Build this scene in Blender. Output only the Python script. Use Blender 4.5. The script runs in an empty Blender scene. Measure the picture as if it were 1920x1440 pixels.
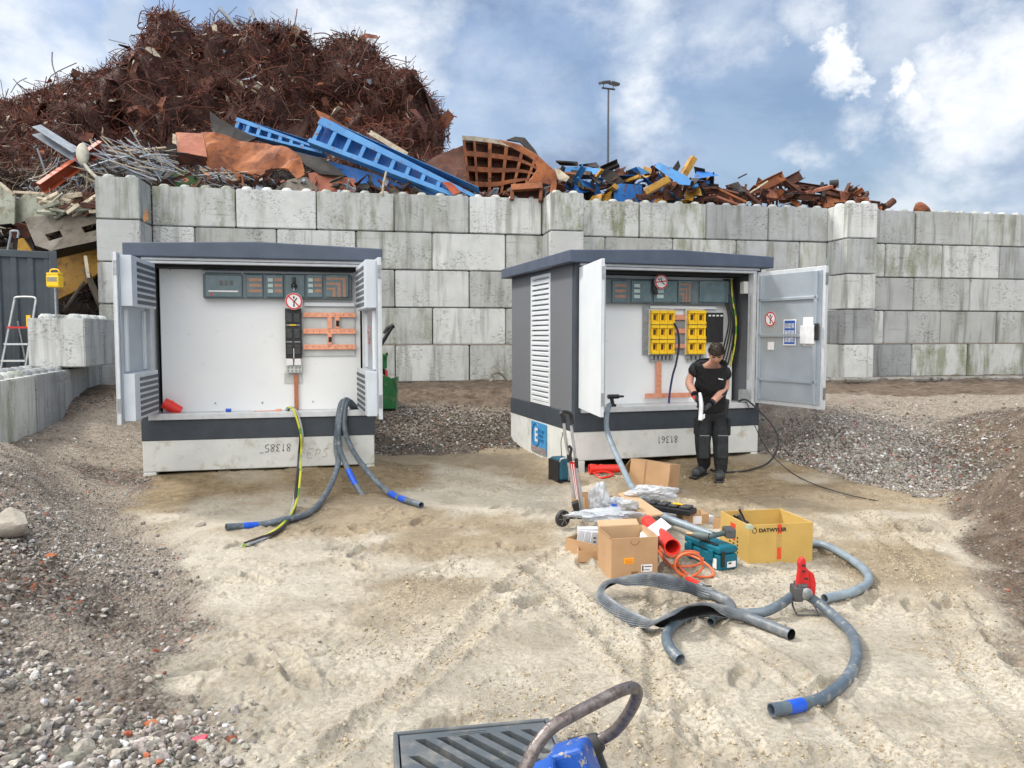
import bpy, bmesh, math, random
import numpy as np
from mathutils import Vector, Matrix
R = math.radians
rnd = random.Random(7)
sc = bpy.context.scene
col = sc.collection

# ---------------------------------------------------------------- camera
EYE = Vector((0, 0, 1.65)); PITCH = R(3.57); F = 1442.0
cd = bpy.data.cameras.new('camera'); cam = bpy.data.objects.new('camera', cd); col.objects.link(cam)
cam.location = EYE; cam.rotation_euler = (R(90) - PITCH, 0, 0)
cd.sensor_width = 36; cd.lens = F / 1920 * 36; cd.clip_start = 0.05; cd.clip_end = 3000
sc.camera = cam
# ---------------------------------------------------------------- light
sc.view_settings.view_transform = 'Standard'; sc.view_settings.look = 'None'
sc.view_settings.exposure = 0.68; sc.view_settings.gamma = 1
SUN_EL, SUN_AZ = R(46), R(-62)           # azimuth from +Y towards +X : behind the cabinets, to the left
sd = Vector((math.sin(SUN_AZ) * math.cos(SUN_EL), math.cos(SUN_AZ) * math.cos(SUN_EL), math.sin(SUN_EL)))
sl = bpy.data.lights.new('sun', 'SUN'); sl.energy = 2.1; sl.angle = R(8); sl.color = (1, .95, .87)
so = bpy.data.objects.new('sun', sl); col.objects.link(so)
so.rotation_euler = sd.to_track_quat('Z', 'Y').to_euler()

def raydir(px, py):
    u = (px - 960) / F; v = -(py - 720) / F
    return Vector((u, math.cos(PITCH) + v * math.sin(PITCH), -math.sin(PITCH) + v * math.cos(PITCH)))
def P(px, py, Y):
    d = raydir(px, py); return EYE + d * (Y / d.y)
def G(px, py, z=0.0):
    d = raydir(px, py); return EYE + d * ((z - EYE.z) / d.z)

# world: Nishita sky with procedural cloud cover laid out by direction
w = bpy.data.worlds.new('World'); sc.world = w; w.use_nodes = True
nt = w.node_tree; nt.nodes.clear()
def nn(t, **k):
    n = nt.nodes.new(t)
    for a, b in k.items(): setattr(n, a, b)
    return n
def lk(a, b): nt.links.new(a, b)
def wm(op, a, b=None, clamp=False):
    n = nn('ShaderNodeMath', operation=op, use_clamp=clamp)
    for i, x in enumerate((a, b)):
        if x is None: continue
        if isinstance(x, (int, float)): n.inputs[i].default_value = x
        else: lk(x, n.inputs[i])
    return n.outputs[0]
tc = nn('ShaderNodeTexCoord')
sky = nn('ShaderNodeTexSky', sky_type='NISHITA'); sky.sun_disc = False
sky.sun_elevation = SUN_EL; sky.sun_rotation = SUN_AZ; sky.air_density = 1.2; sky.dust_density = 1.0
skm = nn('ShaderNodeMix', data_type='RGBA'); skm.blend_type = 'MULTIPLY'; skm.inputs[0].default_value = 1
lk(sky.outputs[0], skm.inputs[6]); skm.inputs[7].default_value = (.088, .088, .092, 1)
def wnoise(scale, det, rough, sz=1.0, off=(0, 0, 0), dist=0.0):
    mp = nn('ShaderNodeMapping'); mp.inputs['Scale'].default_value = (1, 1, sz); mp.inputs['Location'].default_value = off
    lk(tc.outputs['Generated'], mp.inputs[0])
    n = nn('ShaderNodeTexNoise'); n.inputs['Scale'].default_value = scale; n.inputs['Detail'].default_value = det
    n.inputs['Roughness'].default_value = rough; n.inputs['Distortion'].default_value = dist
    lk(mp.outputs[0], n.inputs['Vector']); return n
def mr(x, a, b, c=0.0, d=1.0, smooth=True):
    n = nn('ShaderNodeMapRange'); n.interpolation_type = 'SMOOTHSTEP' if smooth else 'LINEAR'
    lk(x, n.inputs[0]); n.inputs[1].default_value = a; n.inputs[2].default_value = b
    n.inputs[3].default_value = c; n.inputs[4].default_value = d; return n.outputs[0]
# perturbed direction for the shaped clouds
nv = wnoise(7.0, 7, .62, 1.2)
vs = nn('ShaderNodeVectorMath', operation='SUBTRACT'); lk(nv.outputs['Color'], vs.inputs[0]); vs.inputs[1].default_value = (.5, .5, .5)
vsc = nn('ShaderNodeVectorMath', operation='SCALE'); lk(vs.outputs[0], vsc.inputs[0]); vsc.inputs['Scale'].default_value = .20
vad = nn('ShaderNodeVectorMath', operation='ADD'); lk(tc.outputs['Generated'], vad.inputs[0]); lk(vsc.outputs[0], vad.inputs[1])
def blobs(lst):
    acc = None
    for px, py, r, amp, soft in lst:
        d = raydir(px, py).normalized()
        ds = nn('ShaderNodeVectorMath', operation='DISTANCE'); lk(vad.outputs[0], ds.inputs[0]); ds.inputs[1].default_value = d
        m = mr(ds.outputs['Value'], r, r * soft, 0.0, amp)
        acc = m if acc is None else wm('MAXIMUM', acc, m)
    return acc
soft = wnoise(3.2, 6, .55, 2.0, (3.1, .4, 1.2), .3)
cov = mr(soft.outputs['Fac'], .36, .66)
gap = blobs([(300, 15, .14, 1, .3), (420, 60, .10, .9, .2), (1030, 40, .16, .7, .1), (1450, 240, .15, .95, .1), (1600, 330, .16, .8, .1), (1740, 330, .14, .9, .2), (1500, 60, .08, .7, .1), (40, 110, .10, .6, .1)])
cov = wm('SUBTRACT', cov, wm('MULTIPLY', gap, .62), True)
cov = wm('MAXIMUM', cov, .30)
fine = wnoise(5.5, 9, .6, 1.8, (1.7, 2.2, .1), .2)
shade = mr(fine.outputs['Fac'], .38, .62)
grey = nn('ShaderNodeMix', data_type='RGBA'); lk(shade, grey.inputs[0])
grey.inputs[6].default_value = (.145, .21, .34, 1); grey.inputs[7].default_value = (.33, .405, .53, 1)
m1 = nn('ShaderNodeMix', data_type='RGBA'); lk(cov, m1.inputs[0]); lk(skm.outputs[2], m1.inputs[6]); lk(grey.outputs[2], m1.inputs[7])
white = blobs([(1200, 40, .09, .95, .1), (1190, 150, .07, .95, .05), (1215, 230, .06, .8, .05), (1225, 330, .05, .45, .1), (1340, 20, .09, .85, .1), (1500, 30, .06, .7, .1),
               (1545, 128, .042, 1.25, .35), (1590, 140, .03, 1.15, .35), (1690, 170, .036, 1.2, .35), (1730, 200, .045, .95, .2), (1790, 150, .05, .85, .2), (1870, 210, .10, 1.05, .3), (1900, 130, .08, .9, .2),
               (1415, 103, .025, .7, .2), (1530, 265, .03, .5, .1), (1640, 205, .04, .6, .1), (660, 30, .11, 1.05, .2), (560, 10, .05, .9, .2), (770, 60, .08, .9, .1), (90, 150, .13, .8, .1), (60, 210, .09, 1, .2), (240, 50, .05, .9, .3),
               (1750, 390, .09, .55, .1), (1900, 395, .09, .8, .1), (900, 200, .10, .25, .1), (1020, 250, .10, .35, .1), (-60, 40, .10, .8, .2), (1700, 30, .10, .5, .1)])
whitec = nn('ShaderNodeMix', data_type='RGBA'); lk(shade, whitec.inputs[0]); whitec.inputs[6].default_value = (.40, .47, .58, 1); whitec.inputs[7].default_value = (.72, .74, .765, 1)
m2 = nn('ShaderNodeMix', data_type='RGBA'); lk(wm('MINIMUM', white, 1.0), m2.inputs[0]); lk(m1.outputs[2], m2.inputs[6]); lk(whitec.outputs[2], m2.inputs[7])
# added bright patch of sky, overhead behind the camera, to light the front faces
dfill = nn('ShaderNodeVectorMath', operation='DISTANCE'); lk(tc.outputs['Generated'], dfill.inputs[0]); dfill.inputs[1].default_value = Vector((-.25, -.62, .74)).normalized()
fill_glow = mr(dfill.outputs['Value'], 1.2, .25, 0.0, 1.0)
m4 = nn('ShaderNodeMix', data_type='RGBA'); lk(fill_glow, m4.inputs[0]); lk(m2.outputs[2], m4.inputs[6]); m4.inputs[7].default_value = (2.25, 2.15, 2.0, 1)
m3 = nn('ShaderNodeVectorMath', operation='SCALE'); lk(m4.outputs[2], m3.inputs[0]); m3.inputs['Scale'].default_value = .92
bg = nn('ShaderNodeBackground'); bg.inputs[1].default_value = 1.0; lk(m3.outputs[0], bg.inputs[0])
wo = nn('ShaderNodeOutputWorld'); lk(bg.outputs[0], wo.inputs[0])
w.cycles.sampling_method = 'MANUAL'; w.cycles.sample_map_resolution = 512
sc.cycles.max_bounces = 6; sc.cycles.diffuse_bounces = 3; sc.cycles.transparent_max_bounces = 6; sc.cycles.transmission_bounces = 4

# ---------------------------------------------------------------- helpers
def V(*a): return Vector(a)
class MB:
    def __init__(s): s.v = []; s.f = []; s.m = []; s.k = 0; s.T = Matrix()
    def add(s, vs, fs):
        b = len(s.v); T = s.T
        s.v += [tuple(T @ Vector(p)) for p in vs]; s.f += [tuple(i + b for i in f) for f in fs]; s.m += [s.k] * len(fs); return s
    def box(s, c, d, Rm=None):
        c = Vector(c); x, y, z = d[0] / 2, d[1] / 2, d[2] / 2
        vs = [V(a, b, e) for a in (-x, x) for b in (-y, y) for e in (-z, z)]
        if Rm is not None: vs = [Rm @ p for p in vs]
        return s.add([p + c for p in vs], [(0, 1, 3, 2), (4, 6, 7, 5), (0, 4, 5, 1), (2, 3, 7, 6), (0, 2, 6, 4), (1, 5, 7, 3)])
    def bb(s, x0, x1, y0, y1, z0, z1): return s.box(((x0 + x1) / 2, (y0 + y1) / 2, (z0 + z1) / 2), (x1 - x0, y1 - y0, z1 - z0))
    def prism(s, pts, vec):
        n = len(pts); vec = Vector(vec); pts = [Vector(p) for p in pts]
        vs = pts + [p + vec for p in pts]
        return s.add(vs, [tuple(range(n)), tuple(range(2 * n - 1, n - 1, -1))] + [(i, (i + 1) % n, n + (i + 1) % n, n + i) for i in range(n)])
    def tube(s, pts, r, n=8, cap=True, closed=False, inner=None, flat=None):
        pts = [Vector(p) for p in pts]; m = len(pts)
        rs = r if isinstance(r, (list, tuple)) else [r] * m
        def tan(i):
            if closed: return (pts[(i + 1) % m] - pts[i - 1]).normalized()
            a = pts[min(i + 1, m - 1)] - pts[max(i - 1, 0)]; return a.normalized() if a.length > 1e-9 else V(0, 0, 1)
        t = tan(0); up = V(0, 0, 1) if abs(t.z) < .9 else V(1, 0, 0)
        nr = (up - t * up.dot(t)).normalized()
        frames = []
        for i in range(m):
            t = tan(i); nr = (nr - t * nr.dot(t)); nr = nr.normalized() if nr.length > 1e-6 else t.orthogonal().normalized()
            frames.append((nr.copy(), t.cross(nr)))
        def sheet(k, rev):
            vs = []
            for i in range(m):
                a, b = frames[i]
                for j in range(n):
                    th = 2 * math.pi * j / n; fl = 1 if flat is None else flat[i]
                    vs.append(pts[i] + (a * math.cos(th) * fl + b * math.sin(th)) * rs[i] * k)
            fs = []
            for i in range(m if closed else m - 1):
                for j in range(n):
                    q = (i * n + j, i * n + (j + 1) % n, ((i + 1) % m) * n + (j + 1) % n, ((i + 1) % m) * n + j)
                    fs.append(q[::-1] if rev else q)
            return vs, fs
        vs, fs = sheet(1, False)
        if inner and not closed:
            v2, f2 = sheet(inner, True); b = len(vs); vs += v2; fs += [tuple(i + b for i in f) for f in f2]
            for i0 in (0, (m - 1) * n):
                for j in range(n): fs.append((i0 + j, i0 + (j + 1) % n, b + i0 + (j + 1) % n, b + i0 + j))
        elif cap and not closed: fs += [tuple(range(n))[::-1], tuple(range((m - 1) * n, m * n))]
        return s.add(vs, fs)
    def cyl(s, a, b, r, r2=None, n=16): return s.tube([a, b], [r, r if r2 is None else r2], n)
    def lathe(s, c, prof, axis='z', n=20):
        vs = []; c = Vector(c)
        for r, h in prof:
            for j in range(n):
                th = 2 * math.pi * j / n; p = (r * math.cos(th), r * math.sin(th), h)
                if axis == 'y': p = (p[0], p[2], p[1])
                if axis == 'x': p = (p[2], p[0], p[1])
                vs.append(c + Vector(p))
        m = len(prof)
        return s.add(vs, [(i * n + j, i * n + (j + 1) % n, (i + 1) * n + (j + 1) % n, (i + 1) * n + j) for i in range(m - 1) for j in range(n)] + [tuple(range(n))[::-1], tuple(range((m - 1) * n, m * n))])
    def sph(s, c, r, n=12, sc=(1, 1, 1)):
        pr = [(max(r * math.sin(math.pi * i / n), 1e-4), -r * math.cos(math.pi * i / n)) for i in range(n + 1)]
        b = len(s.v); s.lathe((0, 0, 0), pr, n=n + 4); T = s.T; c = Vector(c)
        Ti = T.inverted()
        for i in range(b, len(s.v)):
            p = Ti @ Vector(s.v[i]); s.v[i] = tuple(T @ (Vector((p.x * sc[0], p.y * sc[1], p.z * sc[2])) + c))
        return s
    def build(s, name, mats, parent=None, smooth=False, bevel=0, sub=0, recalc=True, seg=2, ang=35):
        me = bpy.data.meshes.new(name); me.from_pydata(s.v, [], s.f)
        for m_ in (mats if isinstance(mats, (list, tuple)) else [mats]): me.materials.append(m_)
        me.polygons.foreach_set('material_index', s.m)
        if recalc:
            bm = bmesh.new(); bm.from_mesh(me); bmesh.ops.recalc_face_normals(bm, faces=bm.faces); bm.to_mesh(me); bm.free()
        if smooth: me.shade_smooth(); me.set_sharp_from_angle(angle=R(ang))
        me.update(); o = bpy.data.objects.new(name, me); col.objects.link(o)
        if parent is not None: o.parent = parent
        if bevel:
            b = o.modifiers.new('b', 'BEVEL'); b.width = bevel; b.segments = seg; b.limit_method = 'ANGLE'; b.angle_limit = R(40)
        if sub:
            b = o.modifiers.new('s', 'SUBSURF'); b.levels = sub; b.render_levels = sub
        return o
def tag(o, label=None, cat=None, group=None, kind=None):
    if label: o['label'] = label
    if cat: o['category'] = cat
    if group: o['group'] = group
    if kind: o['kind'] = kind
    return o
def empty(name, loc, rz=0, label=None, cat=None, group=None, rot=None):
    o = bpy.data.objects.new(name, None); col.objects.link(o); o.location = loc; o.rotation_euler = rot or (0, 0, rz)
    o.empty_display_size = .1
    return tag(o, label, cat, group)
def copy_tree(o, parent=None):
    c = o.copy(); col.objects.link(c); c.parent = parent
    for ch in list(o.children): copy_tree(ch, c)
    return c
def spline(pts, k=8, closed=False):
    pts = [Vector(p) for p in pts]; n = len(pts); out = []
    for i in range(n if closed else n - 1):
        if closed: a, b, c, d = pts[i - 1], pts[i], pts[(i + 1) % n], pts[(i + 2) % n]
        else: a, b, c, d = pts[max(i - 1, 0)], pts[i], pts[i + 1], pts[min(i + 2, n - 1)]
        for j in range(k):
            t = j / k
            out.append(.5 * ((2 * b) + (c - a) * t + (2 * a - 5 * b + 4 * c - d) * t * t + (3 * b - a - 3 * c + d) * t ** 3))
    if not closed: out.append(pts[-1])
    return out
def text(name, body, size, m, parent, loc, rot=(R(90), 0, 0), ext=.0006, sx=1.0, align='CENTER', bold=0):
    cu = bpy.data.curves.new(name, 'FONT'); cu.body = body; cu.size = size; cu.extrude = ext; cu.align_x = align; cu.offset = bold
    t = bpy.data.objects.new(name + '_tmp', cu); me = bpy.data.meshes.new_from_object(t); bpy.data.objects.remove(t); bpy.data.curves.remove(cu)
    me.materials.clear(); me.materials.append(m)
    o = bpy.data.objects.new(name, me); col.objects.link(o); o.parent = parent; o.location = loc; o.rotation_euler = rot; o.scale = (sx, 1, 1); return o

# ---------------------------------------------------------------- materials
MC = {}
def pm(name, c1, c2=None, scale=6, rough=.6, metal=0, bump=0, bscale=60, lo=.35, hi=.65, det=6, spec=.5, sz=1.0, c3=None, s3=40, lo3=.55, hi3=.62, rvar=0, bdist=.01, alpha=None, trans=0, coat=0):
    if name in MC: return MC[name]
    m = bpy.data.materials.new(name); m.use_nodes = True; t = m.node_tree; N = t.nodes; b = N['Principled BSDF']; L = t.links.new
    b.inputs['Roughness'].default_value = rough; b.inputs['Metallic'].default_value = metal; b.inputs['Specular IOR Level'].default_value = spec
    if coat: b.inputs['Coat Weight'].default_value = coat
    if alpha is not None: b.inputs['Alpha'].default_value = alpha
    if trans: b.inputs['Transmission Weight'].default_value = trans
    c1 = (*c1, 1); c2 = (*(c2 or [x * .8 for x in c1[:3]]), 1)
    tcn = N.new('ShaderNodeTexCoord'); oi = N.new('ShaderNodeObjectInfo')
    add = N.new('ShaderNodeVectorMath'); add.operation = 'ADD'; mu = N.new('ShaderNodeVectorMath'); mu.operation = 'SCALE'
    cmb = N.new('ShaderNodeCombineXYZ'); L(oi.outputs['Random'], cmb.inputs[0]); L(oi.outputs['Random'], cmb.inputs[1]); L(oi.outputs['Random'], cmb.inputs[2])
    L(cmb.outputs[0], mu.inputs[0]); mu.inputs['Scale'].default_value = 37; L(tcn.outputs['Object'], add.inputs[0]); L(mu.outputs[0], add.inputs[1])
    mp = N.new('ShaderNodeMapping'); mp.inputs['Scale'].default_value = (1, 1, sz); L(add.outputs[0], mp.inputs[0])
    no = N.new('ShaderNodeTexNoise'); no.inputs['Scale'].default_value = scale; no.inputs['Detail'].default_value = det; L(mp.outputs[0], no.inputs['Vector'])
    def rng(src, a, e):
        q = N.new('ShaderNodeMapRange'); L(src, q.inputs[0]); q.inputs[1].default_value = a; q.inputs[2].default_value = e; return q.outputs[0]
    def mix(f, a, e):
        q = N.new('ShaderNodeMix'); q.data_type = 'RGBA'; L(f, q.inputs[0])
        for i, x in ((6, a), (7, e)):
            if isinstance(x, tuple): q.inputs[i].default_value = x
            else: L(x, q.inputs[i])
        return q.outputs[2]
    c = mix(rng(no.outputs['Fac'], lo, hi), c1, c2)
    if c3:
        n3 = N.new('ShaderNodeTexNoise'); n3.inputs['Scale'].default_value = s3; n3.inputs['Detail'].default_value = 8; n3.inputs['Roughness'].default_value = .65; L(add.outputs[0], n3.inputs['Vector'])
        c = mix(rng(n3.outputs['Fac'], lo3, hi3), c, (*c3, 1))
    if rvar:
        hs = N.new('ShaderNodeHueSaturation'); L(c, hs.inputs['Color']); q = N.new('ShaderNodeMapRange'); L(oi.outputs['Random'], q.inputs[0]); q.inputs[3].default_value = 1 - rvar; q.inputs[4].default_value = 1 + rvar
        L(q.outputs[0], hs.inputs['Value']); c = hs.outputs[0]
    L(c, b.inputs['Base Color'])
    if bump:
        n2 = N.new('ShaderNodeTexNoise'); n2.inputs['Scale'].default_value = bscale; n2.inputs['Detail'].default_value = 6; L(add.outputs[0], n2.inputs['Vector'])
        bn = N.new('ShaderNodeBump'); bn.inputs['Strength'].default_value = bump; bn.inputs['Distance'].default_value = bdist; L(n2.outputs['Fac'], bn.inputs['Height']); L(bn.outputs[0], b.inputs['Normal'])
    MC[name] = m; return m
def attrmat(name, attr='col', rough=.85, bump=.4, bscale=80, mul=None):
    if name in MC: return MC[name]
    m = bpy.data.materials.new(name); m.use_nodes = True; t = m.node_tree; N = t.nodes; b = N['Principled BSDF']; L = t.links.new
    b.inputs['Roughness'].default_value = rough
    a = N.new('ShaderNodeAttribute'); a.attribute_name = attr
    g = N.new('ShaderNodeNewGeometry'); no = N.new('ShaderNodeTexNoise'); no.inputs['Scale'].default_value = bscale; no.inputs['Detail'].default_value = 4; L(g.outputs['Position'], no.inputs['Vector'])
    q = N.new('ShaderNodeMapRange'); L(no.outputs['Fac'], q.inputs[0]); q.inputs[1].default_value = .3; q.inputs[2].default_value = .7; q.inputs[3].default_value = .7; q.inputs[4].default_value = 1.25
    s = N.new('ShaderNodeVectorMath'); s.operation = 'SCALE'; L(a.outputs['Color'], s.inputs[0]); L(q.outputs[0], s.inputs['Scale']); L(s.outputs[0], b.inputs['Base Color'])
    bn = N.new('ShaderNodeBump'); bn.inputs['Strength'].default_value = bump; bn.inputs['Distance'].default_value = .01; L(no.outputs['Fac'], bn.inputs['Height']); L(bn.outputs[0], b.inputs['Normal'])
    MC[name] = m; return m

M_white = pm('white_paint', (.72, .76, .79), (.66, .70, .74), 2, .45, bump=.03)
M_panel = pm('cream_white_panel', (.82, .84, .85), (.77, .80, .83), 1.2, .5, bump=.02, c3=(.6, .62, .62), s3=9, lo3=.62, hi3=.8)
M_alu = pm('aluminium', (.62, .64, .66), (.5, .52, .54), 20, .35, .7, bump=.05)
M_alub = pm('brushed_light_frame', (.66, .69, .72), (.58, .61, .65), 14, .4, .25)
M_doorin = pm('galvanised_door_inside', (.38, .44, .50), (.46, .52, .58), 3, .38, .45, bump=.03)
M_roof = pm('anthracite_roof', (.060, .080, .120), (.078, .10, .145), 4, .5, bump=.05, c3=(.15, .17, .2), s3=18, lo3=.66, hi3=.8)
M_band = pm('anthracite_band', (.035, .047, .062), (.05, .062, .078), 5, .55, bump=.05, c3=(.12, .12, .12), s3=14, lo3=.66, hi3=.82)
M_render = pm('grey_pebbled_render', (.10, .108, .125), (.19, .20, .22), 160, .8, bump=.5, bscale=220, lo=.35, hi=.65)
M_base = pm('pale_cast_concrete', (.70, .72, .70), (.60, .62, .61), 3, .8, bump=.15, bscale=40, c3=(.40, .36, .28), s3=5, lo3=.54, hi3=.74)
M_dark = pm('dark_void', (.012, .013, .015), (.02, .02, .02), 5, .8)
M_black = pm('black_plastic', (.012, .012, .014), (.02, .02, .022), 12, .4)
M_rubber = pm('black_rubber', (.02, .02, .022), (.035, .035, .037), 12, .6, c3=(.12, .11, .09), s3=25, lo3=.6, hi3=.8)
M_glassy = pm('smoked_clear_cover', (.07, .12, .14), (.11, .17, .19), 9, .12, coat=.4)
M_copper = pm('copper_bar', (.88, .42, .28), (.72, .30, .18), 30, .4, .45)
M_copperd = pm('copper_bar_dull', (.40, .22, .15), (.30, .17, .12), 30, .45, .3)
M_clear = pm('clear_guard', (.60, .62, .60), (.5, .52, .5), 9, .2)
M_yel = pm('yellow_plastic', (.92, .60, .015), (.84, .52, .01), 8, .4)
M_conduit = pm('slate_grey_conduit', (.075, .105, .135), (.12, .155, .19), 9, .42, bump=.25, bscale=40, c3=(.36, .33, .27), s3=20, lo3=.54, hi3=.72)
M_blue = pm('blue_tape', (.01, .08, .55), (.015, .11, .65), 20, .4)
M_card = pm('cardboard', (.47, .29, .155), (.41, .25, .13), 5, .75, bump=.4, bscale=9, c3=(.36, .21, .11), s3=10, lo3=.6, hi3=.85)
M_cardin = pm('cardboard_inside', (.50, .34, .20), (.44, .29, .17), 5, .8)
M_ycard = pm('ochre_cardboard', (.56, .37, .105), (.50, .33, .09), 4, .7, bump=.4, bscale=7, c3=(.45, .29, .08), s3=8, lo3=.62, hi3=.85)
M_paper = pm('white_paper', (.80, .79, .80), (.74, .73, .75), 15, .6)
M_ink = pm('black_ink', (.02, .02, .025), None, 5, .6)
M_red = pm('red_paint', (.62, .02, .02), (.5, .015, .015), 9, .4)
M_redp = pm('bright_red_pipe', (.85, .035, .02), (.72, .03, .02), 7, .35, c3=(.5, .12, .07), s3=15, lo3=.64, hi3=.85)
M_orange = pm('orange_cable', (.78, .16, .05), (.62, .13, .05), 16, .5, c3=(.5, .35, .2), s3=24, lo3=.6, hi3=.8)
M_olabel = pm('orange_label', (.95, .42, .02), None, 12, .5)
M_tape = pm('red_tape', (.75, .08, .02), (.6, .06, .02), 50, .4)
M_teal = pm('teal_plastic', (.0, .135, .20), (.0, .11, .165), 7, .42, c3=(.13, .25, .28), s3=14, lo3=.62, hi3=.85)
M_steel = pm('dull_steel', (.42, .43, .45), (.3, .31, .32), 22, .4, .8)
M_dsteel = pm('dark_steel', (.09, .095, .10), (.14, .14, .14), 22, .5, .6)
M_bag = pm('clear_plastic_bag', (.66, .70, .74), (.5, .55, .6), 9, .25, bump=.6, bscale=14, alpha=.62)
M_green = pm('green_machine_paint', (.012, .19, .045), (.01, .12, .03), 6, .45, c3=(.2, .22, .15), s3=14, lo3=.56, hi3=.75)
M_skin = pm('skin', (.60, .34, .25), (.50, .26, .19), 9, .55)
M_shirt = pm('black_cotton', (.008, .009, .012), (.014, .015, .019), 9, .85, bump=.5, bscale=16, bdist=.03)
M_trous = pm('black_work_trousers', (.009, .011, .014), (.019, .022, .026), 7, .85, bump=.7, bscale=18, bdist=.03)
M_knee = pm('knee_pocket_cloth', (.016, .019, .022), (.028, .032, .036), 12, .85, bump=.4)
M_hair = pm('dark_brown_hair', (.022, .013, .009), (.04, .024, .016), 60, .6, bump=.6, bscale=120)
M_sand = None
# ---------------------------------------------------------------- terrain
NR = np.random.RandomState(5); TB = NR.rand(16, 256, 256)
def vn(x, y, seed=0):
    xi = np.floor(x).astype(int); yi = np.floor(y).astype(int); fx = x - xi; fy = y - yi
    fx = fx * fx * (3 - 2 * fx); fy = fy * fy * (3 - 2 * fy); T = TB[seed % 16]
    a = T[xi & 255, yi & 255]; b = T[(xi + 1) & 255, yi & 255]; c = T[xi & 255, (yi + 1) & 255]; d = T[(xi + 1) & 255, (yi + 1) & 255]
    return (a * (1 - fx) + b * fx) * (1 - fy) + (c * (1 - fx) + d * fx) * fy
def fbm(x, y, f, o=4, seed=0, g=.5):
    s = 0; a = 1; t = 0
    for i in range(o):
        s = s + a * vn(x * f + 17.3 * i + 3.1 * seed, y * f + 9.1 * i, seed + i); t += a; a *= g; f *= 2.03
    return s / t - .5
def ss(t): t = np.clip(t, 0, 1); return t * t * (3 - 2 * t)
XB = np.array([[-9, -1.3], [2.4, -1.15], [2.94, -1.3], [3.9, -1.72], [5.06, -2.2], [6.2, -3.0], [7.4, -3.75], [8.2, -4.15], [9.2, -4.5], [12, -5.0], [18, -5.2]])
YE = np.array([[-30, 9.5], [-6, 10.0], [-4, 10.9], [-1.5, 10.8], [0.5, 11.3], [3.2, 10.6], [3.6, 8.9], [4.2, 7.9], [5.2, 7.7], [7, 7.0], [30, 7.0]])
CABS = {'L': (Vector((-4.138, 8.55)), R(13.0), 2.56), 'R': (Vector((0.761, 9.3)), R(17.3), 2.60)}
def xb(y): return np.interp(y, XB[:, 0], XB[:, 1])
def ye(x): return np.interp(x, YE[:, 0], YE[:, 1])
def cabdist(x, y, k):
    o, ps, W = CABS[k]; dx = x - o.x; dy = y - o.y
    lx = dx * math.cos(ps) + dy * math.sin(ps); ly = -dx * math.sin(ps) + dy * math.cos(ps)
    return lx, ly, W
FP = [(NR.uniform(-2.2, 4.2), NR.uniform(2.6, 8.2), NR.uniform(0, 6.28), NR.uniform(.8, 1.3)) for _ in range(130)]
TRK = ((-1.0, 2.2, 1.0, 7.6, .05), (.35, 2.2, 1.2, 6.0, .04), (1.9, 2.4, 3.4, 7.4, .06), (0.1, 3.2, 2.7, 2.4, .05), (-.8, 9.9, 1.0, 8.4, .06), (-1.3, 10.2, .8, 8.9, .06), (3.2, 7.8, 5.6, 7.3, .05))
TRK = TRK + ((.95, 2.3, .15, 5.6, .07), (1.6, 2.3, .9, 6.4, .05), (2.35, 2.5, 2.9, 5.6, .07))
def trkw(x, y):
    w_ = 0 * x
    for ax, ay, bx, by, wd in TRK:
        d = math.hypot(bx - ax, by - ay); ux, uy = (bx - ax) / d, (by - ay) / d; tt = (x - ax) * ux + (y - ay) * uy
        n = -(x - ax) * uy + (y - ay) * ux + fbm(x, y, .8, 2, 9) * .3
        w_ = np.maximum(w_, ss(tt / .3) * ss((d - tt) / .3) * np.exp(-((np.abs(n) - wd) / wd) ** 2))
    return w_
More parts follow.
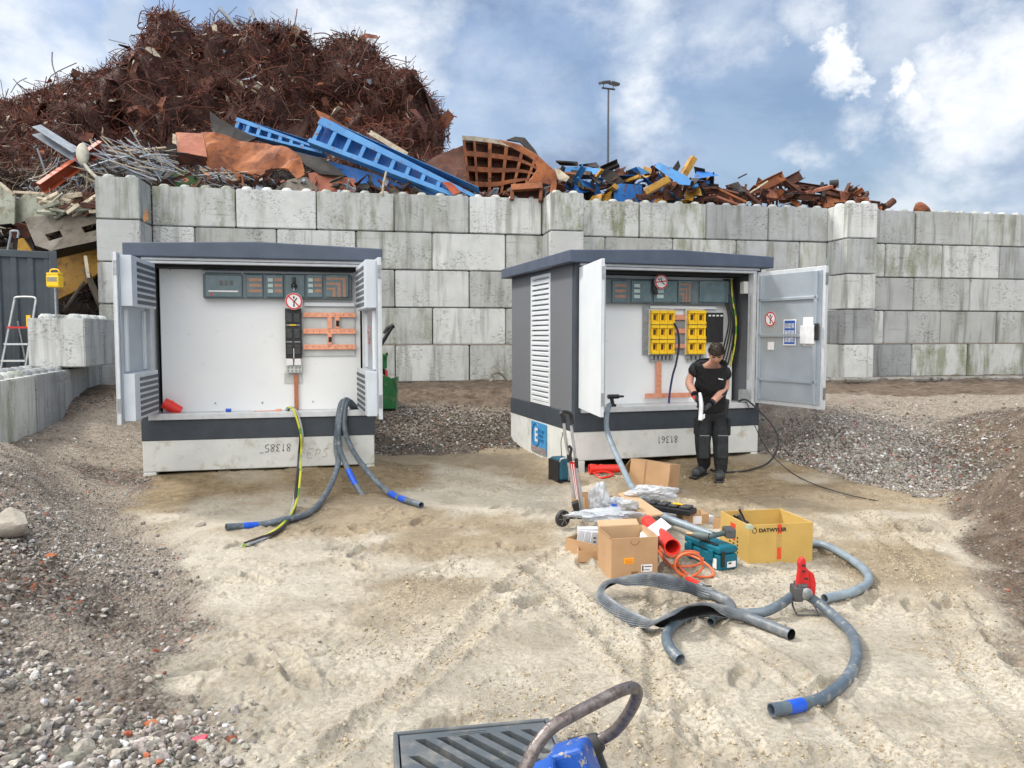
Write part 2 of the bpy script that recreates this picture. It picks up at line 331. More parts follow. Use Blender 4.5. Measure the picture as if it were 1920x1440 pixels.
def hfun(x, y, fine=True):
    x = np.asarray(x, float); y = np.asarray(y, float)
    h = .66 * ss((y - ye(x)) / 3.6)
    h = h + .20 * np.exp(-((x - 4.3) / .9) ** 2 - ((y - 9.5) / .8) ** 2)
    h = h + .16 * np.exp(-((x + 1.2) / 2.0) ** 2 - ((y - 12.3) / .7) ** 2)
    dl = xb(y) - x
    lh = (.34 + .16 * ss((y - 4) / 2) * ss((8.8 - y) / 1.6)) * ss(dl / 1.5) * np.clip(1.15 - y * .02, .6, 1.2)
    h = np.maximum(h, lh) + .25 * np.minimum(h, lh)
    h = h + .16 * np.exp(-((dl - 1.2) / .5) ** 2) * ss((y - 4) / 2) * ss((9 - y) / 1.5)
    h = h + .62 * ss((x - 3.15 - .47 * (y - 5) + fbm(x, y, .9, 3, 12) * .9) / 1.2) * ss((y - 3.2) / 1.6) * ss((10.6 - y) / 2.2)
    lx, ly, W = cabdist(x, y, 'L')
    h = h + .085 * np.exp(-np.maximum(0, -ly - .02) ** 2 / .30) * ss((lx + .5) / .5) * ss((W + .5 - lx) / .5) * (ly < .9)
    lx, ly, W = cabdist(x, y, 'R')
    h = h + .07 * np.exp(-np.maximum(0, -ly) ** 2 / .30) * ss((lx - .9) / .6) * ss((W + .4 - lx) / .5) * (ly < 1.2)
    h = h - .05 * np.exp(-((lx - .5) / .35) ** 2 - ((ly - .1) / .35) ** 2)
    sand = sandw(x, y)
    if fine:
        rough = .16 + 1.05 * ss((fbm(x, y, .8, 3, 2) + .04) * 5)
        h = h + sand * (fbm(x, y, 1.1, 3, 1) * .07 + rough * (fbm(x, y, 5, 4, 3, .6) * .040 + np.maximum(0, fbm(x, y, 14, 4, 7, .6)) * .050))
        crk = fbm(x, y, 2.6, 5, 13, .6)
        h = h - sand * .016 * np.exp(-(crk / .016) ** 2) * ss((fbm(x, y, 1.1, 2, 14) + .1) * 5) + sand * .010 * np.exp(-((crk - .045) / .022) ** 2)
        h = h + (1 - sand) * (fbm(x, y, 1.6, 4, 4) * .12 + fbm(x, y, 6, 5, 5, .65) * .085)
        trk = ss((y - 12.4) / .8)
        h = h + trk * (np.sin(y * 16 + fbm(x, y, .5, 2, 8) * 7) * .022)
        m = sand > .3
        for fx, fy, a, s in FP:
            dx = x - fx; dy = y - fy; q = (np.abs(dx) < .3) & (np.abs(dy) < .3) & m
            if not q.any(): continue
            u = (dx[q] * math.cos(a) + dy[q] * math.sin(a)) / (.135 * s); v = (-dx[q] * math.sin(a) + dy[q] * math.cos(a)) / (.055 * s)
            r = np.sqrt(u * u + v * v); h[q] += -.026 * s * ss((1.05 - r) / .35) + .020 * np.exp(-((r - 1.25) / .22) ** 2) * (vn(u * 3, v * 3, 3) + .3)
        for (ax, ay, bx, by, wd) in TRK:
            d = math.hypot(bx - ax, by - ay); ux, uy = (bx - ax) / d, (by - ay) / d
            tt = (x - ax) * ux + (y - ay) * uy; n = -(x - ax) * uy + (y - ay) * ux + fbm(x, y, .8, 2, 9) * .3
            inr = ss(tt / .4) * ss((d - tt) / .4)
            h = h + inr * (-.02 * np.exp(-(n / wd) ** 2) + .016 * np.exp(-((np.abs(n) - wd * 1.8) / (wd * .6)) ** 2) * (.5 + vn(x * 30, y * 30, 4)))
    return h
def sandw(x, y):
    n = fbm(x, y, 1.7, 4, 6) * 1.0
    a = ss((x - xb(y) + n * .8) / .35 + .3); b = ss((ye(x) - y + n * .9) / .4 + .2)
    c = 1 - ss((x - 3.0 - .47 * (y - 5) + n * .5) / .3) * ss((y - 3.6 + n) / .8)
    return a * b * c
def hz(x, y): return float(hfun(np.array([float(x)]), np.array([float(y)]))[0])
def GT(px, py, dz=0.0):
    z = 0.0
    for _ in range(12):
        p = G(px, py, z + dz); z = .5 * z + .5 * hz(p.x, p.y)
    return G(px, py, z + dz)
# polar sheet centred behind the camera
na, nr_ = 900, 940
cx0, cy0 = 0.0, -1.2
def rr(i): return i
rv = np.concatenate([np.geomspace(2.6, 16, 780), np.geomspace(16.05, 900, nr_ - 780)])
av = np.linspace(-R(58), R(58), na)
A_, R_ = np.meshgrid(av, rv)
X = cx0 + R_ * np.sin(A_); Y = cy0 + R_ * np.cos(A_)
Z = hfun(X.ravel(), Y.ravel()).reshape(X.shape)
co = np.stack([X.ravel(), Y.ravel(), Z.ravel()], 1).astype(np.float32)
ii = (np.arange(nr_ - 1)[:, None] * na + np.arange(na - 1)[None, :]).ravel()
quads = np.stack([ii, ii + 1, ii + na + 1, ii + na], 1).astype(np.int32)
def fastmesh(name, co, faces, k):
    me = bpy.data.meshes.new(name); n = len(faces)
    me.vertices.add(len(co)); me.vertices.foreach_set('co', co.astype(np.float32).ravel())
    me.loops.add(n * k); me.loops.foreach_set('vertex_index', faces.astype(np.int32).ravel())
    me.polygons.add(n); me.polygons.foreach_set('loop_start', np.arange(0, n * k, k, dtype=np.int32)); me.polygons.foreach_set('loop_total', np.full(n, k, np.int32))
    me.update(calc_edges=True); return me
def setcol(me, name, c):
    a = me.color_attributes.new(name, 'FLOAT_COLOR', 'POINT'); c4 = np.ones((len(c), 4), np.float32); c4[:, :c.shape[1]] = c; a.data.foreach_set('color', c4.ravel())
me = fastmesh('ground', co, quads, 4)
xs, ys = X.ravel(), Y.ravel()
S = sandw(xs, ys); MUD = np.maximum(ss((ys - 12.6 + fbm(xs, ys, 1, 3, 3)) / .8), .8 * ss((xs - 2.9 - .47 * (ys - 5)) / .4) * ss((9.8 - ys) / .6)) * (1 - S)
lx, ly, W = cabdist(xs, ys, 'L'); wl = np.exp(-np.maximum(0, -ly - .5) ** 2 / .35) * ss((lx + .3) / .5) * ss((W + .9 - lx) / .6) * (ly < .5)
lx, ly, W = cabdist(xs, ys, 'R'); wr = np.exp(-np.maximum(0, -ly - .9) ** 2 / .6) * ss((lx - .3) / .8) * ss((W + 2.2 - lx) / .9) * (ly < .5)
DARKSAND = np.clip(np.maximum(wl, wr) * (.75 + fbm(xs, ys, 1.5, 3, 2) * 1.2) + ss((fbm(xs, ys, .9, 4, 5) + .02 + .10 * ss((ys - 4.4) / 2)) * 5) * .75 * ss((ys - 3.2) / 2.4), 0, 1)  # darker brown sand: near the cabinet fronts, plus broad noise patches
DUST = np.maximum(ss((fbm(xs, ys, .55, 4, 11) + .03) * 5), 1.25 * ss((xs - 4.6 + fbm(xs, ys, .8, 3, 3) * 1.5) / .8) * ss((ys - 9.8 + fbm(xs, ys, .8, 3, 4) * 1.6) / .7) * ss((13.6 - ys) / 1)) * (1 - S)
setcol(me, 'zone', np.stack([S, MUD, DUST, DARKSAND], 1).astype(np.float32))
me.shade_smooth()
g = bpy.data.objects.new('ground', me); col.objects.link(g); tag(g, kind='structure')
m = bpy.data.materials.new('ground_mix'); m.use_nodes = True; t = m.node_tree; N = t.nodes; L = t.links.new; b = N['Principled BSDF']; b.inputs['Roughness'].default_value = .92; b.inputs['Specular IOR Level'].default_value = .25
at = N.new('ShaderNodeAttribute'); at.attribute_name = 'zone'; sp = N.new('ShaderNodeSeparateColor'); L(at.outputs['Color'], sp.inputs[0])
ge = N.new('ShaderNodeNewGeometry')
def gn(scale, det=6, rough=.6, dist=0):
    n = N.new('ShaderNodeTexNoise'); n.inputs['Scale'].default_value = scale; n.inputs['Detail'].default_value = det; n.inputs['Roughness'].default_value = rough; n.inputs['Distortion'].default_value = dist; L(ge.outputs['Position'], n.inputs['Vector']); return n.outputs['Fac']
def gr(src, a, e, c=0, d=1):
    q = N.new('ShaderNodeMapRange'); L(src, q.inputs[0]); q.inputs[1].default_value = a; q.inputs[2].default_value = e; q.inputs[3].default_value = c; q.inputs[4].default_value = d; return q.outputs[0]
def gm(f, a, e):
    q = N.new('ShaderNodeMix'); q.data_type = 'RGBA'
    if isinstance(f, float): q.inputs[0].default_value = f
    else: L(f, q.inputs[0])
    for i, x in ((6, a), (7, e)):
        if isinstance(x, tuple): q.inputs[i].default_value = (*x, 1)
        else: L(x, q.inputs[i])
    return q.outputs[2]
def mth(op, a, e):
    q = N.new('ShaderNodeMath'); q.operation = op
    for i, x in enumerate((a, e)):
        if isinstance(x, (int, float)): q.inputs[i].default_value = x
        else: L(x, q.inputs[i])
    return q.outputs[0]
sandc = gm(gr(gn(1.3, 8), .35, .65), (.42, .378, .305), (.505, .470, .395))
sandc = gm(mth('MULTIPLY', gr(gn(26, 8, .7), .50, .70), gr(gn(1.9, 4), .42, .6, .2, 1)), sandc, (.33, .262, .168))
darksandc = gm(gr(gn(9, 8, .7), .35, .7), (.20, .150, .088), (.33, .26, .165))
sandc = gm(at.outputs['Alpha'], sandc, darksandc)
vo = N.new('ShaderNodeTexVoronoi'); vo.inputs['Scale'].default_value = 42; L(ge.outputs['Position'], vo.inputs['Vector'])
vs_ = N.new('ShaderNodeSeparateColor'); L(vo.outputs['Color'], vs_.inputs[0])
gravc = gm(gr(vs_.outputs[0], .2, .95), (.080, .060, .045), (.31, .28, .25))
gravc = gm(gr(gn(4, 8, .7), .45, .7), gravc, (.105, .075, .055))
gravc = gm(gr(vs_.outputs[1], .965, .98), gravc, (.35, .11, .06))
dustc = gm(gr(gn(14, 8, .7), .4, .65), (.43, .38, .32), (.25, .205, .165))
dm = N.new('ShaderNodeMath'); dm.operation = 'MULTIPLY'; L(sp.outputs[2], dm.inputs[0]); dm.inputs[1].default_value = .92
gravc = gm(dm.outputs[0], gravc, dustc)
mudc = gm(gr(gn(5, 9, .72), .38, .62), (.105, .075, .055), (.26, .205, .155))
gravc = gm(sp.outputs[1], gravc, mudc)
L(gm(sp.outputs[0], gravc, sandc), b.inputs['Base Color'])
lump = gr(gn(1.9, 4), .46, .60, .25, 1.3)
hs_ = mth('ADD', mth('ADD', mth('MULTIPLY', mth('MULTIPLY', gn(17, 9, .75), .030), lump), mth('MULTIPLY', gr(gn(48, 6, .7), .5, .75), .007)), mth('MULTIPLY', gn(130, 6, .75), .0035))
hg = mth('ADD', mth('MULTIPLY', gr(vo.outputs['Distance'], 0, .7, 1, 0), .03), mth('MULTIPLY', gn(40, 8, .7), .04))
mx = N.new('ShaderNodeMix'); mx.data_type = 'FLOAT'; L(sp.outputs[0], mx.inputs[0]); L(hg, mx.inputs[2]); L(hs_, mx.inputs[3])
bn = N.new('ShaderNodeBump'); bn.inputs['Strength'].default_value = .9; bn.inputs['Distance'].default_value = 1.0; L(mx.outputs[0], bn.inputs['Height']); L(bn.outputs[0], b.inputs['Normal'])
me.materials.append(m)

# stones, each a small irregular solid
ICO = None
def ico():
    bm = bmesh.new(); bmesh.ops.create_icosphere(bm, subdivisions=1, radius=1); v = np.array([p.co[:] for p in bm.verts]); f = np.array([[q.index for q in fc.verts] for fc in bm.faces]); bm.free(); return v, f
IV, IF = ico()
bm = bmesh.new(); bmesh.ops.create_icosphere(bm, subdivisions=2, radius=1); IV2 = np.array([p.co[:] for p in bm.verts]); IF2 = np.array([[q.index for q in fc.verts] for fc in bm.faces]); bm.free()
def stones(name, xs, ys, size, cols, label, cat='gravel', hi=False, sink=.42, kind='stuff'):
    n = len(xs); iv, jf = (IV2, IF2) if hi else (IV, IF); k = len(iv)
    zs = hfun(xs, ys)
    d = NR.normal(size=(n, 9, 3)); d /= np.linalg.norm(d, axis=2, keepdims=True)
    rad = np.ones((n, k))
    for j in range(9):      # cut facets off the ball
        dp = np.einsum('kc,nc->nk', iv, d[:, j]); cut = NR.uniform(.42, .78, (n, 1))
        rad = np.minimum(rad, np.where(dp > 1e-3, cut / np.maximum(dp, 1e-3), 9))
    v = iv[None] * rad[:, :, None] * size[:, None, None] * NR.uniform(.65, 1.25, (n, 1, 3))
    a = NR.uniform(0, 6.28, n); b2 = NR.uniform(-.5, .5, n); ca, sa = np.cos(a), np.sin(a); cb, sb = np.cos(b2), np.sin(b2)
    x, y, z = v[..., 0].copy(), v[..., 1].copy(), v[..., 2].copy() * .8
    x, z = x * cb[:, None] + z * sb[:, None], -x * sb[:, None] + z * cb[:, None]
    x, y = x * ca[:, None] - y * sa[:, None], x * sa[:, None] + y * ca[:, None]
    v = np.stack([x + xs[:, None], y + ys[:, None], z + (zs + size * (.6 - sink))[:, None]], 2).reshape(-1, 3)
    f = (jf[None] + (np.arange(n) * k)[:, None, None]).reshape(-1, 3)
    me = fastmesh(name, v, f, 3); setcol(me, 'col', np.repeat(cols, k, axis=0)); me.shade_flat()
    me.materials.append(attrmat('stone_surface', rough=.85, bump=.5, bscale=60)); 
    o = bpy.data.objects.new(name, me); col.objects.link(o); tag(o, label, cat, kind=kind); return o
def stonecols(n, lo=.12, hi=.5, brick=.04, warm=.0):
    v = NR.uniform(lo, hi, n) ** 1.0; c = np.stack([v * (1.05 + warm), v * .97, v * (.87 - warm)], 1) * NR.uniform(.95, 1.05, (n, 3))
    q = NR.rand(n) < brick; c[q] = np.array([.42, .12, .06]) * NR.uniform(.6, 1.2, (q.sum(), 1))
    q = NR.rand(n) < .05; c[q] = NR.uniform(.5, .66, (q.sum(), 1)); return c
def scatter(n, x0, x1, y0, y1, fn):
    X_ = NR.uniform(x0, x1, n * 6); Y_ = NR.uniform(y0, y1, n * 6); k = NR.rand(n * 6) < fn(X_, Y_); return X_[k][:n], Y_[k][:n]
# left bank, dense at its foot near the camera
x, y = scatter(17000, -6, 0, 1.9, 6.5, lambda x, y: (1 - sandw(x, y)) * ss((xb(y) - x + .5) / .3) * np.exp(-((xb(y) - x - .55) / 1.3) ** 2) * ss((6.8 - y) / 3.2) * (.10 + .90 * ss((fbm(x, y, 1.3, 3, 3) + .04) * 6)))
s = np.exp(NR.normal(-4.45, .55, len(x))).clip(.005, .042) * np.interp(y, [2.6, 3.6, 5.5], [1.15, .85, .6])
stones('gravel_bank', x, y, s, stonecols(len(x), .13, .46, .012), 'loose grey rubble stones heaped on the bank at lower left', hi=True)
x, y = scatter(9000, -9, -1.5, 4.5, 12.5, lambda x, y: (1 - sandw(x, y)) * .8)
stones('rubble_scatter', x, y, np.exp(NR.normal(-4.6, .45, len(x))).clip(.005, .04), stonecols(len(x), .12, .36, .015), 'small rubble scattered over the brown left bank')
x, y = scatter(14000, -4, 1.6, 10.6, 13.6, lambda x, y: (1 - sandw(x, y)) * ss((13.4 - y) / 1.5))
stones('dark_gravel', x, y, np.exp(NR.normal(-3.95, .3, len(x))).clip(.010, .038), stonecols(len(x), .04, .22, .012, .08), 'dark brown crushed gravel between the two cabinets')
x, y = scatter(15000, 3.0, 6.8, 7.3, 11.5, lambda x, y: (1 - sandw(x, y)) * np.exp(-((x - 4.2) / .95) ** 2 - ((y - 9.0) / 1.1) ** 2))
stones('grey_gravel', x, y, np.exp(NR.normal(-4.1, .34, len(x))).clip(.008, .038), stonecols(len(x), .12, .36, .015, .0), 'grey crushed gravel heap right of the right cabinet')
x, y = scatter(6000, 2.8, 9, 3.6, 12.5, lambda x, y: (1 - sandw(x, y)) * np.where(y > 9.6, .10, .8))
stones('mound_stones', x, y, np.exp(NR.normal(-4.3, .4, len(x))).clip(.008, .05), stonecols(len(x), .08, .36, .02, .05), 'small stones on the brown mound at right')
x, y = scatter(900, -2.4, 4.8, 2.3, 9, lambda x, y: sandw(x, y) * .25 * np.exp(-(x - xb(y)) / 1.2) + .008)
stones('stray_pebbles', x, y, np.exp(NR.normal(-5.1, .4, len(x))).clip(.003, .014), stonecols(len(x), .15, .4, .08), 'stray pebbles lying on the pale sand')
# sand clods thrown up around the footprints
x, y = scatter(24000, -3.5, 5, 2.3, 9.5, lambda x, y: sandw(x, y) * (.55 * ss((fbm(x, y, 1.5, 3, 9) - .05) * 9) + trkw(x, y) * (.3 + ss((fbm(x, y, 2.5, 3, 2) + .1) * 5))) + .006)
s = np.exp(NR.normal(-5.2, .45, len(x))).clip(.002, .014)
cc = np.array([[.42, .355, .255]]) * NR.uniform(.75, 1.15, (len(x), 1))
stones('sand_clods', x, y, s, cc, 'crumbs and clods of sand on the trodden ground', 'sand', sink=.4)
# single boulder at the left edge and a few bigger lumps
def boulder(name, px, py, r, c, label, flat=.6, cat='rock', seed=1):
    p = GT(px, py); rr2 = random.Random(seed); b_ = MB(); bm = bmesh.new(); bmesh.ops.create_icosphere(bm, subdivisions=3, radius=1)
    pl = [(Vector((rr2.uniform(-1, 1), rr2.uniform(-1, 1), rr2.uniform(-.6, 1))).normalized(), rr2.uniform(.5, .8)) for _ in range(9)]
    for v in bm.verts:
        q = v.co.copy(); k = 1
        for n_, d_ in pl:
            e = q.dot(n_)
            if e > 1e-3: k = min(k, d_ / e)
        v.co = q * k
    b_.add([v.co * r for v in bm.verts], [[q.index for q in f.verts] for f in bm.faces]); bm.free()
    o = b_.build(name, pm('rock_' + name, c, [q * .7 for q in c], 9, .9, bump=.5), smooth=True, ang=20); o.location = p + V(0, 0, r * .22); o.scale = (1.2, 1, flat); o.rotation_euler = (0, .1, rr2.uniform(0, 3)); tag(o, label, cat); return o
boulder('concrete_lump', 14, 992, .17, (.42, .38, .32), 'largest pale rock lump, cut by the left edge of the photo', seed=4)
boulder('concrete_lump', 375, 985, .05, (.12, .11, .11), 'dark stone lying on the bank left of the left cabinet', seed=6)
boulder('brick_piece', 282, 1360, .035, (.50, .16, .06), 'orange brick fragment at the edge of the rubble, lower left', cat='brick', seed=9)
boulder('brick_piece', 97, 1043, .03, (.50, .16, .06), 'orange brick fragment on the pale bank at far left', cat='brick', seed=10)
p = GT(358, 1396); b_ = MB(); b_.prism([(0, 0, 0), (.05, .004, 0), (.056, .03, .012), (.02, .036, .004), (-.006, .02, 0)], (0, 0, .012)); o = b_.build('plastic_scrap', pm('pink_red_plastic', (.75, .05, .10), None, 9, .4), bevel=.002); o.location = p + V(0, 0, .004); tag(o, 'small pink red plastic scrap on sand beside the rubble', 'litter')
# ---------------------------------------------------------------- block walls
def concmat(name, c1, c2, algae):
    m = bpy.data.materials.new(name); m.use_nodes = True; t = m.node_tree; N = t.nodes; L = t.links.new; b = N['Principled BSDF']; b.inputs['Roughness'].default_value = .9; b.inputs['Specular IOR Level'].default_value = .2
    tc_ = N.new('ShaderNodeTexCoord'); oi = N.new('ShaderNodeObjectInfo'); sc_ = N.new('ShaderNodeVectorMath'); sc_.operation = 'SCALE'; cb = N.new('ShaderNodeCombineXYZ')
    L(oi.outputs['Random'], cb.inputs[0]); L(oi.outputs['Random'], cb.inputs[1]); L(cb.outputs[0], sc_.inputs[0]); sc_.inputs['Scale'].default_value = 91
    ad = N.new('ShaderNodeVectorMath'); ad.operation = 'ADD'; L(tc_.outputs['Object'], ad.inputs[0]); L(sc_.outputs[0], ad.inputs[1])
    sx = N.new('ShaderNodeSeparateXYZ'); L(tc_.outputs['Object'], sx.inputs[0])
    def noi(scale, det=6, rough=.6, sz=(1, 1, 1)):
        mp = N.new('ShaderNodeMapping'); mp.inputs['Scale'].default_value = sz; L(ad.outputs[0], mp.inputs[0]); n = N.new('ShaderNodeTexNoise'); n.inputs['Scale'].default_value = scale; n.inputs['Detail'].default_value = det; n.inputs['Roughness'].default_value = rough; L(mp.outputs[0], n.inputs['Vector']); return n.outputs['Fac']
    def rg(s, a, e, c=0, d=1):
        q = N.new('ShaderNodeMapRange'); L(s, q.inputs[0]); q.inputs[1].default_value = a; q.inputs[2].default_value = e; q.inputs[3].default_value = c; q.inputs[4].default_value = d; return q.outputs[0]
    def mth2(op, a, e):
        q = N.new('ShaderNodeMath'); q.operation = op
        for i, x in enumerate((a, e)):
            if isinstance(x, (int, float)): q.inputs[i].default_value = x
            else: L(x, q.inputs[i])
        return q.outputs[0]
    def mx_(f, a, e):
        q = N.new('ShaderNodeMix'); q.data_type = 'RGBA'; L(f, q.inputs[0])
        for i, x in ((6, a), (7, e)):
            if isinstance(x, tuple): q.inputs[i].default_value = (*x, 1)
            else: L(x, q.inputs[i])
        return q.outputs[2]
    c = mx_(rg(noi(1.6, 7), .35, .65), c1, c2)
    # wash marks running down, board marks running across
    c = mx_(mth2('MULTIPLY', rg(noi(3.4, 6, .6, (1.6, 1.6, .14)), .52, .70), .7), c, (.16, .16, .14))
    c = mx_(mth2('MULTIPLY', rg(noi(2.0, 8, .7, (.35, .35, 5)), .60, .74), .55), c, (.12, .12, .11))
    pw = mth2('MULTIPLY', rg(noi(1.5, 5, .6), .50, .60), rg(noi(17, 8, .75, (.8, .8, 1.6)), .52, .60))
    c = mx_(mth2('MULTIPLY', pw, .7), c, (.12, .12, .11))
    # green algae keeps to the upper and lower rims and its own patches
    al = mth2('MULTIPLY', rg(noi(2.3, 8, .68, (1.5, 1.5, .5)), .47, .62), rg(oi.outputs['Random'], .25, .8, .1, 1))
    c = mx_(mth2('MULTIPLY', al, algae), c, (.135, .15, .055))
    hs2 = N.new('ShaderNodeHueSaturation'); L(c, hs2.inputs['Color']); L(rg(oi.outputs['Random'], 0, 1, .70, 1.14), hs2.inputs['Value']); L(hs2.outputs[0], b.inputs['Base Color'])
    ht = mth2('ADD', mth2('MULTIPLY', noi(30, 8, .7), .5), mth2('MULTIPLY', rg(noi(60, 2), .62, .7), -.6))
    bn = N.new('ShaderNodeBump'); bn.inputs['Strength'].default_value = .5; bn.inputs['Distance'].default_value = .012; L(ht, bn.inputs['Height']); L(bn.outputs[0], b.inputs['Normal'])
    return m
M_c1 = concmat('weathered_concrete', (.55, .575, .57), (.45, .465, .455), .65)
M_c2 = concmat('cool_grey_concrete', (.44, .46, .48), (.35, .365, .38), .3)
M_c3 = concmat('new_pale_concrete', (.62, .64, .64), (.52, .54, .54), .1)
def blockmesh(name, L_, D, H, nubs, m, chips=0):
    """a cast block, front face on y=0, from x 0..L"""
    b_ = MB(); bm = bmesh.new(); g_ = .010
    bmesh.ops.create_cube(bm, size=1)
    for v in bm.verts: v.co = Vector((v.co.x * (L_ - 2 * g_) + L_ / 2, v.co.y * D + D / 2, v.co.z * (H - 2 * g_) + H / 2))
    bmesh.ops.bevel(bm, geom=bm.edges[:], offset=.016, segments=2, affect='EDGES')
    me = bpy.data.meshes.new(name)
    if nubs:
        nx = max(1, round(L_ / .4)); ny = max(1, round(D / .4))
        for i in range(nx):
            for j in range(ny):
                cx, cy = (i + .5) * L_ / nx, (j + .5) * D / ny; vs = []
                for r_, zz in ((.112, H - g_ - .002), (.102, H + .03), (.065, H + .062)):
                    for a in range(12): vs.append(bm.verts.new((cx + r_ * math.cos(a * math.pi / 6 + .26) * 1.02, cy + r_ * math.sin(a * math.pi / 6 + .26), zz)))
                for q in range(2):
                    for a in range(12): bm.faces.new((vs[q * 12 + a], vs[q * 12 + (a + 1) % 12], vs[(q + 1) * 12 + (a + 1) % 12], vs[(q + 1) * 12 + a]))
                bm.faces.new(vs[24:])
    bmesh.ops.recalc_face_normals(bm, faces=bm.faces); bm.to_mesh(me); bm.free(); me.materials.append(m); return me
BMC = {}
def block(L_, D, H, nubs, m, parent, loc, rz=0, name='concrete_block'):
    k = (round(L_, 2), round(D, 2), H, nubs, m.name)
    if k not in BMC: BMC[k] = blockmesh(name, L_, D, H, nubs, m)
    o = bpy.data.objects.new(name, BMC[k]); col.objects.link(o); o.parent = parent; o.location = loc; o.rotation_euler = (0, 0, rz); return o
WO = Vector((-7.216, 15.6, .66)); WA = R(10.5)
def WL(t, d=0, z=0): return Vector((WO.x + t * math.cos(WA) - d * math.sin(WA), WO.y + t * math.sin(WA) + d * math.cos(WA), WO.z + z))
def bay(t0, t1, joints, label):
    root = empty('block_wall', WL(t0), WA, label, 'wall', 'bays of the tall concrete block wall')
    for k in range(5):
        off = 0 if k % 2 == 0 else -.8
        js = [j + off for j in joints] + [joints[-1] + 1.6 + off]
        for a, b in zip(js[:-1], js[1:]):
            a2, b2 = max(a, t0), min(b, t1)
            if b2 - a2 < .12: continue
            m_ = rnd.choice((M_c1, M_c1, M_c2, M_c3) if t0 > 8 else (M_c1, M_c1, M_c1, M_c3))
            block(b2 - a2, .8, .8, k == 4, m_, root, (a2 - t0 + rnd.uniform(-.004, .004), rnd.uniform(-.015, .015), k * .8 + (.0 if k < 4 else 0)), rnd.uniform(-.003, .003))
    return root
bay(0.0, 8.05, [0, 1.6, 3.2, 4.8, 6.4, 8.0], 'left bay of the concrete block wall with green algae, behind the left cabinet')
bay(8.75, 14.92, [8.65, 10.25, 11.85, 13.4, 15.0], 'middle bay of the grey concrete block wall, behind the right cabinet')
bay(15.66, 25.4, [15.7, 17.25, 18.8, 20.4, 22.0, 23.6, 25.2], 'right bay of the concrete block wall running out of the right side')
def pier(t, w_, label, mats, back=.8):
    root = empty('block_pier', WL(t, -.8), WA, label, 'pier', 'piers of turned concrete blocks')
    for k in range(5): block(w_, .8 if k else .8, .8, k == 4, mats[k % len(mats)], root, (0, rnd.uniform(-.012, .004), k * .8), rnd.uniform(-.004, .004))
    # the block behind the turned header carries the studs on to the wall line
    return root
pier(-.8, .8, 'white block pier at the left end of the tall wall', [M_c3, M_c1, M_c3])
pier(8.0, .74, 'block pier standing forward of the wall just above the right cabinet left corner', [M_c1, M_c3])
pier(14.88, .76, 'block pier standing forward behind the open right door of the right cabinet', [M_c3, M_c2])
# return wall hidden behind left pier
# rust and brown spill marks
b_ = MB(); p0 = P(1637, 390, 18.0)
def smear(name, px, Y, m_, label):
    b_ = MB(); b_.prism([P(a, b, Y) for a, b in px], (.004, .012, 0)); o = b_.build(name, m_); return tag(o, label, 'stain')
# kerb at the foot of the right bays
b_ = MB(); b_.prism([(0, 0, 0), (0, -.28, 0), (0, -.30, .10), (0, -.22, .14), (0, 0, .14)], (12.5, 0, 0))
k = b_.build('kerb', pm('old_kerb_concrete', (.30, .29, .27), (.2, .19, .17), 4, .9, bump=.5, bscale=25, c3=(.06, .055, .045), s3=8, lo3=.52, hi3=.65), bevel=.01)
k.location = WL(12.8, -1.15, -.06); k.rotation_euler = (0, 0, WA - R(1.2)); tag(k, 'low concrete kerb strip along the foot of the right wall', 'kerb')
b_ = MB()
for i in range(60):
    t_ = .2 * i; b_.box((t_ + rnd.uniform(-.05, .05), rnd.uniform(-.12, .03), .02), (.25, .16, .07), Matrix.Rotation(rnd.uniform(-.4, .4), 3, 'Z'))
o = b_.build('dirt_seam', pm('black_silt', (.03, .026, .022), (.06, .05, .04), 9, .95, bump=.6), bevel=.02); o.location = WL(12.6, -1.55, -.06); o.rotation_euler = (0, 0, WA - R(1.2)); tag(o, 'black silt caught along the kerb foot', 'dirt', kind='stuff')
b_ = MB()
for i in range(40):
    t_ = .2 * i; b_.box((t_ + rnd.uniform(-.05, .05), rnd.uniform(-.12, .03), .02), (.26, .22, rnd.uniform(.09, .2)), Matrix.Rotation(rnd.uniform(-.4, .4), 3, 'Z'))
o = b_.build('dirt_seam', pm('black_silt', (.03, .026, .022)), bevel=.02); o.location = WL(2.6, -.12, -.10); o.rotation_euler = (0, 0, WA); tag(o, 'black wet dirt under the left bay of the wall', 'dirt', kind='stuff')
# low wall at left, running back
la = V(-6.05, 9.0); lb = V(-8.35, 16.3); ang = math.atan2(lb.y - la.y, lb.x - la.x); ln = (lb - la).length
root = empty('low_block_wall', (la.x, la.y, .30), ang, 'low wall of pale blocks running back from the left edge', 'wall')
n_ = 6
for i in range(-2, n_ - 1):
    block(1.58, .8, .82, True, (M_c1, M_c2, M_c3, M_c2)[i % 4], root, (i * 1.6, 0, 0), 0)
u_ = (lb - la).normalized(); nrm = V(-u_.y, u_.x)
# block standing on the low wall
pb = P(160, 690, 12.3)
o = block(1.5, .84, .80, True, M_c3, None, (pb.x, pb.y, 1.145), R(90) + R(9))
o.name = 'concrete_block'; tag(o, 'pale concrete block standing on the low wall at left', 'block')
